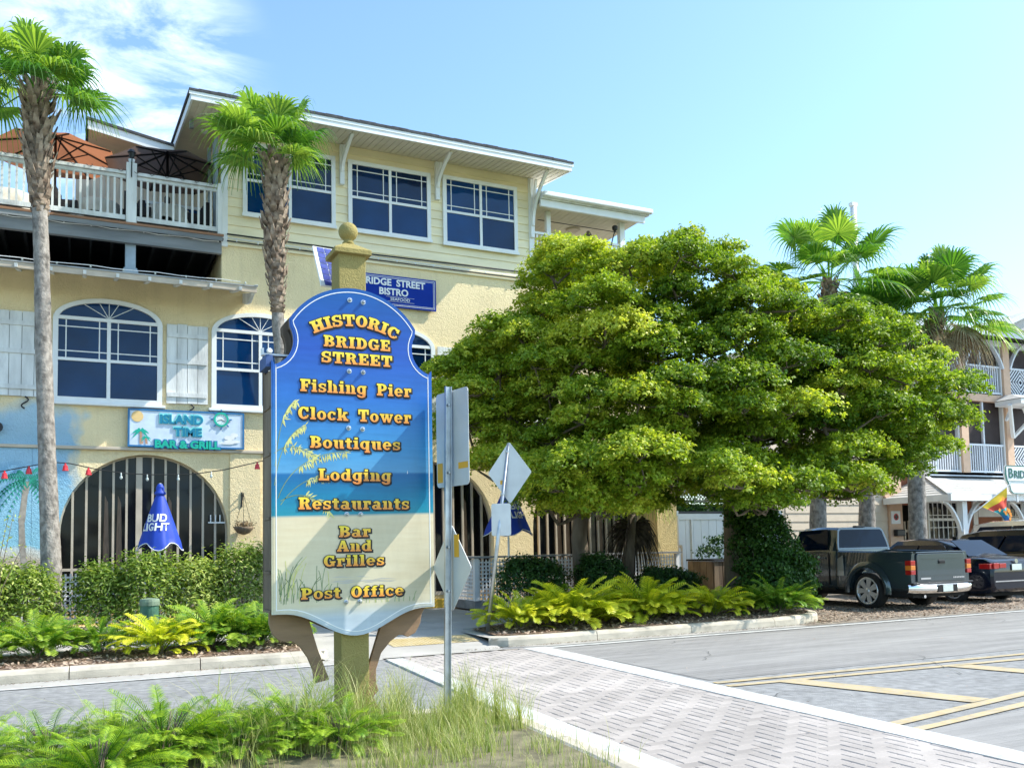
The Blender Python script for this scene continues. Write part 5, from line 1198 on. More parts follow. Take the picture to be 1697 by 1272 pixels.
# ================================================================ BEER UMBRELLAS, LAMPS, BASKET
def folded_umbrella(loc, zt, zb, r_, label, rot=0, words=()):
    t = thing('folded_umbrella', label, 'umbrella', loc)
    x, y, z = loc
    b = MB(); b.tube([(x,y,z),(x,y,zt)], .022, 10); b.build('pole', M_WHITE, t, smooth=True)
    H = zt-zb; n = 40; m_ = MB(); rows = 12
    def rad(s_, a):
        base = r_*(.16+.84*s_**.85); return base*(1+.12*math.cos(4*a+rot)*s_+.05*math.cos(9*a)*s_)
    for i in range(rows+1):
        s_ = i/rows
        for k in range(n):
            a = 2*math.pi*k/n; q = rad(s_, a); zz = zt-.16*H-H*.84*s_-(.06*H*math.cos(4*a+rot) if i == rows else 0)
            m_.v.append((x+q*math.cos(a), y+q*math.sin(a), zz))
    for i in range(rows):
        for k in range(n): m_.f.append((i*n+k, i*n+(k+1)%n, (i+1)*n+(k+1)%n, (i+1)*n+k))
    can = m_.build('canopy', M_BLUE, t, smooth=True)
    hm = MB(); pts = [m_.v[rows*n+k] for k in range(n)]; hm.tube([(p[0]+(p[0]-x)*.03, p[1]+(p[1]-y)*.03, p[2]) for p in pts]+[pts[0]], .009, 5, cap=False); hm.build('white_hem', M_WHITE, t)
    h = MB(); h.lathe((x,y,zt-.17*H), [(r_*.20,-.02*H),(r_*.30,.0),(r_*.27,.03*H),(r_*.20,.05*H),(r_*.22,.09*H),(r_*.13,.155*H),(r_*.02,.17*H)], 18); h.build('top_cap', M_BLUE, t, smooth=True)
    for (s_, az, zz, size) in words:
        cu = bpy.data.curves.new('lettering', 'FONT'); cu.body = s_; cu.size = size; cu.align_x = 'CENTER'; cu.align_y = 'CENTER'; cu.offset = .006; cu.resolution_u = 3
        ob = bpy.data.objects.new('lettering', cu); me = bpy.data.meshes.new_from_object(ob); bpy.data.objects.remove(ob)
        for v in me.vertices:
            u_, w_ = v.co.x, v.co.y; zz_ = zz+w_; s2 = (zt-.16*H-zz_)/(.84*H); q0 = r_*(.16+.84*s2**.85)
            a = az+u_/q0; q = rad(s2, a)+.014; v.co = Vector((q*math.cos(a), q*math.sin(a), zz_-z))
        me.materials.clear(); link('lettering', me, M_WHITE, t)
    return t
folded_umbrella((1.44,18.25,.15), 2.87, 1.66, .36, 'closed royal blue beer umbrella with white lettering in front of the large barred arch', .6, (('BUD', R(-112), 2.20, .20), ('LIGHT', R(-118), 2.03, .20)))
folded_umbrella((8.66,18.0,.15), 3.0, 1.84, .48, 'closed royal blue beer umbrella in the shade behind the leaning post', 1.4, (('BUD', R(-60), 2.42, .22), ('LIGHT', R(-60), 2.22, .20)))
# string of lamps
st = thing('string_lights', 'dark cable with red shades and clear bulbs strung in front of the large arch', 'string lights', (0, 18.2, 3))
pts = [(-3.6,18.1,3.3),(-2.6,18.1,2.95),(-1.8,18.1,2.92),(-1.22,18.1,3.03),(-.75,18.1,3.14),(-.40,18.1,3.22),(-.1,18.1,3.20),(.35,18.1,3.10),(.9,18.1,3.03),(1.4,18.1,3.02),(2.0,18.1,3.04),(2.6,18.1,3.14),(3.1,18.1,3.27),(3.5,18.1,3.38)]
b = MB(); b.tube(pts, .010, 5); b.build('cable', M_BLACK, st)
def cz(x):
    for a, c_ in zip(pts, pts[1:]):
        if a[0] <= x <= c_[0]: return a[2]+(c_[2]-a[2])*(x-a[0])/(c_[0]-a[0])
for x in (-2.4,-1.7,-1.14,-.76,-.18,.20,3.22):
    b = MB(); b.lathe((x,18.1,cz(x)), [(.014,0),(.018,-.035),(.036,-.045),(.043,-.09),(.055,-.135),(.05,-.14)], 12); b.build('red_lamp', M_REDBULB, st, smooth=False)
for x in (.75,1.2,1.75,2.35):
    b = MB(); b.lathe((x,18.1,cz(x)), [(.011,0),(.011,-.045),(.008,-.05),(.025,-.075),(.026,-.10),(.01,-.125)], 8); b.build('bulb', M_BULB, st, smooth=True)
hb = thing('hanging_basket', 'small dried-out wire basket hanging from a bracket on the pillar left of the big sign', 'basket', (3.22, 19.72, 1.9))
b = MB(); b.bar((3.22,19.94,2.5),(3.22,19.94,2.82),.03,.02,(0,1,0)); b.bar((3.22,19.94,2.76),(3.22,19.70,2.78),.02,.02); b.bar((3.22,19.94,2.58),(3.22,19.76,2.76),.015,.015); b.build('wall_bracket', M_BLACK, hb)
b = MB()
for k in range(3):
    a = R(120*k+20); b.tube([(3.22,19.70,2.76),(3.22+.2*math.cos(a),19.70+.2*math.sin(a),2.08)], .005, 4)
b.build('chains', M_BLACK, hb)
b = MB(); b.lathe((3.22,19.70,1.90), [(.03,0),(.13,.04),(.19,.11),(.215,.17),(.195,.17),(.05,.12)], 16); b.build('bowl', M_SIGNWOOD, hb, smooth=True)
n = 240; P_ = np.random.normal(size=(n,3))*(.10,.10,.035)+(0.02,-.02,.22); me = leaves_mesh('dry_plant', P_, np.random.normal(size=(n,3)), .05, np.random.rand(n)); link('dry_plant', me, M_DEADLEAF, hb)
# white candelabra-like rack seen at the right of the arch
ck = thing('coat_rack', 'little white hook rack on the bars at the right side of the large arch', 'rack', (2.75,20.1,1.9))
b = MB(); b.box(2.55,2.90,20.10,20.12,2.16,2.19)
for x in (2.60,2.70,2.79): b.box(x-.01,x+.01,20.09,20.115,2.19,2.34)
b.build('hooks', M_WHITE, ck)

# ================================================================ TERRACE FURNITURE ON THE DECK
def open_umbrella(loc, zt, r_, sag, col_m, label, name='patio_umbrella'):
    t = thing(name, label, 'umbrella', loc); x, y, z = loc
    b = MB(); b.tube([(x,y,z),(x,y,zt)], .03, 10); b.build('pole', M_BLACK, t, smooth=True)
    n = 8
    for k in range(n):
        a0, a1 = R(45*k+12), R(45*(k+1)+12); g_ = MB(); m_ = 5; rows = []
        for i in range(m_+1):
            s_ = i/m_; zz = zt-sag*s_**1.15; w_ = []
            for j in range(5):
                f = j/4; p = Vector((math.cos(a0),math.sin(a0),0)).lerp(Vector((math.cos(a1),math.sin(a1),0)), f)*r_*s_
                w_.append((x+p.x, y+p.y, zz-.05*math.sin(math.pi*f)*s_+(.03*math.sin(math.pi*f)*s_ if i == m_ else 0)))
            rows.append(w_)
        for w_ in rows: g_.v += w_
        for i in range(m_):
            for j in range(4): g_.f.append((i*5+j,i*5+j+1,(i+1)*5+j+1,(i+1)*5+j))
        g_.build('canopy_panel', col_m, t, fix=False)
        rbm = MB(); rbm.bar((x,y,zt-.05),(x+r_*.98*math.cos(a0),y+r_*.98*math.sin(a0),zt-sag-.01),.03,.03); rbm.bar((x,y,zt-.62),(x+r_*.52*math.cos(a0),y+r_*.52*math.sin(a0),zt-sag*.5-.04),.022,.022); rbm.build('rib', M_BLACK, t)
    b = MB(); b.lathe((x,y,zt-.68), [(.05,0),(.07,.04),(.05,.10)], 10); b.build('hub', M_BLACK, t)
    b = MB(); b.lathe((x,y,z+1.05), [(.04,0),(.065,.05),(.065,.16),(.04,.2)], 10); b.build('crank', M_BLACK, t)
    return t
M_ORC = clothmat('rust_orange_canvas', (0.42,0.17,0.085), .32); M_BRC = clothmat('dark_brown_canvas', (0.15,0.105,0.085), .4)
open_umbrella((-.50,21.6,8.36), 10.80, 1.32, .48, M_ORC, 'rust orange patio umbrella open above the deck, behind the left palm trunk')
open_umbrella((1.78,21.2,8.36), 10.66, 1.34, .48, M_BRC, 'dark brown patio umbrella open above the deck, next to the upper siding box')
M_CLOTH = mat('cream_cloth', (0.62,0.58,0.48), rough=.85, var=.1); M_WICK = mat('dark_wicker', (0.028,0.026,0.028), rough=.8, var=.5, scale=60, bump=.8, bscale=120)
def table(x, y, lab):
    t = thing('terrace_table', lab, 'table', (x,y,8.36))
    b = MB(); n = 28
    for i, (rr_, zz) in enumerate(((0,.76),(.42,.76),(.46,.74),(.50,.55),(.56,.36))):
        for k in range(n):
            a = 2*math.pi*k/n; f = 1+(.08*math.cos(7*a) if i > 2 else 0)*(i-2); b.v.append((x+rr_*f*math.cos(a), y+rr_*f*math.sin(a), 8.36+zz+(.06*math.cos(4*a) if i == 4 else 0)))
    for i in range(4):
        for k in range(n): b.f.append((i*n+k,i*n+(k+1)%n,(i+1)*n+(k+1)%n,(i+1)*n+k))
    b.build('cloth', M_CLOTH, t, smooth=True)
    b = MB(); b.tube([(x,y,8.36),(x,y,9.08)], .04, 8); b.lathe((x,y,8.36), [(.28,0),(.26,.03),(.05,.05)], 16); b.build('pedestal', M_BLACK, t)
table(.35,20.95,'cream clothed terrace table under the rust orange umbrella'); table(1.75,20.75,'cream clothed terrace table under the dark brown umbrella'); table(-1.35,21.1,'cream clothed terrace table at the left end of the visible deck')
wc0 = thing('wicker_chair', 'x', 'chair', (0,0,0), 'wicker terrace chairs')
b = MB(); b.box(-.26,.26,-.26,.26,.36,.44); b.build('seat', M_WICK, wc0, bevel=.02)
b = MB()
for k in range(7):
    x = -.27+.09*k; b.box(x-.038,x+.038,.22+.02*abs(k-3)*-1,.28,.40,1.0-.02*abs(k-3)); 
b.build('backrest', M_WICK, wc0)
b = MB(); b.box(-.31,-.25,-.26,.26,.44,.64); b.build('arm', M_WICK, wc0); b = MB(); b.box(.25,.31,-.26,.26,.44,.64); b.build('arm', M_WICK, wc0)
for i, (sx_, sy_) in enumerate(((-1,-1),(1,-1),(-1,1),(1,1))): MB().box(sx_*.24-.02,sx_*.24+.02,sy_*.23-.02,sy_*.23+.02,0,.36).build('leg', M_WICK, wc0)
labs = ['dark wicker chair at the left of the brown-umbrella table','dark wicker chair right of the brown-umbrella table, nearest the siding corner','dark wicker chair between the orange umbrella pole and the newel post','dark wicker chair left of the orange-umbrella table','dark wicker chair at the far left terrace table']
for k, (x, y, a) in enumerate(((1.15,20.7,1.5),(2.3,20.7,-1.5),(.95,21.05,-1.3),(-.25,20.9,1.4),(-1.95,21.0,1.5))):
    c_ = wc0 if k == 0 else copytree(wc0); c_.location = (x,y,8.36); c_.rotation_euler = (0,0,a); c_['label'] = labs[k]
# closed brown umbrella and garden torch on the right-hand balcony
cu_ = thing('folded_umbrella', 'closed brown umbrella standing on the right-hand top balcony above the tree', 'umbrella', (12.45,20.5,8.3))
b = MB(); b.tube([(12.45,20.5,8.3),(12.45,20.5,10.05)], .02, 8); b.build('pole', M_BLACK, cu_)
b = MB(); b.lathe((12.45,20.5,9.2), [(.19,0),(.17,.3),(.11,.55),(.15,.62),(.10,.72),(.04,.84)], 10); b.build('canopy', mat('greybrown_canvas', (0.17,0.14,0.13), rough=.85, var=.2), cu_)
tk = thing('balcony_torch', 'dark torch lamp clamped to the right-hand top balcony rail', 'lamp', (12.9,19.97,9.6))
b = MB(); b.tube([(12.8,19.97,9.4),(12.9,19.97,9.75),(12.97,19.97,9.95)], .015, 6); b.build('stem', M_BLACK, tk)
b = MB(); b.lathe((12.97,19.97,9.93), [(.02,0),(.07,.05),(.08,.13),(.05,.16)], 10); b.build('head', M_BLACK, tk)
pt_ = thing('post_lantern', 'dark carriage lantern on top of the white newel post of the left deck', 'lantern', (.97,19.97,9.84))
b = MB(); b.lathe((.97,19.97,9.84), [(.03,0),(.05,.02),(.065,.12),(.09,.13),(.05,.19),(.01,.21)], 8); b.build('lantern_head', M_BLACK, pt_)
b = MB(); b.tube([(.97,19.86,9.82),(.965,19.86,9.4)], .012, 5); b.build('lantern_cord', M_BLACK, pt_)

# ================================================================ VEGETATION
PADS_A= [(9.97,17.89,6.81,0.53),(7.5,16.96,4.17,0.95),(8.91,14.26,6.19,0.79),(7.7,16.12,3.76,0.53),(9.36,13.7,2.75,0.53),(8.96,18.05,4.55,0.65),(8.5,14.91,3.0,0.95),(7.61,16.07,5.07,0.53),(8.22,15.36,2.52,0.53),(8.57,14.67,5.06,0.53),(7.9,15.43,5.6,0.65),(10.71,16.34,2.75,0.79),(10.16,15.64,3.93,0.53),(7.85,16.18,4.33,0.65),(7.98,17.21,5.36,0.65),(9.73,15.66,3.06,0.79),(10.39,16.95,3.42,0.53),(9.98,17.76,7.82,0.53),(8.78,16.06,3.37,0.65),(8.76,17.19,6.27,0.65),(7.42,15.67,3.29,0.53),(9.07,14.43,5.55,0.95),(8.53,16.06,4.23,0.65),(8.29,15.32,4.62,0.65),(9.5,16.38,7.64,0.95),(9.67,15.31,5.14,0.79),(8.31,19.01,5.43,0.95),(8.62,17.82,5.87,0.79),(9.78,16.76,4.05,0.65),(9.5,15.99,6.64,0.65),(11.21,16.93,6.23,0.79),(6.83,15.98,4.62,0.53),(9.09,17.98,3.71,0.79),(10.72,16.34,4.02,0.53),(11.2,16.26,5.46,0.53),(10.6,15.92,7.2,0.53),(8.5,16.07,5.2,0.65),(9.12,13.4,4.2,0.65),(8.8,15.75,2.79,0.53),(8.0,17.74,3.43,0.53),(9.55,17.13,5.65,0.79),(8.65,14.16,2.29,0.65),(10.19,15.33,6.34,0.53),(9.0,15.41,7.24,0.53),(9.46,13.89,3.63,0.79),(7.18,16.74,4.14,0.53),(8.47,14.34,3.92,0.53),(9.81,14.54,6.99,0.79),(9.62,15.38,4.47,0.79),(10.65,17.15,7.42,0.79),(8.37,15.32,3.67,0.53),(9.04,17.17,6.82,0.53),(9.21,15.64,5.81,0.53),(10.06,15.18,2.36,0.53),(7.83,14.97,5.05,0.53),(7.31,16.42,5.49,0.53),(9.22,15.73,3.87,0.53),(10.81,16.82,5.2,0.53),(10.8,15.74,3.54,0.53),(10.05,17.35,2.89,0.65),(6.84,16.61,5.15,0.53),(8.43,17.27,4.88,0.53),(8.38,16.71,3.77,0.53),(9.57,16.86,4.83,0.79),(8.5,14.11,4.37,0.53),(9.33,15.98,2.39,0.53),(9.15,16.61,7.97,0.33),(9.07,14.85,7.34,0.34),(10.03,14.48,7.24,0.43),(10.66,15.19,7.66,0.41),(10.09,14.81,2.29,0.34),(9.13,13.87,2.26,0.44),(9.96,15.84,2.37,0.42),(9.45,16.26,2.27,0.33),(8.7,15.7,2.43,0.35),(8.79,16.31,2.35,0.39),(7.76,15.51,2.79,0.33),(7.77,15.99,3.17,0.35),(7.14,16.27,3.17,0.37),(7.65,17.86,4.21,0.39),(6.89,16.81,4.77,0.37),(6.97,17.55,5.38,0.33),(7.66,17.49,5.68,0.44),(7.62,17.03,5.83,0.35),(7.4,15.67,5.86,0.43),(7.96,15.91,5.94,0.41),(8.83,16.59,6.51,0.36),(9.11,17.15,7.24,0.42),(8.62,15.69,7.07,0.33)]
PADS_B= [(10.52,14.23,4.47,0.95),(9.98,13.14,3.98,0.65),(11.29,15.25,7.24,0.53),(11.91,13.28,2.88,0.53),(14.91,13.88,6.11,0.7),(11.1,15.63,4.69,0.65),(10.66,14.97,5.64,0.95),(11.75,13.53,6.22,0.8),(13.99,13.73,4.81,0.68),(13.58,13.29,5.9,0.55),(12.01,16.17,6.11,0.53),(12.13,14.25,4.18,0.95),(10.89,12.65,3.98,0.53),(13.31,15.09,5.27,0.66),(12.13,12.86,4.99,0.67),(13.39,12.84,4.55,0.56),(15.26,13.32,3.74,0.72),(12.85,12.86,2.94,0.55),(10.83,13.31,3.09,0.79),(11.53,14.18,6.09,0.65),(12.05,14.02,6.63,0.53),(11.1,13.87,5.34,0.53),(10.33,14.38,3.04,0.95),(16.14,13.15,4.2,0.9),(11.5,13.47,5.54,0.79),(13.5,13.7,4.11,0.82),(17.72,14.32,4.59,0.6),(16.66,15.27,6.61,0.56),(13.88,14.85,4.76,0.81),(10.5,14.04,6.45,0.53),(14.78,13.45,5.27,0.7),(14.01,12.59,4.95,0.57),(11.79,14.05,3.14,0.66),(15.66,15.21,4.33,0.69),(15.78,13.75,3.15,0.58),(13.99,14.18,3.18,0.98),(14.28,12.74,4.14,0.71),(12.61,15.38,6.83,0.53),(13.18,13.82,6.24,0.54),(15.67,14.93,5.45,1.0),(13.13,15.62,3.25,0.79),(13.46,13.84,5.41,0.98),(15.36,13.0,3.24,0.59),(13.37,13.21,3.87,0.55),(13.68,15.19,6.19,0.96),(15.41,13.6,3.84,1.04),(14.89,15.27,3.02,0.82),(11.78,13.4,3.65,0.66),(9.69,13.03,4.5,0.53),(12.0,12.62,4.04,0.67),(12.09,14.25,4.91,0.53),(11.96,13.33,2.44,0.53),(11.8,15.29,4.27,0.79),(10.51,14.54,3.83,0.53),(11.61,16.33,7.54,0.65),(10.11,13.9,5.23,0.95),(15.32,12.83,4.87,0.73),(18.85,15.05,4.33,0.61),(12.57,14.39,2.49,0.53),(13.03,14.28,3.78,0.54),(16.63,14.91,4.72,0.71),(15.76,14.01,4.9,0.57),(11.57,14.39,2.73,0.53),(10.95,13.01,4.49,0.79),(12.86,15.07,4.58,0.53),(14.62,13.01,2.89,0.57),(10.17,14.03,5.89,0.53),(10.28,13.61,7.07,0.53),(13.87,13.19,5.35,0.56),(11.79,15.61,3.59,0.53),(17.78,15.19,3.68,0.59),(11.53,14.51,3.7,0.53),(16.58,15.15,4.0,0.57),(13.59,12.76,3.3,0.7),(14.57,12.87,5.6,0.71),(16.54,12.91,4.71,0.61),(13.22,15.09,7.06,0.53),(13.71,14.8,3.81,0.54),(11.46,14.24,7.16,0.53),(17.21,14.72,4.18,0.58),(10.93,14.83,6.41,0.65),(9.82,13.55,3.17,0.53),(13.29,12.66,2.66,0.56),(12.7,15.13,4.01,0.53),(11.15,14.67,7.59,0.33),(10.82,14.08,7.51,0.42),(12.11,14.55,7.63,0.35),(11.45,13.51,6.83,0.44),(12.0,13.6,6.68,0.38),(12.47,13.93,6.88,0.37),(13.36,13.98,6.77,0.33),(12.29,12.96,6.06,0.45),(14.75,13.82,6.52,0.37),(13.72,12.68,5.96,0.35),(15.84,13.85,6.33,0.44),(16.3,14.09,6.14,0.46),(17.93,14.3,5.8,0.41),(17.62,14.19,5.66,0.39),(17.92,13.5,5.08,0.39),(17.68,13.87,4.33,0.39),(17.06,12.99,4.1,0.38),(17.84,14.18,3.64,0.46),(17.19,14.36,3.43,0.36),(16.14,13.7,3.0,0.41),(15.12,13.93,2.61,0.45),(14.35,13.86,2.49,0.39),(12.65,13.2,2.6,0.34),(13.04,14.27,2.51,0.4),(11.56,13.33,2.29,0.35),(11.14,13.45,2.4,0.39),(11.02,14.0,2.6,0.42),(11.09,14.69,2.83,0.39),(10.71,15.07,2.37,0.4)]
PADS_A+=[(7.88,14.14,2.66,0.62),(8.68,13.98,2.53,0.7),(8.9,13.41,2.73,0.6),(8.12,13.77,3.02,0.75),(7.72,14.64,2.98,0.55),(9.2,14.41,2.3,0.45),(8.38,14.81,2.32,0.42),(8.81,12.98,3.17,0.7)]
PADS_B+=[(10.69,12.55,2.64,0.6),(11.41,12.67,2.27,0.5),(12.02,12.46,2.59,0.55),(10.17,12.56,2.9,0.55),(13.31,12.38,2.72,0.5)]
def pad_tree(t, trunk_pts, rads, pads, nper, seed, size=.066, fork=None, leafm=None):
    rg = np.random.RandomState(seed); random.seed(seed)
    o = Vector(t.location)
    b = MB(); b.tube(trunk_pts, rads, 12); b.build('trunk', M_BARK, t, smooth=True)
    top = Vector(trunk_pts[-1]); 
    # limbs: pads chained to the nearest already connected point
    nodes = [(Vector(p), .0) for p in trunk_pts[-2:]]
    order = sorted(pads, key=lambda p: (Vector(p[:3])-top).length)
    limbs = MB(); con = [Vector(trunk_pts[-1])]
    cnt = 0
    for p in order:
        c = Vector(p[:3])-Vector((0,0,p[3]*.25))
        best = min(con, key=lambda q: (q-c).length+.35*(q-top).length)
        d = (c-top).length; mid = best.lerp(c, .5)+Vector((random.uniform(-.15,.15), random.uniform(-.15,.15), random.uniform(-.25,.02)))
        r0_ = max(.018, .085-.012*d)
        limbs.tube([best, best.lerp(mid,.6)+Vector((0,0,-.03)), mid, c], [r0_, r0_*.8, r0_*.7, r0_*.4], 6, cap=False); con.append(c)
        for k in range(4):
            e = c+Vector((random.uniform(-1,1), random.uniform(-1,1), random.uniform(-.1,.5)))*p[3]*.8
            limbs.tube([c, c.lerp(e,.5)+Vector((0,0,-.03)), e], [.012,.009,.004], 4, cap=False)
    limbs.build('branches', M_BARK, t, smooth=True)
    PP, NN, SS, TT = [], [], [], []
    for p in pads:
        c = np.array(p[:3]); r_ = p[3]; base_t = rg.normal(.42, .13)
        # a pad is made of small sprays of leaves, mostly over its domed top
        ns = int(nper/16*(r_/.68)**2)+10
        th = rg.uniform(0, 2*math.pi, ns); u_ = rg.uniform(0, 1, ns)**.5
        edge = 1+.22*np.sin(3*th+rg.uniform(0,6))+.14*np.sin(7*th+rg.uniform(0,6))
        rr_ = r_*1.12*u_*edge; dome = np.sqrt(np.clip(1-u_**2, 0, 1))
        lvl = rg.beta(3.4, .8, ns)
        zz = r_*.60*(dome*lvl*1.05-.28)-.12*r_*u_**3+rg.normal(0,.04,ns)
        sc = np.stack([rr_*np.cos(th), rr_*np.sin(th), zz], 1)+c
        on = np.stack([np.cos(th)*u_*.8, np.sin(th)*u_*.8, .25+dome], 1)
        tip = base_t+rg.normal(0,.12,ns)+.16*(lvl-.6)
        for i in range(ns):
            m_ = rg.randint(11, 22)
            off = rg.normal(size=(m_,3))*(.055,.055,.032)
            PP.append(sc[i]+off); nn_ = on[i]+rg.normal(size=(m_,3))*.75; nn_[:,2] = np.abs(nn_[:,2])+.15; NN.append(nn_)
            SS.append(rg.uniform(.5,1.5,m_)*size); TT.append(np.clip(tip[i]+rg.normal(0,.10,m_), 0, 1))
    P_ = np.concatenate(PP)-np.array(o); me = leaves_mesh('crown', P_, np.concatenate(NN), np.concatenate(SS), np.concatenate(TT), .62, .3)
    link('crown', me, leafm or M_TREELEAF, t)
    return len(P_)
ta = thing('shade_tree', 'left tree of the broad green canopy, brown trunk in front of the shaded arch', 'tree', (10.3,17.5,.15))
n1_ = pad_tree(ta, [(10.3,17.5,.1),(10.25,17.5,.8),(10.15,17.45,1.7),(10.25,17.4,2.6),(10.4,17.3,3.6)], [.26,.20,.18,.17,.14], PADS_A, 3800, 3)
tb = thing('shade_tree', 'right tree of the broad layered bright green canopy, rising from the ivy-covered trunk beside the truck', 'tree', (13.6,16.3,.15))
n2_ = pad_tree(tb, [(13.6,16.3,.1),(13.55,16.25,1.2),(13.5,16.2,2.3),(13.4,16.2,3.3),(13.2,16.3,4.2)], [.30,.25,.22,.18,.15], PADS_B, 3800, 8)
tb['label'] = 'right tree of the broad green canopy, rising from the ivy-covered trunk beside the pickup'
print('tree leaves', n1_, n2_)

def blob_leaves(name, par, blobs, n, size, m, seed, up_bias=.35, aspect=.5, tmean=.45, jit=.035):
    """leaves over the surface of ellipsoids: (cx,cy,cz,rx,ry,rz)"""
    rg = np.random.RandomState(seed); P, Q, T_ = [], [], []
    tot = sum(b_[3]*b_[5]+b_[4]*b_[5] for b_ in blobs)
    for b_ in blobs:
        k = int(n*(b_[3]*b_[5]+b_[4]*b_[5])/tot)
        d = rg.normal(size=(k,3)); d /= np.linalg.norm(d,axis=1,keepdims=True); d[:,2] = np.where(d[:,2] < -.5, -d[:,2], d[:,2])
        lump = 1+.13*np.sin(6*d[:,0]+b_[0]*7)*np.sin(5*d[:,1]+b_[1])+.12*np.sin(9*d[:,2]+b_[2]*3+4*d[:,0])
        s_ = rg.uniform(.62,1.06,k)**.7*lump
        P.append(np.array(b_[:3])+d*np.array(b_[3:6])*s_[:,None]+rg.normal(0,jit,(k,3)))
        nn_ = d+rg.normal(size=(k,3))*.7; nn_[:,2] += up_bias; Q.append(nn_); T_.append(np.clip(rg.normal(tmean,.17,k)+.12*(s_-.85), 0, 1))
    P = np.concatenate(P); loc = np.array(par.location)
    P[:,2] = np.maximum(P[:,2], .12)
    me = leaves_mesh(name, P-loc, np.concatenate(Q), size*rg.uniform(.7,1.3,len(P)), np.concatenate(T_), aspect, .25)
    return link(name, me, m, par)
def stems(par, x, y, z, n, h, spread, m=M_BARK, r_=.008, seed=0):
    rs_ = random.Random(seed); b = MB()
    for k in range(n):
        a = rs_.uniform(0,6.3); s_ = rs_.uniform(.2,1)*spread; px_, py_ = x+rs_.uniform(-.06,.06), y+rs_.uniform(-.06,.06)
        b.tube([(px_,py_,z-.03),(px_+.35*s_*math.cos(a),py_+.35*s_*math.sin(a),z+h*.5),(px_+s_*math.cos(a),py_+s_*math.sin(a),z+h)], [r_,r_*.8,r_*.4], 4, cap=False)
    return b.build('stems', m, par)
iv = thing('ivy_bush', 'dark ivy and shrub mass wrapped around the right tree trunk next to the dark pickup', 'bush', (13.3,15.3,.15))
blob_leaves('foliage', iv, [(13.7,15.9,2.3,.55,.5,.95),(13.8,15.6,1.35,.72,.65,.9),(13.75,15.2,.85,.85,.7,.65),(13.2,14.8,.5,.75,.5,.42),(14.25,15.3,.75,.62,.6,.62),(13.6,14.6,.4,.6,.4,.35)], 30000, .075, M_IVY, 5, aspect=.7)
stems(iv, 13.4, 15.4, .15, 22, 1.2, .7, seed=2)

# clipped shrubs in front of the lattice patio
hl = ['rounded light green shrub at the far left under the painted wall','leafy green shrub behind the ferns, left of the palm foot','leafy green shrub right of the palm foot, before the lattice','tall leafy shrub in front of the folded blue umbrella','leafy green shrub below the right end of the large arch','darker leafy shrub close to the left edge of the big sign','low leafy shrub at the left edge behind the pavement']
for k, (x, y, rx, h) in enumerate(((-1.40,17.2,.62,1.20),(-.72,17.3,.55,1.12),(.44,17.4,.50,1.14),(1.16,17.2,.58,1.30),(2.02,17.35,.56,1.20),(2.85,17.3,.66,1.42),(-2.3,17.2,.7,1.3))):
    t = thing('clipped_shrub', hl[k], 'shrub', (x,y,.15), 'clipped shrubs in front of the lattice patio')
    blob_leaves('foliage', t, [(x,y,.15+h*.52,rx,.45,h*.52),(x-.2*rx,y-.1,.15+h*.75,rx*.6,.36,h*.30),(x+.3*rx,y+.05,.15+h*.70,rx*.55,.36,h*.33),(x,y-.12,.15+h*.3,rx*.9,.4,h*.3)], 4300, .085, M_HEDGE, 20+k, aspect=.34, up_bias=.9, tmean=.50, jit=.085)
    stems(t, x, y, .12, 12, h*.8, rx*.7, seed=k)
for k, (x, y, rx, ry, h, lab) in enumerate(((8.9,17.4,.85,.55,1.18,'dark clipped bush in the shade against the white lattice corner'),(10.45,17.1,.62,.5,1.2,'small dark bush at the foot of the brown tree trunk'),(12.1,16.9,.9,.5,.85,'low dark bush by the corner pillar'))):
    t = thing('shade_bush', lab, 'bush', (x,y,.15))
    blob_leaves('foliage', t, [(x,y,.12+h*.5,rx,ry,h*.52),(x-.3*rx,y-.1,.12+h*.62,rx*.6,ry*.8,h*.4),(x+.4*rx,y,.12+h*.55,rx*.55,ry*.8,h*.42)], 6500, .07, M_DARKHEDGE, 40+k, aspect=.55)
    stems(t, x, y, .12, 10, h*.7, rx*.6, seed=k+50)
ws = thing('wild_shrub', 'tall loose twiggy shrub with yellow-green leaves at the left edge before the mural', 'shrub', (-1.25,16.2,.15))
rs_ = random.Random(12); b = MB(); LP = []
for k in range(16):
    a = rs_.uniform(0,6.3); L_ = rs_.uniform(1.2,2.4); s_ = rs_.uniform(.1,.6); p0 = Vector((-1.25+rs_.uniform(-.1,.1),16.2,.1)); p1 = p0+Vector((math.cos(a)*s_*.4,math.sin(a)*s_*.4,L_*.55)); p2 = p0+Vector((math.cos(a)*s_,math.sin(a)*s_,L_))
    b.tube([p0,p1,p2],[.012,.008,.003],5,cap=False)
    for q in range(34):
        t_ = rs_.uniform(.3,1); p = p0.lerp(p1,min(1,t_*2)) if t_ < .5 else p1.lerp(p2,(t_-.5)*2); LP.append(tuple(p+Vector((rs_.gauss(0,.05),rs_.gauss(0,.05),rs_.gauss(0,.04)))-ws.location))
b.build('twigs', M_BARK, ws); me = leaves_mesh('foliage', np.array(LP), np.random.normal(size=(len(LP),3))+(0,0,.5), .06, np.clip(np.random.normal(.75,.15,len(LP)),0,1), .5); link('foliage', me, M_HEDGE, ws)

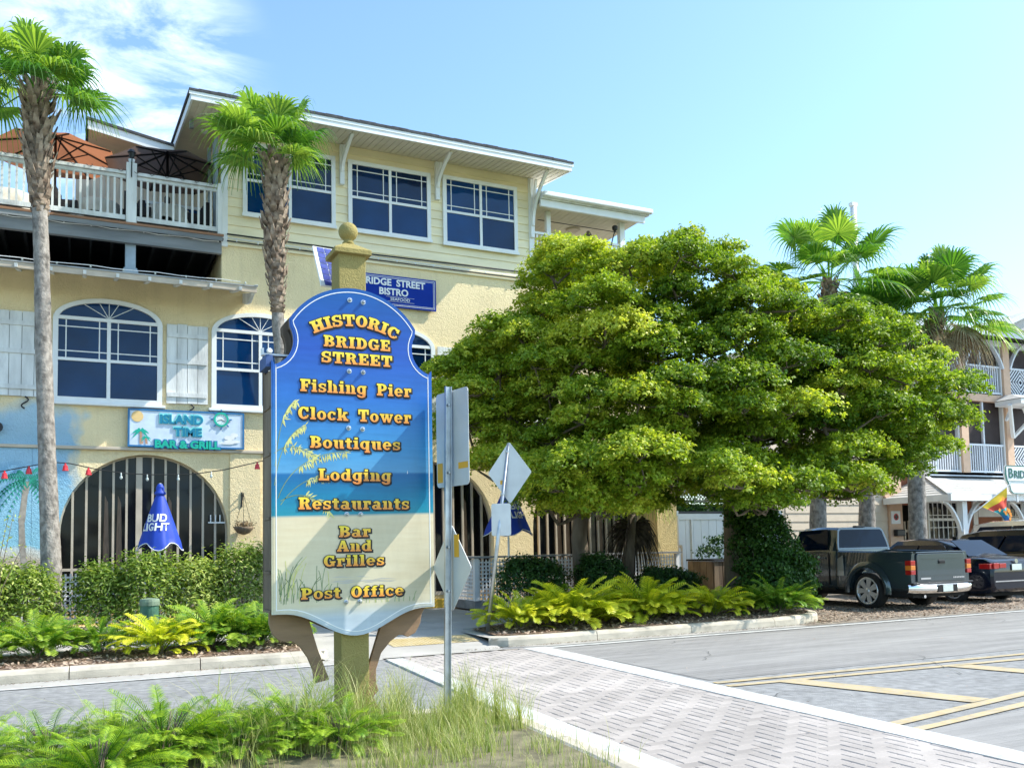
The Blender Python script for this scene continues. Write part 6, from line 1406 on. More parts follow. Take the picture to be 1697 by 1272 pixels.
# --- cycad-like ferns: a frond mesh shared by all fronds of a plant kind
def frond_me(name, L_, leaf, pairs, m, seed, arch=.9, wide=.28):
    rs_ = random.Random(seed); strips = []; tn = []
    def mid(t): return Vector((L_*(math.sin(arch*t)/arch), 0, L_*(.95*t-.52*t*t*arch)))
    pts = [mid(i/8) for i in range(9)]; strips.append((pts, [Vector((0,.006*(1-.6*i/8),0)) for i in range(9)])); tn.append(.25)
    for i in range(pairs):
        t = .22+.78*i/(pairs-1); p = mid(t); d = (mid(min(1,t+.02))-mid(t-.02)).normalized()
        for s_ in (-1, 1):
            ll = leaf*(math.sin(math.pi*min(1, max(.0, (t-.05)/1.02)))**.55)*rs_.uniform(.85,1.1)
            o_ = (d*.75+Vector((0,s_,0))*1.0+Vector((0,0,.35))).normalized(); w_ = d.cross(o_).normalized()
            wv = (d-o_*d.dot(o_)).normalized()*wide*leaf*.5
            q = [p, p+o_*ll*.5+Vector((0,0,.02*leaf)), p+o_*ll-Vector((0,0,.12*ll))]
            strips.append((q, [wv*.45, wv, wv*.18])); tn.append(min(1,max(0,rs_.gauss(.45+.28*t,.08))))
    me = blades_mesh(name, strips, tn); me.materials.append(m); return me
FR = {'g': [frond_me('frond', .52, .100, 13, M_FERN, s_, .75+.25*s_, .19) for s_ in (0,1,2)], 'y': [frond_me('frond', .50, .105, 12, M_FERNY, s_+5, .75+.25*s_, .22) for s_ in (0,1,2)],
      'f': [frond_me('frond', .44, .085, 20, M_FOREF, s_+9, .7+.3*s_, .09) for s_ in (0,1,2)]}
def fern(x, y, z, kind, n, s_, label, seed, cat='fern', group=None, name='fern_plant'):
    rs2 = random.Random(seed); t = thing(name, label, cat, (x,y,z), group); n = int(n*(2.3 if kind == 'f' else 2.5))
    for k in range(n):
        o = bpy.data.objects.new('frond', FR[kind][k % 3]); col.objects.link(o); o.parent = t
        f = k/n; tilt = (1-f)**.9*(1.0 if kind == 'f' else .86)-.36+rs2.uniform(-.22,.22)  # outer fronds lie lower
        a = k*2.39996+rs2.uniform(-.3,.3); q = s_*rs2.uniform(.70,1.15)*(1.12 if kind != 'f' else 1.05)
        o.rotation_euler = (rs2.uniform(-.35,.35), tilt*.75, a); o.scale = (q,q,q); rr_ = .24*s_*(1-f)
        o.location = (rr_*math.cos(a), rr_*math.sin(a), .02+rs2.uniform(0,.16)*s_)
    stems(t, x, y, z, 14, .35*s_, .22*s_, M_BARK, .007, seed)
    return t
LB = [(-1.35,13.9,'g',46,.95,'leafy green fern at the left frame edge behind the kerb'),(-.45,14.1,'g',54,1.05,'green fern on bare stems, second from the left in the left bed'),(.30,14.2,'g',40,.85,'darker small fern between two larger ones in the left bed'),(1.08,13.65,'y',46,1.0,'bright yellow-green fern in front of the round green post'),(1.85,14.1,'g',60,1.15,'big glossy green fern right of the yellow one in the left bed'),(2.55,14.0,'g',56,1.1,'green fern touching the left edge of the big sign'),(-2.3,14.1,'g',40,1.0,'green fern outside the left frame edge')]
for k, (x, y, kd, n, s_, lab) in enumerate(LB): fern(x, y, .14, kd, n, s_, lab, 70+k, group='ferns of the left bed')
RB = [(6.75,13.65,'y',46,1.05,'yellow-green fern at the left end of the right bed beside the leaning post'),(7.75,13.65,'y',64,1.42,'largest yellow-green fern, second from the left in the right bed'),(8.62,14.25,'y',50,1.1,'small yellow-green fern set back, third in the right bed'),(9.45,13.85,'y',62,1.32,'big green fern with bright tips in the middle of the right bed'),(8.3,14.9,'g',44,1.1,'dark green fern behind the largest yellow-green fern'),(10.15,14.3,'g',40,.95,'green fern just left of the wooden planter'),(10.9,13.75,'y',46,1.15,'yellow-green fern with broad fronds in front of the wooden planter'),(10.3,15.3,'g',36,1.0,'shaded fern behind the bed near the pillar'),(12.35,13.55,'g',54,1.1,'dark fern at the foot of the ivy bush by the kerb corner'),(11.75,13.9,'g',34,.9,'small dark fern left of the ivy bush')]
for k, (x, y, kd, n, s_, lab) in enumerate(RB): fern(x, y, .155, kd, n, s_, lab, 90+k, group='ferns of the right bed')
FB = [(-.78,6.45,42,.95,'feathery green plant in the lower left corner'),(-.15,6.75,40,.85,'feathery dark green plant beside the lower left corner'),(.55,6.55,60,1.05,'largest bright feathery plant in the left foreground'),(.15,6.1,44,.9,'bright feathery plant in front of the largest one'),(1.05,6.45,44,.85,'feathery plant between the largest one and the sign foot'),(1.45,6.7,52,.95,'dark-tipped feathery plant touching the left side of the sign post'),(1.72,6.35,40,.75,'low bright feathery plant at the foot of the sign post'),(-1.4,6.3,40,.9,'feathery plant outside the left frame edge'),(.25,7.0,44,.8,'feathery plant at the back of the left foreground, before the road'),(-.6,7.05,40,.8,'feathery plant at the back near the left edge, before the road'),(1.0,7.0,40,.7,'small feathery plant behind the sign post side plants')]
for k, (x, y, n, s_, lab) in enumerate(FB): fern(x, y, .14, 'f', n, s_*.88, lab, 120+k, 'plant', 'feathery plants round the foot of the big sign', 'feathery_plant')
# grass round the sign foot
def grass(name, spots_, label, seed):
    rs_ = random.Random(seed); strips = []; tn = []
    for (cx_, cy_, r_, n, h, lean) in spots_:
        for k in range(n):
            a = rs_.uniform(0,6.28); q = abs(rs_.gauss(0,.5))*r_; p0 = Vector((cx_+q*math.cos(a), cy_+q*math.sin(a)*.7, .13)); H = h*rs_.uniform(.45,1.15); d = rs_.uniform(0,6.28); L_ = lean*rs_.uniform(.2,1.3)*H
            dirv = Vector((math.cos(d), math.sin(d), 0)); w = Vector((-dirv.y, dirv.x, 0))*rs_.uniform(.0016,.0034) if rs_.random() < .6 else Vector((rs_.uniform(.0015,.003), 0, 0))
            pts = [p0+dirv*L_*t*t+Vector((0,0,H*(t-.35*lean*t*t*t))) for t in np.linspace(0,1,7)]
            strips.append((pts, [w*(1-t*.85) for t in np.linspace(0,1,7)])); tn.append(min(1,max(0,rs_.gauss(.45,.25))))
    me = blades_mesh(name, strips, tn); o = link(name, me, M_GRASS); stuff(o); o['label'] = label; return o
sp_ = [(random.uniform(.0,3.1), random.uniform(6.2,7.3), .25, 34, random.uniform(.22,.42), .5) for _ in range(46)]
sp_ += [(1.55,6.6,.20,150,.85,.95),(1.9,6.5,.18,110,.75,.9),(.9,6.7,.25,100,.8,1.0),(2.25,6.9,.2,150,.55,.7),(2.45,7.1,.15,110,.55,.4),(2.75,6.75,.16,150,.50,.35),(2.95,6.9,.12,150,.55,.35),(3.05,6.6,.12,100,.5,.4),(3.12,6.35,.12,90,.45,.5),(2.6,6.5,.2,130,.42,.5),(1.2,6.4,.3,110,.7,.95),(.2,6.6,.3,90,.7,1.0),(-.4,6.7,.3,70,.6,1.0),(2.1,6.4,.2,160,.5,.6),(1.75,6.95,.15,90,.7,.8)]
grass('tall_grass', sp_, 'thin arching grass growing round the sign post and road sign in the foreground', 4)
sp_ = [(random.uniform(-2,3.0), random.uniform(4.4,7.3), .35, 60, random.uniform(.10,.22), .5) for _ in range(95)]
grass('short_grass', sp_+[(random.uniform(1.8,3.2), random.uniform(5.6,7.2), .2, 60, random.uniform(.12,.3), .5) for _ in range(40)], 'short dry grass on the near island under the big sign', 6)

# --- fan palms
def fan_leaf(par, hub, az, el, pet, rad, seed, m=M_PALM, droop=.5, nseg=34, name='frond'):
    """petiole from hub, then a folded fan; every leaf is its own mesh"""
    rs_ = random.Random(seed); d = Vector((math.cos(az)*math.cos(el), math.sin(az)*math.cos(el), math.sin(el)))
    hub = Vector(hub); tip = hub+d*pet; tip.z -= .12*pet*pet*max(0, math.cos(el))
    dd = (tip-hub.lerp(tip,.5)).normalized(); side = dd.cross(Vector((0,0,1)));
    if side.length < .1: side = Vector((1,0,0))
    side.normalize(); nrm = side.cross(dd).normalized()
    strips = []; tn = []; base = Vector(par.location)
    mid_ = hub.lerp(tip,.5)+Vector((0,0,.06*pet))
    strips.append(([hub-base, mid_-base, tip-base], [side*.028, side*.02, side*.014])); tn.append(.35)
    b0 = rs_.gauss(.45,.12)
    for k in range(nseg):
        f = k/(nseg-1); a = R(-128+256*f); L_ = rad*(.72+.28*math.cos(a*.55))*rs_.uniform(.9,1.06)
        o_ = (dd*math.cos(a)+side*math.sin(a)).normalized()
        fold = nrm*(.16*abs(math.sin(a))*L_)
        pts = []; ws = []
        n_ = 7
        for i in range(n_+1):
            t = i/n_; g_ = droop*rad*(max(0,t-.42)**2)*1.9*(1+.3*rs_.random())
            p = tip+o_*L_*t*(1-.10*t)+fold*t*(1-.4*t)*.9; p.z -= g_+.10*droop*L_*t*t
            pts.append(p-base)
            wd = L_*math.sin(R(256/nseg)/2)*1.12*min(t, .42)*1.02 if t < .44 else L_*math.sin(R(256/nseg)/2)*.36*max(.06,(1-t)/.56)
            ws.append((o_.cross(nrm).normalized()*max(.003,wd)+nrm*wd*.45*(1 if k%2 else -1)))
        strips.append((pts, ws)); tn.append(min(1,max(0,b0+rs_.gauss(0,.10)+(.12 if k%2 else 0))))
    me = blades_mesh(name, strips, tn); return link(name, me, m, par)
def palm(loc, pts, rads, crown_leaves, label, seed, dr=.26, boots=(None,None), rad=.95, pet=.9, n=24, dead=0, boot_s=.16, group='fan palms'):
    t = thing('fan_palm', label, 'palm tree', loc, group); rs_ = random.Random(seed)
    b = MB(); P = [Vector(p) for p in pts]
    # ringed trunk: extra rings with small radius variation
    QP = []; QR = []
    for i in range(len(P)-1):
        for k in range(10):
            u_ = k/10; QP.append(P[i].lerp(P[i+1],u_)); QR.append((rads[i]*(1-u_)+rads[i+1]*u_)*(1+rs_.uniform(-.035,.035)))
    QP.append(P[-1]); QR.append(rads[-1]); b.tube(QP, QR, 14); b.build('trunk', M_PALMTRUNK, t, smooth=True)
    z0, z1 = boots
    def at(z):
        for a, c in zip(P, P[1:]):
            if a.z <= z <= c.z: return a.lerp(c, (z-a.z)/(c.z-a.z))
        return P[-1]
    if z0 is not None:
        m_ = MB(); k = 0; z = z0
        while z < z1:
            c = at(z); f = (z-z0)/(z1-z0); a = k*2.39996; o_ = Vector((math.cos(a), math.sin(a), 0)); s_ = Vector((-o_.y, o_.x, 0))
            rr_ = .115+.065*min(1, f*3); L_ = boot_s*rs_.uniform(.8,1.6)*(.5+.9*min(1,f*2.5)); w_ = rs_.uniform(.05,.085)*(.8+.4*f); out = rs_.uniform(.25,1.0)*(.4+.8*f)
            p0 = c+o_*(rr_*.72); upv = Vector((0,0,1)); tipp = p0+o_*(L_*.6*out+.05)+upv*(L_*.95); m1 = p0+o_*(L_*.35*out+.045)+upv*L_*.4; tw = s_*rs_.uniform(-.04,.04); th = o_*.022
            m_.add([p0-s_*w_,p0+s_*w_,m1+s_*w_*.85+tw,tipp+s_*w_*rs_.uniform(.1,.6)+tw,tipp-s_*w_*rs_.uniform(.1,.6)+tw+upv*rs_.uniform(-.05,.05),m1-s_*w_*.85+tw,
                    p0-s_*w_-th,p0+s_*w_-th,m1+s_*w_*.85+tw-th,tipp+s_*w_*.3+tw-th*.5,tipp-s_*w_*.3+tw-th*.5,m1-s_*w_*.85+tw-th],
                   [(0,1,2,5),(5,2,3,4),(7,6,11,8),(8,11,10,9),(1,7,8,2),(2,8,9,3),(6,0,5,11),(11,5,4,10),(4,3,9,10)])
            k += 1; z += .017
        stuff(m_.build('leaf_bases', M_BOOT, t, fix=False))
        core = MB(); zz = list(np.linspace(z0, z1, 12)); core.tube([at(z) for z in zz], [.12+.045*min(1,(z-z0)/(z1-z0)*3) for z in zz], 12); core.build('boot_core', M_BOOT, t, smooth=True)
    hub = P[-1]+Vector((0,0,.05))
    lv = crown_leaves
    if lv is None:
        lv = []
        for k in range(n):
            f = k/n; lv.append((k*2.39996+rs_.uniform(-.2,.2), R(82-112*f+rs_.uniform(-8,8)), pet*rs_.uniform(.85,1.15), rad*rs_.uniform(.85,1.1)))
    for k, (az, el, pe, ra) in enumerate(lv): fan_leaf(t, hub+Vector((math.cos(az)*.08, math.sin(az)*.08, rs_.uniform(-.15,.1))), az, el, pe, ra, seed*100+k, droop=dr+.26*rs_.random())
    for k in range(dead): fan_leaf(t, hub+Vector((0,0,-.1)), k*2.4+seed, R(-28-rs_.uniform(0,45)), pet*.8, rad*.85, seed*100+60+k, M_DEADLEAF, .8, name='dead_frond')
    return t
palm((-.42,18.2,.12), [(-.35,17.95,.1),(-.38,18.0,1.3),(-.47,18.1,3.2),(-.56,18.2,5.2),(-.62,18.25,7.0),(-.70,18.3,8.6),(-.74,18.3,10.15)], [.195,.172,.15,.14,.135,.13,.11],
     [(0.1,R(10),.75,.98),(-.55,R(-2),.62,.95),(1.0,R(22),.8,1.0),(2.2,R(22),.8,1.0),(2.9,R(-4),.8,1.0),(3.6,R(0),.8,1.05),(4.5,R(8),.65,.9),(-1.2,R(18),.6,.85),(.5,R(55),.8,.95),(1.9,R(60),.8,.95),(3.3,R(52),.85,1.0),(4.7,R(50),.75,.9),(-.7,R(48),.75,.95),(1.2,R(78),.8,.95),(4.0,R(76),.8,.95),(2.5,R(-14),.7,.95),(3.9,R(28),.9,1.0),(5.6,R(28),.7,.9),(3.2,R(24),.9,1.1),(2.7,R(40),.9,1.0)],
     'left fan palm with shaggy brown top, in front of the large arch and deck', 3, boots=(7.75,10.2), boot_s=.22, dr=.5)
palm((3.66,17.9,.12), [(3.85,17.9,.1),(3.82,17.95,2.0),(3.76,18,4.2),(3.62,18,6.0),(3.55,18,7.6),(3.55,18,9.45)], [.16,.14,.125,.12,.115,.10],
     [(-.1,R(66),.8,1.15),(.3,R(44),.8,1.1),(3.0,R(30),.8,1.15),(3.5,R(40),.85,1.15),(2.6,R(12),.6,.9),(3.9,R(14),.6,.95),(4.6,R(34),.6,.85),(-.9,R(30),.5,.85),(.1,R(22),.45,.8),(1.6,R(70),.8,1.0),(4.2,R(72),.8,1.0),(-1.6,R(60),.7,.9),(3.2,R(-6),.5,.85),(2.0,R(35),.7,.95),(.8,R(20),.55,.85),(5.3,R(15),.45,.75),(3.4,R(64),.9,1.0),(1.2,R(84),.9,1.05)],
     'fan palm with shaggy brown trunk crossing the upper left window beside the big sign', 5, boots=(6.3,9.5), boot_s=.17, dr=.5)
palm((19.5,19.7,0), [(19.3,19.6,0),(19.5,19.6,3),(20.0,19.6,6.5),(20.3,19.6,9.25)], [.27,.23,.21,.18], None, 'tallest fan palm behind the shade tree, its crown above the green canopy', 7, boots=(7.6,9.2), rad=1.25, pet=1.5, n=32, dead=12)
palm((21.6,19.8,0), [(21.5,19.8,0),(21.7,19.8,3.5),(22.1,19.8,6.5),(22.4,19.8,7.9)], [.26,.23,.2,.18], None, 'fan palm between the two taller crowns, mostly hidden, grey trunk behind the truck cab', 9, boots=(6.6,7.9), rad=1.25, pet=1.35, n=26, dead=12)
palm((22.0,18.3,0), [(21.95,18.3,0),(22.05,18.3,3.5),(22.75,18.3,5.9),(23.35,18.3,8.35)], [.27,.24,.21,.18], None, 'rightmost fan palm leaning to the right in front of the white balconies', 11, boots=(5.6,8.2), rad=1.2, pet=1.25, dr=.42, n=32, dead=12)
# shaggy small palm by the corner pillar, in the shade
sh = thing('shaggy_palm', 'short shaggy palm with hanging dead fronds in shade between tree trunk and corner pillar', 'palm tree', (11.35,17.3,.15))
b = MB(); b.tube([(11.3,17.3,.1),(11.35,17.3,1.2),(11.5,17.3,2.3)], [.16,.14,.12], 10); b.build('trunk', M_BARK, sh, smooth=True)
for k in range(5): fan_leaf(sh, (11.5,17.3,2.3), k*1.25, R(-74-3*k), .35, .95, 900+k, M_DARKDEAD, 1.0, name='dead_frond')
for k in range(6): fan_leaf(sh, (11.5,17.3,2.45), k*1.05+.3, R(12+8*(k%3)), .7, .75, 940+k, M_IVY if k % 3 else M_PALM, .9)
# hedge and lattice between the two buildings
gl = thing('garden_lattice', 'cream diagonal lattice fence above the hedge between the two buildings', 'lattice fence', (16.4,22,2.4))
lattice(gl, 'lattice_panel', (14.6,22.0), (18.8,22.0), 2.82, 3.6, .085, .03, .012, True, M_MULL)
MB().box(14.6,18.8,21.94,21.98,2.74,2.82).build('bottom_rail', M_MULL, gl); MB().box(14.6,18.8,21.94,21.98,3.6,3.68).build('top_rail', M_MULL, gl)
for x in (15.9, 17.3): MB().box(x-.05,x+.05,21.92,21.939,.1,3.7).build('post', M_MULL, gl)
MB().box(14.4,19.6,22.2,22.3,.1,2.7).build('boundary_board', M_DARKWOOD, gl)
hg = thing('back_hedge', 'brownish green clipped hedge under the cream lattice behind the white gate', 'hedge', (16.4,21.5,.1))
blob_leaves('foliage', hg, [(15+.7*i,21.6,1.6,.5,.35,1.25) for i in range(7)], 9000, .08, M_IVY, 77, aspect=.6, tmean=.6)
vf = thing('vinyl_gate', 'white vinyl fence gate with a cross-shadowed panel, between the corner pillar and the ivy trunk', 'gate', (15.8,20.3,.1))
for x in (14.87,16.88,18.6): MB().box(x-.07,x+.07,20.22,20.36,.1,2.42).build('post', M_WHITE, vf)
for x0, x1 in ((14.94,16.81),(16.95,18.53)):
    MB().box(x0,x1,20.25,20.33,2.18,2.34).build('top_rail', M_WHITE, vf); MB().box(x0,x1,20.25,20.33,.45,.62).build('bottom_rail', M_WHITE, vf)
    nb_ = 7
    for i in range(nb_):
        a = x0+(x1-x0)*i/nb_; MB().box(a+.006,a+(x1-x0)/nb_-.006,20.28,20.30,.62,2.18).build('board', M_WHITE, vf)
b = MB(); b.box(15.38,15.44,20.24,20.279,.62,2.18); b.box(16.55,16.81,20.24,20.279,.62,2.18); b.build('stile', M_WHITE, vf)
b = MB(); b.box(14.87,16.9,20.5,20.62,2.30,2.42); b.build('dark_bin_lid', M_BLACK, vf)
cfn = thing('cream_fence', 'low cream picket gate and board between the corner pillar and the white gate', 'fence', (14.5,19.8,.1))
MB().box(14.22,14.80,20.05,20.15,1.45,2.28).build('board', mat('peach_wall', (0.62,0.50,0.36)), cfn)
MB().box(14.22,14.80,19.9,20.0,1.40,1.48).build('rail', M_MULL, cfn); MB().box(14.22,14.80,19.9,20.0,.4,.47).build('rail', M_MULL, cfn)
for i in range(5): MB().box(14.26+i*.12,14.31+i*.12,19.88,19.899,.2,1.45).build('picket', M_MULL, cfn)
pl_ = thing('wooden_planter', 'square brown wooden slatted planter in front of the white gate', 'planter', (14.9,18.5,.15))
for i in range(4): MB().box(14.42+i*.28,14.67+i*.28,18.10,18.13,.2,1.06).build('slat', M_SIGNWOOD, pl_)
for i in range(4): MB().box(14.40,14.43,18.14+i*.26,18.38+i*.26,.2,1.06).build('slat', M_SIGNWOOD, pl_)
MB().box(14.38,15.58,18.06,19.2,1.065,1.11).build('rim', M_DARKWOOD, pl_); MB().box(14.45,15.52,18.135,19.15,.15,1.03).build('liner', M_BLACK, pl_)
lp_ = thing('planter_shrub', 'dark leafy shrub spilling over the wooden planter', 'shrub', (14.9,18.6,1.1))
blob_leaves('foliage', lp_, [(15.2,18.6,1.4,.55,.4,.35),(14.6,18.5,1.25,.4,.3,.18),(15.7,18.7,1.6,.4,.4,.45)], 1500, .09, M_DARKHEDGE, 66, aspect=.5)
# round green utility post in the left bed
gp = thing('utility_post', 'short weathered green plastic post with a domed lid among the ferns', 'post', (1.05,15.1,.14))
b = MB(); b.lathe((1.05,15.1,.14), [(.135,0),(.135,.62)], 18); b.build('body', mat('faded_green_plastic', (0.05,0.14,0.09), rough=.6, var=.3, scale=6), gp, smooth=False)
b = MB(); b.lathe((1.05,15.1,.74), [(.15,0),(.15,.06),(.14,.10),(.02,.115)], 18); b.build('lid', mat('chalky_green_lid', (0.16,0.22,0.15), rough=.7, var=.3, scale=8), gp)

# ================================================================ BALCONY BUILDING ON THE RIGHT
M_PEACH = mat('peach_paint', (0.66,0.44,0.30), rough=.7, var=.07, bump=.2, bscale=30)
M_PEACHL = mat('pale_peach_siding', (0.64,0.54,0.42), rough=.7, var=.06)
M_RUST = mat('rust_red_wall', (0.30,0.10,0.045), rough=.7, var=.12)
M_SCREEN = mat('dark_insect_screen', (0.055,0.042,0.042), rough=.7, var=.3, scale=1.5, spec=.2)
M_PORCHROOF = mat('white_shake_roof', (0.50,0.49,0.465), rough=.8, var=.15, scale=5, bump=.3)
M_BLWHITE = mat('bluish_white_paint', (0.70,0.73,0.78), rough=.5, var=.04)
bb = thing('balcony_building', 'three-storey building with white railed balconies, peach posts and a white-roofed porch at the right edge', 'building', (30,23,0))
YB = 22.9
# ground floor
g = MB(); g.slab([[(20.5,0),(44,0),(44,3.80),(20.5,3.80)], [(28.33,.45),(30.05,.45),(30.05,2.92),(28.33,2.92)], [(32.9,.2),(34.2,.2),(34.2,2.9),(32.9,2.9)], [(26.45,.05),(27.9,.05),(27.9,2.75),(26.45,2.75)]], YB+.3, .2); g.build('wall', M_RUST, bb)
MB().box(20.5,44,YB+.9,YB+1.0,0,3.8).build('inner_wall', mat('dim_interior', (0.05,0.045,0.04)), bb)
MB().box(20.5,44,YB+.5,34,3.8,3.86).build('floor', M_CONC, bb)
MB().box(24,44,YB+1.8,34,3.87,9.2).build('upper_wall', M_PEACHL, bb)
# left wing: peach garage part
lw_ = MB(); lw_.box(20.0,26.2,YB-.4,YB+.29,0,4.3); lw_.build('left_wing', M_PEACHL, bb)
for i in range(14):
    b = MB(); z = .2+i*.28; b.add([(20.9,YB-.401,z),(20.9,YB-.43,z),(20.9,YB-.405,z+.285),(25.55,YB-.401,z),(25.55,YB-.43,z),(25.55,YB-.405,z+.285)], [(0,1,2),(3,5,4),(0,3,4,1),(1,4,5,2)]); b.build('siding_board', M_PEACHL, bb)
MB().box(25.56,26.2,YB-.5,YB-.401,0,4.2).build('pier', M_PEACH, bb)
b = MB(); b.bar((24.6,YB-.46,4.0),(25.7,YB-.46,2.9),.09,.3,(1,0,1)); b.build('sloped_trim', M_PEACH, bb)
wg = MB(); wg.add([(19.9,YB-.5,4.2),(25.2,YB-.5,4.2),(22.6,YB-.5,5.4),(19.9,YB+4,4.2),(25.2,YB+4,4.2),(22.6,YB+4,5.4)], [(0,1,2),(3,5,4),(0,3,4,1),(1,4,5,2),(2,5,3,0)]); wg.build('wing_gable', M_PEACHL, bb)
# porch roof (hip) with shakes
c0 = (25.35,19.8); z0, z1 = 2.90, 3.80
pr = MB(); pr.add([(25.35,19.8,z0),(44,19.8,z0),(44,YB+.29,z1),(28.4,YB+.29,z1),(25.35,YB+.29,z0),(25.35,19.8,z0-.05),(44,19.8,z0-.05),(44,YB+.29,z1-.05),(28.4,YB+.29,z1-.05),(25.35,YB+.29,z0-.05)],
   [(0,1,2,3),(0,3,4),(5,8,7,6),(5,9,8),(0,5,6,1),(4,9,5,0),(3,8,9,4),(2,7,8,3),(1,6,7,2)]); pro = pr.build('porch_roof', M_PORCHROOF, bb)
for k in range(9):   # courses of shakes, front slope and end slope
    f0, f1 = k/9, (k+1)/9+.01; y0, y1 = 19.8+3.39*f0, 19.8+3.39*f1; za, zb = z0+.9*f0, z0+.9*f1; x0, x1 = 25.35+3.05*f0, 25.35+3.05*f1
    b = MB(); b.add([(x0,y0,za+.03),(44,y0,za+.03),(44,y1,zb+.008),(x1,y1,zb+.008),(x0,y0,za),(44,y0,za)], [(0,1,2,3),(4,5,1,0)]); b.build('shake_course', M_PORCHROOF, pro, fix=False)
    b = MB(); b.add([(x0,YB+.28,za+.03),(x0,y0,za+.03),(x1,y1,zb+.008),(x1,YB+.28,zb+.008),(x0,YB+.28,za),(x0,y0,za)], [(0,1,2,3),(4,5,1,0)]); b.build('shake_course', M_PORCHROOF, pro, fix=False)
b = MB(); b.bar((25.35,19.8,z0+.06),(28.4,YB+.29,z1+.06),.16,.04); b.build('hip_board', M_WHITE, pro)
MB().box(25.3,44,19.72,19.79,2.72,2.93).build('porch_fascia', M_WHITE, bb); MB().box(25.28,25.34,19.79,YB-.5,2.72,2.93).build('porch_fascia', M_WHITE, bb)
MB().box(28.2,44,YB-.1,YB+.28,3.82,3.95).build('band', mat('bluegrey_band', (0.42,0.48,0.54), rough=.6), bb)
for x in (26.3,29.6,33.2):
    p_ = MB(); p_.box(x-.11,x+.11,20.0,20.22,0,2.72); p_.box(x-.15,x+.15,19.96,20.26,0,.25); po_ = p_.build('porch_post', M_WHITE, bb)
    for s_ in (-1,1):
        k = 8; pts_ = [(x+s_*(.12+.85*(i/k)), 20.1, 1.72+.98*math.sin(R(90*i/k))**.75) for i in range(k+1)]
        b = MB()
        for a, c in zip(pts_, pts_[1:]): b.bar(a, c, .07, .13, (0,1,0))
        b.build('curved_bracket', M_WHITE, po_)
# shop window, door, gate
def gridwin(x0,x1,z0,z1,nx,nz,name='shop_window',Y0=YB+.2, leaf=True):
    f = MB(); c = .09; f.slab([[(x0,z0),(x1,z0),(x1,z1),(x0,z1)],[(x0+c,z0+c),(x1-c,z0+c),(x1-c,z1-c),(x0+c,z1-c)]], Y0, .12); fo = f.build(name, M_WHITE, bb)
    wx, wz = (x1-x0-2*c)/nx, (z1-z0-2*c)/nz
    for i in range(nx):
        for j in range(nz): MB().box(x0+c+i*wx+.012, x0+c+(i+1)*wx-.012, Y0+.07, Y0+.08, z0+c+j*wz+.012, z0+c+(j+1)*wz-.012).build('pane', M_DARKGLASS, fo)
    m_ = MB()
    for i in range(1,nx): m_.box(x0+c+i*wx-.017,x0+c+i*wx+.017,Y0+.04,Y0+.069,z0+c,z1-c)
    for j in range(1,nz): m_.box(x0+c,x1-c,Y0+.045,Y0+.0691,z0+c+j*wz-.017,z0+c+j*wz+.017)
    m_.build('muntin_grid', M_WHITE, fo)
    MB().box(x0-.05,x1+.05,Y0-.03,Y0-.001,2.16,2.26).build('transom', M_WHITE, fo)
    return fo
gridwin(28.33,30.05,.45,2.92,6,5); gridwin(32.9,34.2,.2,2.9,3,5,'glazed_door')
for x0, x1 in ((28.12,28.32),(30.06,30.3),(30.9,31.15),(32.6,32.89)): MB().box(x0,x1,YB+.24,YB+.299,0,2.95).build('white_pilaster', M_WHITE, bb)
MB().box(31.2,32.55,YB+.25,YB+.299,2.3,2.72).build('door_head', M_WHITE, bb)
text('lettering', 'OFFICE', 32.2, YB+.235, 2.80, .26, mat('sign_grey', (0.2,0.2,0.22)), bb, .01, .006)
gate = thing('picket_gate', 'cream vertical bar gate beside the peach pier, behind the sedan', 'gate', (27.1,YB-.2,0))
for i in range(8): MB().box(26.3+i*.19,26.35+i*.19,YB-.15,YB-.11,.1,2.05+.12*math.sin(i*.45)).build('bar', M_MULL, gate)
MB().box(26.25,27.75,YB-.109,YB-.08,.3,.4).build('rail', M_MULL, gate); MB().box(26.25,27.75,YB-.109,YB-.08,1.75,1.85).build('rail', M_MULL, gate); MB().box(27.72,27.86,YB-.2,YB-.06,0,2.2).build('post', M_MULL, gate)
ns = thing('notice_sign', 'small white notice with a red emblem on the peach pier', 'sign', (25.85,YB-.52,2.2))
MB().box(25.62,26.05,YB-.53,YB-.501,2.05,2.5).build('board', M_WHITE, ns)
b = MB(); b.lathe((25.84,YB-.532,2.29), [(.12,0),(.12,-.004)], 14, axis='Y'); b.build('red_emblem', M_REDBULB, ns); b = MB(); b.box(25.80,25.88,YB-.542,YB-.537,2.2,2.38); b.box(25.75,25.93,YB-.543,YB-.5371,2.26,2.32); b.build('dark_emblem', M_BLACK, ns)
mbx = thing('letter_box', 'black letter box on the peach pier below the small notice', 'letter box', (25.9,YB-.6,1.75))
b = MB(); b.box(25.70,26.1,YB-.68,YB-.501,1.62,1.85); b.build('box', M_BLACK, mbx, bevel=.03)
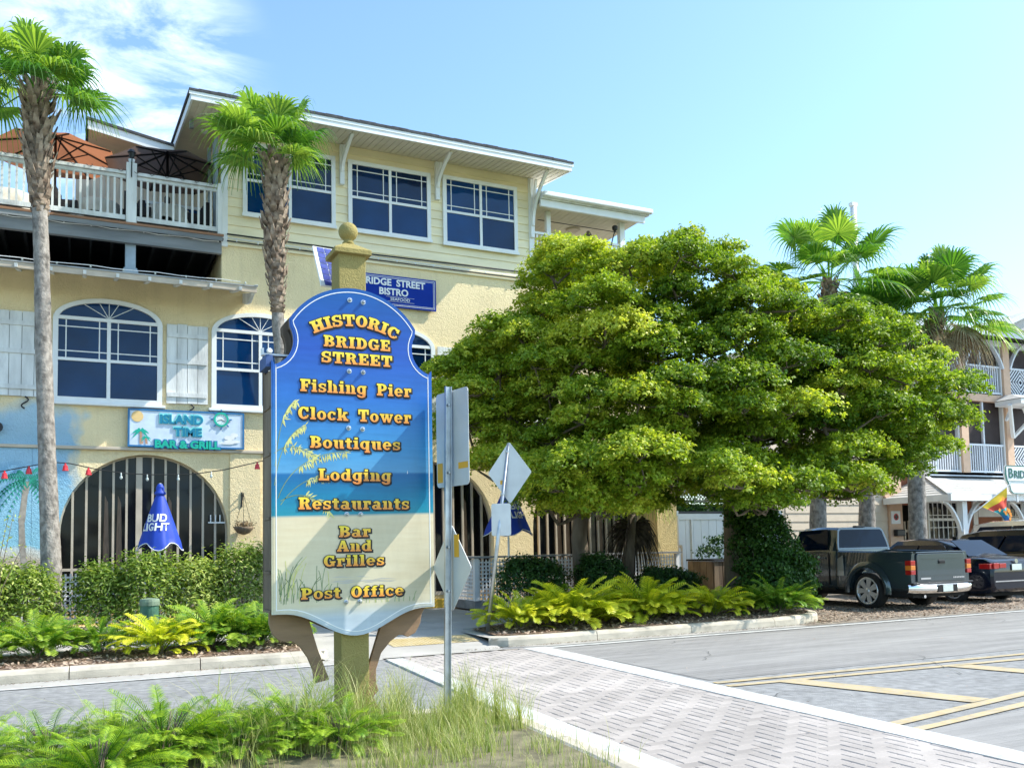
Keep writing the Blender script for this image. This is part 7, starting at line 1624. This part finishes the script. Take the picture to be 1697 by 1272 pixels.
# balconies
posts = [24.6,27.3,30.12,32.7,36.2,39.5]
for x in posts:
    MB().box(x-.19,x+.19,YB-.19,YB+.15,3.96,9.15).build('peach_post', M_PEACH, bb)
    MB().box(x-.27,x-.20,YB-.10,YB+.05,3.96,9.15).build('white_edge', M_WHITE, bb)
for z0_, z1_ in ((3.95,6.72),(7.02,9.15)):
    for i, (a, c) in enumerate(zip(posts, posts[1:])):
        x0, x1 = a+.2, c-.28; xm = (x0+x1)/2
        sc_ = MB().box(x0,x1,YB+.05,YB+.07,z0_+1.12,z1_).build('insect_screen', M_SCREEN, bb)
        sb_ = MB().box(x0,x1,YB+.051,YB+.071,z0_+.03,z0_+1.07).build('dark_shade_sheet', mat('navy_shadow_screen', (0.012,0.015,0.035), rough=.9, spec=.1), bb)  # navy sheet that paints the shade seen between the balusters
        MB().box(xm-.04,xm+.04,YB-.04,YB+.049,z0_,z1_).build('mullion', M_BLWHITE, bb)
        r_ = MB(); r_.box(x0,x1,YB-.08,YB-.02,z0_+1.06,z0_+1.13); r_.box(x0,x1,YB-.08,YB-.02,z0_+.03,z0_+.10); ro_ = r_.build('balcony_railing', M_BLWHITE, bb)
        if i in (3,):
            def diag(xa, xb, za, zb, s_):
                H = zb-za; W_ = xb-xa; m_ = MB(); q = -H
                while q < W_:
                    lo, hi = max(0,q), min(W_, q+H)
                    if hi-lo > .03:
                        u0_, u1_ = lo-q, hi-q
                        if s_ < 0: u0_, u1_ = H-u0_, H-u1_
                        m_.bar((xa+lo,YB-.05,za+u0_),(xa+hi,YB-.05,za+u1_),.035,.05,(0,0,1))
                    q += .16
                return m_
            hx = (x1-x0)/4; hz = .48
            for q in range(4):
                for w_ in range(2): diag(x0+q*hx,x0+(q+1)*hx,z0_+.10+w_*hz,z0_+.10+(w_+1)*hz,1 if (q+w_)%2 else -1).build('diagonal_slats', M_BLWHITE, ro_)
        else:
            x = x0+.06
            while x < x1: MB().box(x-.022,x+.022,YB-.07,YB-.03,z0_+.10,z0_+1.06).build('baluster', M_BLWHITE, ro_); x += .128
MB().box(24.3,44,YB-.16,YB+.10,8.93,9.15).build('eaves_beam', M_BLWHITE, bb); MB().box(24.3,44,YB+.11,YB+1.79,9.0,9.14).build('balcony_ceiling', M_BLWHITE, bb)
MB().box(24.4,39.7,YB-.12,YB+1.8,6.73,7.0).build('balcony_slab', M_PEACH, bb)
MB().box(24.4,39.7,YB-.10,YB+1.8,3.87,3.949).build('balcony_slab', M_CONC, bb)
# eaves roof with gable over the right bay
er = MB(); er.add([(23.9,YB-.9,9.15),(44,YB-.9,9.15),(44,27,10.4),(23.9,27,10.4),(23.9,YB-.9,9.36),(44,YB-.9,9.36),(44,27,10.6),(23.9,27,10.6)], [(0,3,2,1),(4,5,6,7),(0,1,5,4),(1,2,6,5),(2,3,7,6),(3,0,4,7)]); er.build('roof', M_PORCHROOF, bb)
gr = MB(); gx = (31.1,37.3); gr.add([(gx[0],YB-1.1,9.37),(gx[1],YB-1.1,9.37),((gx[0]+gx[1])/2,YB-1.1,10.50),(gx[0],28,9.37),(gx[1],28,9.37),((gx[0]+gx[1])/2,28,10.50)], [(0,1,2),(3,5,4),(0,3,4,1),(1,4,5,2),(2,5,3,0)]); gr.build('gable', M_PORCHROOF, bb)
for s_ in (0,1):
    b = MB(); b.bar((gx[s_]+(-.25 if s_==0 else .25),YB-1.2,9.28),((gx[0]+gx[1])/2,YB-1.2,10.60),.14,.2,(0,1,0)); b.build('gable_trim', M_BLWHITE, bb)
MB().box(23.9,44,YB-.93,YB-.901,9.08,9.38).build('fascia', M_BLWHITE, bb)
for x in posts[2:5]:
    for s_ in (-1,1):
        k = 7; pts_ = [(x+s_*(.2+1.05*(i/k)), YB-.15, 8.05+1.05*math.sin(R(90*i/k))**.8) for i in range(k+1)]; b = MB()
        for a, c in zip(pts_, pts_[1:]): b.bar(a, c, .07, .15, (0,1,0))
        b.build('curved_bracket', M_BLWHITE, bb)
# little hipped canopy on crossed braces, on the right post
cx = 33.0
ca = MB(); ca.add([(cx-1.15,YB-1.3,6.72),(cx+1.15,YB-1.3,6.72),(cx+1.15,YB-.2,6.72),(cx-1.15,YB-.2,6.72),(cx-.5,YB-.5,7.0),(cx+.5,YB-.5,7.0),(cx+.5,YB-.2,7.0),(cx-.5,YB-.2,7.0)], [(0,3,2,1),(0,1,5,4),(1,2,6,5),(2,3,7,6),(3,0,4,7),(4,5,6,7)]); ca.build('canopy_roof', M_PORCHROOF, bb)
MB().box(cx-1.12,cx+1.12,YB-1.27,YB-.2,6.52,6.70).build('canopy_fascia', M_WHITE, bb)
for s_ in (-1,1):
    b = MB(); b.bar((cx-.3,YB-.3,5.35),(cx-.3+s_*.95,YB-.9,6.5),.09,.12,(0,1,0)); b.bar((cx-.3+s_*.35,YB-.55,6.5),(cx-.3+s_*.7,YB-.55,5.95),.08,.1,(0,1,0)); b.build('brace', M_WHITE, bb)
hs = thing('hanging_board_sign', 'white shaped board sign with dark green serif capitals at the right frame edge', 'sign', (29.5,19.6,2.97))
b = MB(); b.slab([[(28.42,3.90),(28.50,3.93),(31.4,3.93),(31.4,2.97),(28.75,2.97),(28.62,3.06),(28.58,3.22),(28.42,3.42),(28.36,3.62)]], 19.55, .06); b.build('board', M_WHITE, hs)
M_DKG = mat('dark_green_letters', (0.01,0.12,0.09), rough=.5)
b = MB(); b.slab([[(28.42,3.90),(28.50,3.93),(31.4,3.93),(31.4,2.97),(28.75,2.97),(28.62,3.06),(28.58,3.22),(28.42,3.42),(28.36,3.62)],[(28.46,3.88),(28.38+.08,3.62),(28.46+.04,3.44),(28.62,3.24),(28.66,3.09),(28.77,3.0),(31.37,3.0),(31.37,3.90),(28.50,3.90)]], 19.545, .004); b.build('border', M_DKG, hs)
text('lettering', 'B', 28.66, 19.54, 3.65, .46, M_DKG, hs, .01, .006); text('lettering', 'RIDGE', 29.33, 19.54, 3.62, .36, M_DKG, hs, .01, .006)
b = MB(); b.box(28.55,31.2,19.541,19.549,3.40,3.41); b.box(28.62,31.2,19.541,19.549,3.36,3.365); b.build('rule_line', M_DKG, hs)
b = MB(); b.bar((29.0,19.6,2.7),(29.0,19.6,2.99),.05,.05,(0,1,0)); b.bar((31,19.6,2.7),(31,19.6,2.99),.05,.05,(0,1,0)); b.build('support', M_WHITE, hs)
hs.location.x -= .62; hs.location.z -= .03
fg = thing('flag', 'red, yellow and blue flag drooping from a slanted pole on the porch', 'flag', (26.5,19.95,2.2))
b = MB(); b.tube([(26.42,19.9,2.25),(27.95,19.5,3.28)], .02, 6); b.build('flagpole', M_WHITE, fg)
cols = [mat('flag_yellow', (0.80,0.55,0.03)), mat('flag_red', (0.62,0.06,0.03)), mat('flag_teal', (0.03,0.40,0.42)), mat('flag_blue', (0.03,0.22,0.55))]
A, B_ = Vector((27.80,19.54,3.16)), Vector((26.85,19.78,2.52)); rows = 10
for q, cm in enumerate(cols):
    m_ = MB(); r0_ = q/4; r1_ = (q+1)/4; n_ = 8; g_ = []
    for i in range(5):
        f = r0_+(r1_-r0_)*i/4
        for j in range(n_+1):
            u_ = j/n_; top_ = A.lerp(B_, u_); low = Vector((27.85-.25*u_, 19.55+.05*math.sin(7*u_+2*f), 1.85+.35*u_)); p = top_.lerp(low, f); p.y += .09*math.sin(9*u_+3*f)*f; g_.append(tuple(p))
    m_.v = g_
    for i in range(4):
        for j in range(n_): m_.f.append((i*(n_+1)+j, i*(n_+1)+j+1, (i+1)*(n_+1)+j+1, (i+1)*(n_+1)+j))
    m_.build('stripe', cm, fg, fix=False, smooth=True)
b = MB()
rr2 = random.Random(3)
for k in range(10):
    u_ = rr2.uniform(.1,.9); f = rr2.uniform(.15,.85); top_ = A.lerp(B_, u_); low = Vector((27.85-.25*u_,19.55,1.85+.35*u_)); p = top_.lerp(low, f)+Vector((0,-.12,0)); s_ = rr2.uniform(.04,.09); b.add([p+Vector((-s_,0,0)),p+Vector((0,0,-s_)),p+Vector((s_,0,.01)),p+Vector((0,0,s_))],[(0,1,2,3)])
b.build('bright_patches', mat('flag_orange', (0.85,0.30,0.03)), fg, fix=False)
# distant street lamp mast behind the palms
lm = thing('street_lamp', 'slender pale lamp mast rising behind the tallest palm crown', 'street lamp', (26.5,26.0,0))
b = MB(); b.tube([(28.4,26.0,0),(28.45,26.0,15.1)], [.16,.12], 10); b.build('mast', M_WHITE_WORN, lm, smooth=True)
b = MB(); b.box(28.3,28.6,25.9,26.1,15.1,15.25); b.build('lamp_head', M_WHITE_WORN, lm)

# ================================================================ VEHICLES
M_TRUCK = mat('dark_grey_green_car_paint', (0.045,0.068,0.082), rough=.22, metal=.4, var=.05, coat=1.0)
M_BLACKP = mat('black_car_paint', (0.004,0.005,0.008), rough=.2, metal=0, var=.05, coat=.3, spec=.3)
M_NAVYP = mat('very_dark_navy_car_paint', (0.004,0.007,0.018), rough=.15, metal=0, var=.05, coat=.35, spec=.3)
M_SILV = mat('silver_car_paint', (0.52,0.54,0.56), rough=.25, metal=.6, var=.05, coat=1.0)
M_CGLASS = mat('tinted_car_glass', (0.003,0.010,0.026), rough=.03, var=.1, spec=.14)
M_TYRE = mat('tyre_rubber', (0.018,0.018,0.018), rough=.85, var=.2)
M_CHROME = mat('chrome', (0.80,0.81,0.82), rough=.07, metal=1.0, var=.02)
M_RIMC = mat('bright_alloy', (0.80,0.80,0.80), rough=.32, metal=.6, var=.03)
M_RIM = mat('polished_rim', (0.60,0.61,0.63), rough=.18, metal=.95, var=.03)
M_RLAMP = mat('red_tail_lamp', (0.42,0.012,0.012), rough=.12, var=.1, coat=1.0); M_ALAMP = mat('amber_lamp', (0.75,0.22,0.03), rough=.15, coat=1.0); M_PLATE = mat('pale_number_plate', (0.62,0.68,0.62), rough=.4, var=.1, scale=12)
M_UNDER = mat('underbody_black', (0.012,0.012,0.012), rough=.9)
def wheel(par, x, y, z, r_, w, side, spokes=7, rimr=.62, rimm=None):
    t = MB(); s_ = side
    t.lathe((x, y, z), [(r_*.66,-w*.3),(r_*.70,-w/2),(r_*.90,-w/2),(r_*.985,-w*.38),(r_,-w*.2),(r_,w*.2),(r_*.985,w*.38),(r_*.90,w/2),(r_*.70,w/2),(r_*.66,w*.3)], 40, axis='X'); wo_ = t.build('wheel', M_TYRE, par, smooth=False)
    R_ = r_*rimr*1.08
    b = MB(); b.lathe((x+s_*w*.1, y, z), [(R_*1.04,-.02),(R_*1.04,.02)], 32, axis='X'); b.build('wheel_well_disc', M_UNDER, wo_)
    b = MB(); n = 36
    for i, (q, h) in enumerate(((R_*1.08,.50),(R_*1.06,.53),(R_*.97,.53),(R_*.93,.44),(R_*.90,.10))):
        for k in range(n):
            a = 2*math.pi*k/n; b.v.append((x+s_*w*h, y+q*math.cos(a), z+q*math.sin(a)))
    for i in range(4):
        for k in range(n): b.f.append((i*n+k,i*n+(k+1)%n,(i+1)*n+(k+1)%n,(i+1)*n+k))
    b.build('rim', rimm or M_RIM, wo_, smooth=True)
    b = MB(); b.lathe((x+s_*w*.42, y, z), [(R_*.24,-.03),(R_*.24,.01),(R_*.14,.03),(.001,.035)] if s_ > 0 else [(R_*.24,.03),(R_*.24,-.01),(R_*.14,-.03),(.001,-.035)], 18, axis='X')
    for k in range(spokes):
        for d_ in (-.11, .11):
            a = 2*math.pi*k/spokes; p0 = Vector((x+s_*w*.43, y+R_*.16*math.cos(a+d_), z+R_*.16*math.sin(a+d_))); p1 = Vector((x+s_*w*.47, y+R_*.95*math.cos(a+d_*1.3), z+R_*.95*math.sin(a+d_*1.3)))
            b.bar(p0, p1, .055*r_/.38, .022, (1,0,0))
    b.build('spokes', rimm or M_RIM, wo_)
    return wo_
def loft(stations, name, m, par, loc, glassm=None, glass=None, smooth=True, bevel=0, cut=None):
    """stations: (y, [(x,z)...]) half section from bottom centre to top centre; mirrored. glass: set of (station, ring) faces that become glass parts"""
    vs = []; n = len(stations[0][1]); M2 = 2*n-2
    for y, ring in stations:
        full = ring+[(-x, z) for x, z in reversed(ring[1:-1])]
        vs += [(loc[0]+x, loc[1]+y, loc[2]+z) for x, z in full]
    body = MB(); gl_ = {}
    body.v = vs
    for i in range(len(stations)-1):
        for k in range(M2):
            f = (i*M2+k, i*M2+(k+1)%M2, (i+1)*M2+(k+1)%M2, (i+1)*M2+k); kk = k if k < n-1 else M2-1-k
            body.f.append(f)
    body.f.append(tuple(range(M2))); body.f.append(tuple((len(stations)-1)*M2+k for k in reversed(range(M2))))
    o = body.build(name, m, par, smooth=smooth)
    return o, vs, M2
def cut_wheels(o, par, centres, r_, xs):
    for (y, z) in centres:
        for x in xs:
            c = MB(); c.lathe((x, y, z), [(r_,-.25),(r_,.25)], 32, axis='X'); co = c.build('cutter', M_UNDER, par)
            md = o.modifiers.new('arch', 'BOOLEAN'); md.operation = 'DIFFERENCE'; md.solver = 'EXACT'; md.object = co
            dg = bpy.context.evaluated_depsgraph_get(); dg.update()
            me = bpy.data.meshes.new_from_object(o.evaluated_get(dg)); o.modifiers.remove(md); o.data = me
            bpy.data.objects.remove(co)
def smooth_angle(o, a=32):
    me = o.data
    me.polygons.foreach_set('use_smooth', [True]*len(me.polygons))
    bm = bmesh.new(); bm.from_mesh(me)
    for e in bm.edges:
        if len(e.link_faces) != 2 or e.calc_face_angle(0) > R(a): e.smooth = False
    bm.to_mesh(me); bm.free()
# --- pickup truck, nose towards the buildings
TX, TY = 16.78, 13.42          # centre line and tailgate plane
tk = thing('pickup_truck', 'dark grey pickup parked nose-in with chrome bumper to the street beside the ivy bush', 'pickup truck', (TX, TY+2.6, 0))
W = .93
def ring_bed(w, zb, zt): return [(0,zb),(w*.90,zb),(w*.97,zb+.06),(w*.985,.80),(w*.965,1.02),(w*.93,zt-.03),(w*.90,zt),(w*.80,zt),(w*.78,zt-.02),(w*.78,.78),(0,.78)]
bed, _, _ = loft([(0.02,ring_bed(W*.985,.46,1.235)),(0.06,ring_bed(W,.42,1.25)),(1.0,ring_bed(W,.40,1.27)),(2.05,ring_bed(W,.40,1.29)),(2.10,ring_bed(W*.99,.40,1.29))], 'bed', M_TRUCK, tk, (TX,TY,0))
cut_wheels(bed, tk, [(TY+1.18,.40)], .50, (TX-.85,TX+.85)); smooth_angle(bed)
def ring_cab(w, wr, zb, zbelt, zr): return [(0,zb),(w*.93,zb),(w*.985,zb+.10),(w,.72),(w*.985,zbelt-.10),(w*.955,zbelt),(wr+.04*(zr > zbelt+.2),(zbelt+zr)/2 if zr > zbelt+.2 else zbelt+.002),(wr,zr-.06 if zr > zbelt+.2 else zbelt+.003),(wr*.9,zr-.01 if zr > zbelt+.2 else zbelt+.004),(0,zr+.01 if zr > zbelt+.2 else zbelt+.03)]
cab, _, _ = loft([(2.09,ring_cab(W*.985,.80,.40,1.28,1.30)),(2.20,ring_cab(W,.73,.40,1.29,1.83)),(2.6,ring_cab(W,.735,.38,1.29,1.85)),(3.25,ring_cab(W,.73,.38,1.28,1.83)),(3.75,ring_cab(W,.70,.38,1.24,1.45)),(4.05,ring_cab(W,.80,.40,1.20,1.21)),(4.8,ring_cab(W,.80,.42,1.14,1.15)),(5.25,ring_cab(W*.95,.76,.45,1.04,1.05)),(5.32,ring_cab(W*.90,.7,.5,.98,.985))], 'cab', M_TRUCK, tk, (TX,TY,0))
cut_wheels(cab, tk, [(TY+4.45,.40)], .48, (TX-.85,TX+.85)); smooth_angle(cab)
# rear window, side windows, windscreen
def poly(name, pts, m, par, th=(0,0,0)):
    b = MB(); n = len(pts); t_ = Vector(th)
    b.add([Vector(p) for p in pts]+[Vector(p)+t_ for p in pts], [tuple(range(n)), tuple(reversed(range(n,2*n)))]+[(i,(i+1)%n,(i+1)%n+n,i+n) for i in range(n)]); return b.build(name, m, par)
def RY(z): return TY+2.082+(z-1.30)*.205
bq = [(-.79,1.35),(.79,1.35),(.77,1.46),(.695,1.73),(.635,1.775),(-.635,1.775),(-.695,1.73),(-.77,1.46)]
poly('rear_window', [(TX+x,RY(z)-.012,z) for x, z in bq], M_CGLASS, tk, (0,.010,0))
aq = [(-.84,1.31),(.84,1.31),(.82,1.46),(.73,1.76),(.66,1.815),(-.66,1.815),(-.73,1.76),(-.82,1.46)]
sv = MB(); n8 = 8
sv.v = [(TX+x,RY(z)-.016,z) for x, z in aq]+[(TX+x,RY(z)-.016,z) for x, z in bq]+[(TX+x,RY(z)+.02,z) for x, z in aq]
for q in range(8):
    r_ = (q+1)%8; sv.f += [(q,r_,r_+8,q+8),(q,r_,r_+16,q+16)]
sv.build('window_surround', M_TRUCK, tk)
for s_ in (-1,1):
    poly('side_window', [(TX+s_*(.905),TY+2.32,1.32),(TX+s_*(.905),TY+3.55,1.30),(TX+s_*(.80),TY+3.28,1.76),(TX+s_*(.775),TY+2.42,1.79)], M_CGLASS, tk, (s_*.006,0,0))
    # bulged step-side fender
    fd = MB(); k = 16; prof = []
    for i in range(k+1):
        a = R(180*i/k); y = TY+1.18-.62*math.cos(a)*-1; 
    for i in range(k+1):
        a = R(-6+192*i/k)
        for q, (rr_, xx) in enumerate(((.505,.915),(.52,.985),(.575,.985),(.66,.93))):
            fd.v.append((TX+s_*xx, TY+1.18+rr_*math.cos(a)*1.0, .40+rr_*math.sin(a)*.98))
    for i in range(k):
        for q in range(3): fd.f.append((i*4+q,i*4+q+1,(i+1)*4+q+1,(i+1)*4+q))
    fo_ = fd.build('fender', M_TRUCK, tk, smooth=True)
    MB().box(TX+s_*.86-.03,TX+s_*.86+.03,TY+2.15,TY+4.0,.36,.44).build('side_step', M_UNDER, tk)
    wheel(tk, TX+s_*.80, TY+1.18, .395, .395, .27, s_, 7, .66, M_RIMC); wheel(tk, TX+s_*.80, TY+4.45, .395, .395, .27, s_, 7, .66, M_RIMC)
    # tail lamp cluster wrapping the corner
    x_ = TX+s_*.800
    for z0_, z1_, mm in ((.77,.86,M_RLAMP),(.865,.965,M_ALAMP),(.97,1.07,M_RLAMP)):
        b = MB(); b.box(min(x_,x_+s_*.138),max(x_,x_+s_*.138),TY-.022,TY+.13,z0_,z1_); b.build('tail_lamp', mm, tk, bevel=.008)
    b = MB(); b.box(TX+s_*.94-.012,TX+s_*.94+.012,TY+2.26,TY+2.275,.50,1.24); b.build('door_gap', M_UNDER, tk)
    b = MB(); b.box(TX+s_*.945-.01,TX+s_*.945+.02*s_ if s_>0 else TX+s_*.945+.01,TY+2.36,TY+2.55,1.10,1.14); b.build('door_handle', M_TRUCK, tk)
    b = MB(); b.box(TX+s_*1.02-.10,TX+s_*1.02+.10,TY+3.45,TY+3.53,1.22,1.40); b.build('door_mirror', M_BLACK, tk, bevel=.02)
    poly('fuel_panel', [(TX+s_*.925,TY+1.82,.72),(TX+s_*.925,TY+2.02,.72),(TX+s_*.912,TY+2.02,1.10),(TX+s_*.912,TY+1.86,1.18)], mat('pearly_panel', (0.22,0.26,0.26), rough=.2, metal=.4, coat=1), tk, (s_*.012,0,0))
# tailgate
tg = MB(); tg.slab([[(TX-.745,.62),(TX+.745,.62),(TX+.745,1.17),(TX+.72,1.215),(TX-.72,1.215),(TX-.745,1.17)]], TY-.018, .03); tgo = tg.build('tailgate', M_TRUCK, tk, bevel=.012)
b = MB(); b.box(TX-.62,TX+.62,TY-.028,TY-.019,.74,.745); b.box(TX-.62,TX+.62,TY-.028,TY-.019,1.10,1.106); b.build('crease', M_TRUCK, tgo)
b = MB(); b.box(TX-.10,TX+.10,TY-.034,TY-.0185,.99,1.07); b.build('handle', M_BLACK, tgo, bevel=.015); b = MB(); b.box(TX-.085,TX+.085,TY-.045,TY-.0345,1.0,1.035); b.build('handle_flap', M_UNDER, tgo)
b = MB(); b.box(TX-.66,TX-.36,TY-.030,TY-.0185,.665,.70); b.build('badge_strip', M_CHROME, tgo)
for i in range(7):
    b = MB(); b.box(TX+.34+i*.052,TX+.376+i*.052,TY-.029,TY-.0185,.67,.70+.004*(i%2)); b.build('badge_letter', M_CHROME, tgo)
b = MB(); b.box(TX-.78,TX+.78,TY-.03,TY+.05,1.222,1.25); b.build('tailgate_cap', M_TRUCK, tk, bevel=.01)
# chrome bumper with black step pad and plate
bp_ = MB(); k = 14; pr_ = [(.0,.56),(-.05,.565),(-.10,.545),(-.125,.50),(-.12,.42),(-.09,.37),(-.04,.36)]
for i in range(k+1):
    u_ = -1+2*i/k; x = TX+u_*.985; bow = .14*(abs(u_)**4); 
    for d_, z in pr_: bp_.v.append((x, TY-.02+d_+bow+(.02 if abs(u_) > .9 else 0), z+(.02*abs(u_)**3)))
n = len(pr_)
for i in range(k):
    for q in range(n-1): bp_.f.append((i*n+q,i*n+q+1,(i+1)*n+q+1,(i+1)*n+q))
bp_.build('rear_bumper', M_CHROME, tk, smooth=True)
MB().box(TX-.93,TX+.93,TY-.06,TY+.06,.562,.60).build('bumper_step_pad', M_BLACK, tk, bevel=.012)
b = MB(); b.box(TX-.30,TX+.30,TY-.150,TY-.125,.39,.545); b.build('plate_recess', M_UNDER, tk); b = MB(); b.box(TX-.152,TX+.152,TY-.158,TY-.151,.40,.54); b.build('number_plate', M_PLATE, tk)
MB().box(TX-.8,TX+.8,TY+.08,TY+5.1,.28,.42).build('chassis', M_UNDER, tk)
b = MB(); b.tube([(TX-.5,TY+.02,.30),(TX-.5,TY+1.2,.30)], .035, 10); b.build('exhaust_pipe', M_CHROME, tk); b = MB(); b.tube([(TX-.85,TY+1.18,.38),(TX+.85,TY+1.18,.38)], .06, 8); b.build('axle', M_UNDER, tk)
b = MB(); b.box(TX-.16,TX+.16,TY+2.15,TY+2.24,1.825,1.865); b.build('roof_brake_lamp', M_BLACK, tk, bevel=.01)

def saloon(name, label, X0, Y0, m, L_=4.8, W_=.92, H=1.46, kind='saloon', gm=None, group=None):
    t = thing(name, label, 'car', (X0, Y0+L_/2, 0), group)
    def ring(w, zb, zbelt, wr, zr):
        up_ = zr > zbelt+.06
        return [(0,zb),(w*.88,zb),(w*.97,zb+.08),(w,.55),(w*.985,zbelt-.14),(w*.93,zbelt-.01),(w*.90 if up_ else w*.84,zbelt+.012),(wr+(w*.9-wr)*.45 if up_ else w*.7,(zbelt+zr)/2 if up_ else zbelt+.02),(wr if up_ else w*.5,zr-.035 if up_ else zbelt+.028),(wr*.85 if up_ else w*.35,zr-.005 if up_ else zbelt+.032),(0,zr+.012 if up_ else zbelt+.04)]
    if kind == 'saloon':
        S_ = [(0.0,ring(W_*.86,.34,.84,.4,.8)),(.05,ring(W_*.92,.28,.95,.4,.8)),(.22,ring(W_*.965,.22,1.03,.4,.9)),(.62,ring(W_*.99,.20,1.05,.50,1.07)),(.75,ring(W_,.20,1.045,.56,1.13)),(1.15,ring(W_,.20,1.02,.60,1.30)),(1.6,ring(W_,.20,.99,.62,H-.03)),(2.2,ring(W_,.20,.97,.62,H)),(2.8,ring(W_,.20,.96,.61,H-.03)),(3.3,ring(W_,.20,.95,.58,1.22)),(3.6,ring(W_,.20,.94,.5,.97)),(4.2,ring(W_*.97,.20,.86,.4,.8)),(4.7,ring(W_*.88,.26,.70,.4,.6)),(4.8,ring(W_*.80,.34,.60,.4,.5))]
        rear = ((.70,1.05),(1.28,H-.10)); sw = [(1.02,1.05),(1.35,H-.17),(2.75,H-.16),(3.3,1.02)]; wc = [(.98,.33),(3.78,.33)]
    else:
        S_ = [(0.0,ring(W_*.93,.38,.95,.4,.9)),(.06,ring(W_*.97,.30,1.06,.62,1.30)),(.18,ring(W_,.26,1.10,.70,H-.10)),(.35,ring(W_,.26,1.11,.72,H-.02)),(1.2,ring(W_,.26,1.10,.73,H+.01)),(2.4,ring(W_,.26,1.08,.72,H)),(3.0,ring(W_,.26,1.06,.69,H-.10)),(3.45,ring(W_,.26,1.04,.62,1.18)),(3.65,ring(W_,.26,1.02,.4,1.0)),(4.4,ring(W_*.95,.28,.92,.4,.9)),(4.7,ring(W_*.86,.36,.75,.4,.6))]
        rear = ((.045,1.12),(.17,H-.16)); sw = [(.42,1.15),(.55,H-.16),(2.7,H-.18),(3.3,1.12)]; wc = [(.95,.36),(3.75,.36)]
    body, _, _ = loft(S_, 'body', m, t, (X0,Y0,0)); wr_ = wc[0][1]
    cut_wheels(body, t, [(Y0+a, c) for a, c in wc], wr_+.06, (X0-W_+.08,X0+W_-.08)); smooth_angle(body, 26)
    (ya, za), (yb, zb) = rear
    wt = .56 if kind == 'saloon' else .66; wb = .70 if kind == 'saloon' else .78
    poly('rear_window', [(X0-wb,Y0+ya-.006,za+.03),(X0+wb,Y0+ya-.006,za+.03),(X0+wt,Y0+yb-.01,zb+.035),(X0-wt,Y0+yb-.01,zb+.035)], M_CGLASS, t, (0,-.012,.012))
    for s_ in (-1,1):
        xb, xt = W_*.915, (.655 if kind == 'saloon' else .755)
        q = [(X0+s_*xb,Y0+sw[0][0],sw[0][1]),(X0+s_*(xt+.03),Y0+sw[1][0],sw[1][1]),(X0+s_*(xt+.03),Y0+sw[2][0],sw[2][1]),(X0+s_*xb,Y0+sw[3][0],sw[3][1])]
        md = (sw[0][0]+sw[3][0])/2
        for a0, a1 in ((0,.48),(.51,1)):
            l0 = Vector(q[0]).lerp(Vector(q[3]),a0); l1 = Vector(q[0]).lerp(Vector(q[3]),a1); u0_ = Vector(q[1]).lerp(Vector(q[2]),a0); u1_ = Vector(q[1]).lerp(Vector(q[2]),a1)
            poly('side_window', [l0,l1,u1_,u0_], gm or M_CGLASS, t, (s_*.012,0,.004))
        for (a, c) in wc: wheel(t, X0+s_*(W_-.115), Y0+a, c, c, .21, s_, 5, .64)
        b = MB(); b.box(X0+s_*(W_+.07)-.09,X0+s_*(W_+.07)+.09,Y0+3.0,Y0+3.08,.98,1.10); b.build('door_mirror', m, t, bevel=.02)
        if kind == 'saloon':
            for xa, xb, ya_, yb_, z0_, z1_ in ((.36,.60,-.022,.05,.815,.925),(.603,.79,-.018,.12,.80,.935),(.793,.885,.02,.30,.80,.925)):
                b = MB(); b.box(X0+min(s_*xa,s_*xb),X0+max(s_*xa,s_*xb),Y0+ya_,Y0+yb_,z0_,z1_); b.build('tail_lamp', M_RLAMP, t, bevel=.012)
        else: poly('tail_lamp', [(X0+s_*.70,Y0+.0,.90),(X0+s_*.86,Y0+.03,.90),(X0+s_*.84,Y0+.06,1.3),(X0+s_*.76,Y0+.04,1.3)], M_RLAMP, t, (0,-.02,0))
    b = MB(); b.box(X0-.17,X0+.17,Y0-.028,Y0-.018,.76,.90); b.build('number_plate', M_PLATE, t); b = MB(); b.box(X0-.75,X0+.75,Y0-.012,Y0+.02,.50,.525); b.build('bumper_strip', M_CHROME, t)
    b = MB(); b.lathe((X0,Y0-.01,.965), [(.055,0),(.055,-.012),(.03,-.012)], 18, axis='Y'); b.build('boot_emblem', M_CHROME, t)
    b = MB(); b.box(X0-.7,X0+.7,Y0+.3,Y0+L_-.5,.16,.30); b.build('floor_pan', M_UNDER, t)
    b = MB(); b.box(X0-.03,X0+.03,Y0+1.5,Y0+1.62,H-.03,H+.04); b.build('roof_aerial', m, t, bevel=.01)
    return t
saloon('saloon_car', 'very dark navy saloon with long red tail lamps, parked right beside the grey pickup', 19.72, 13.75, M_NAVYP, H=1.52)
saloon('estate_car', 'black tall-roofed car partly hidden behind the dark saloon', 23.0, 14.1, M_BLACKP, H=1.72, kind='suv')
saloon('estate_car', 'silver high car at the right edge, only its curved roof and side window showing', 26.3, 16.2, M_SILV, H=2.02, kind='suv')
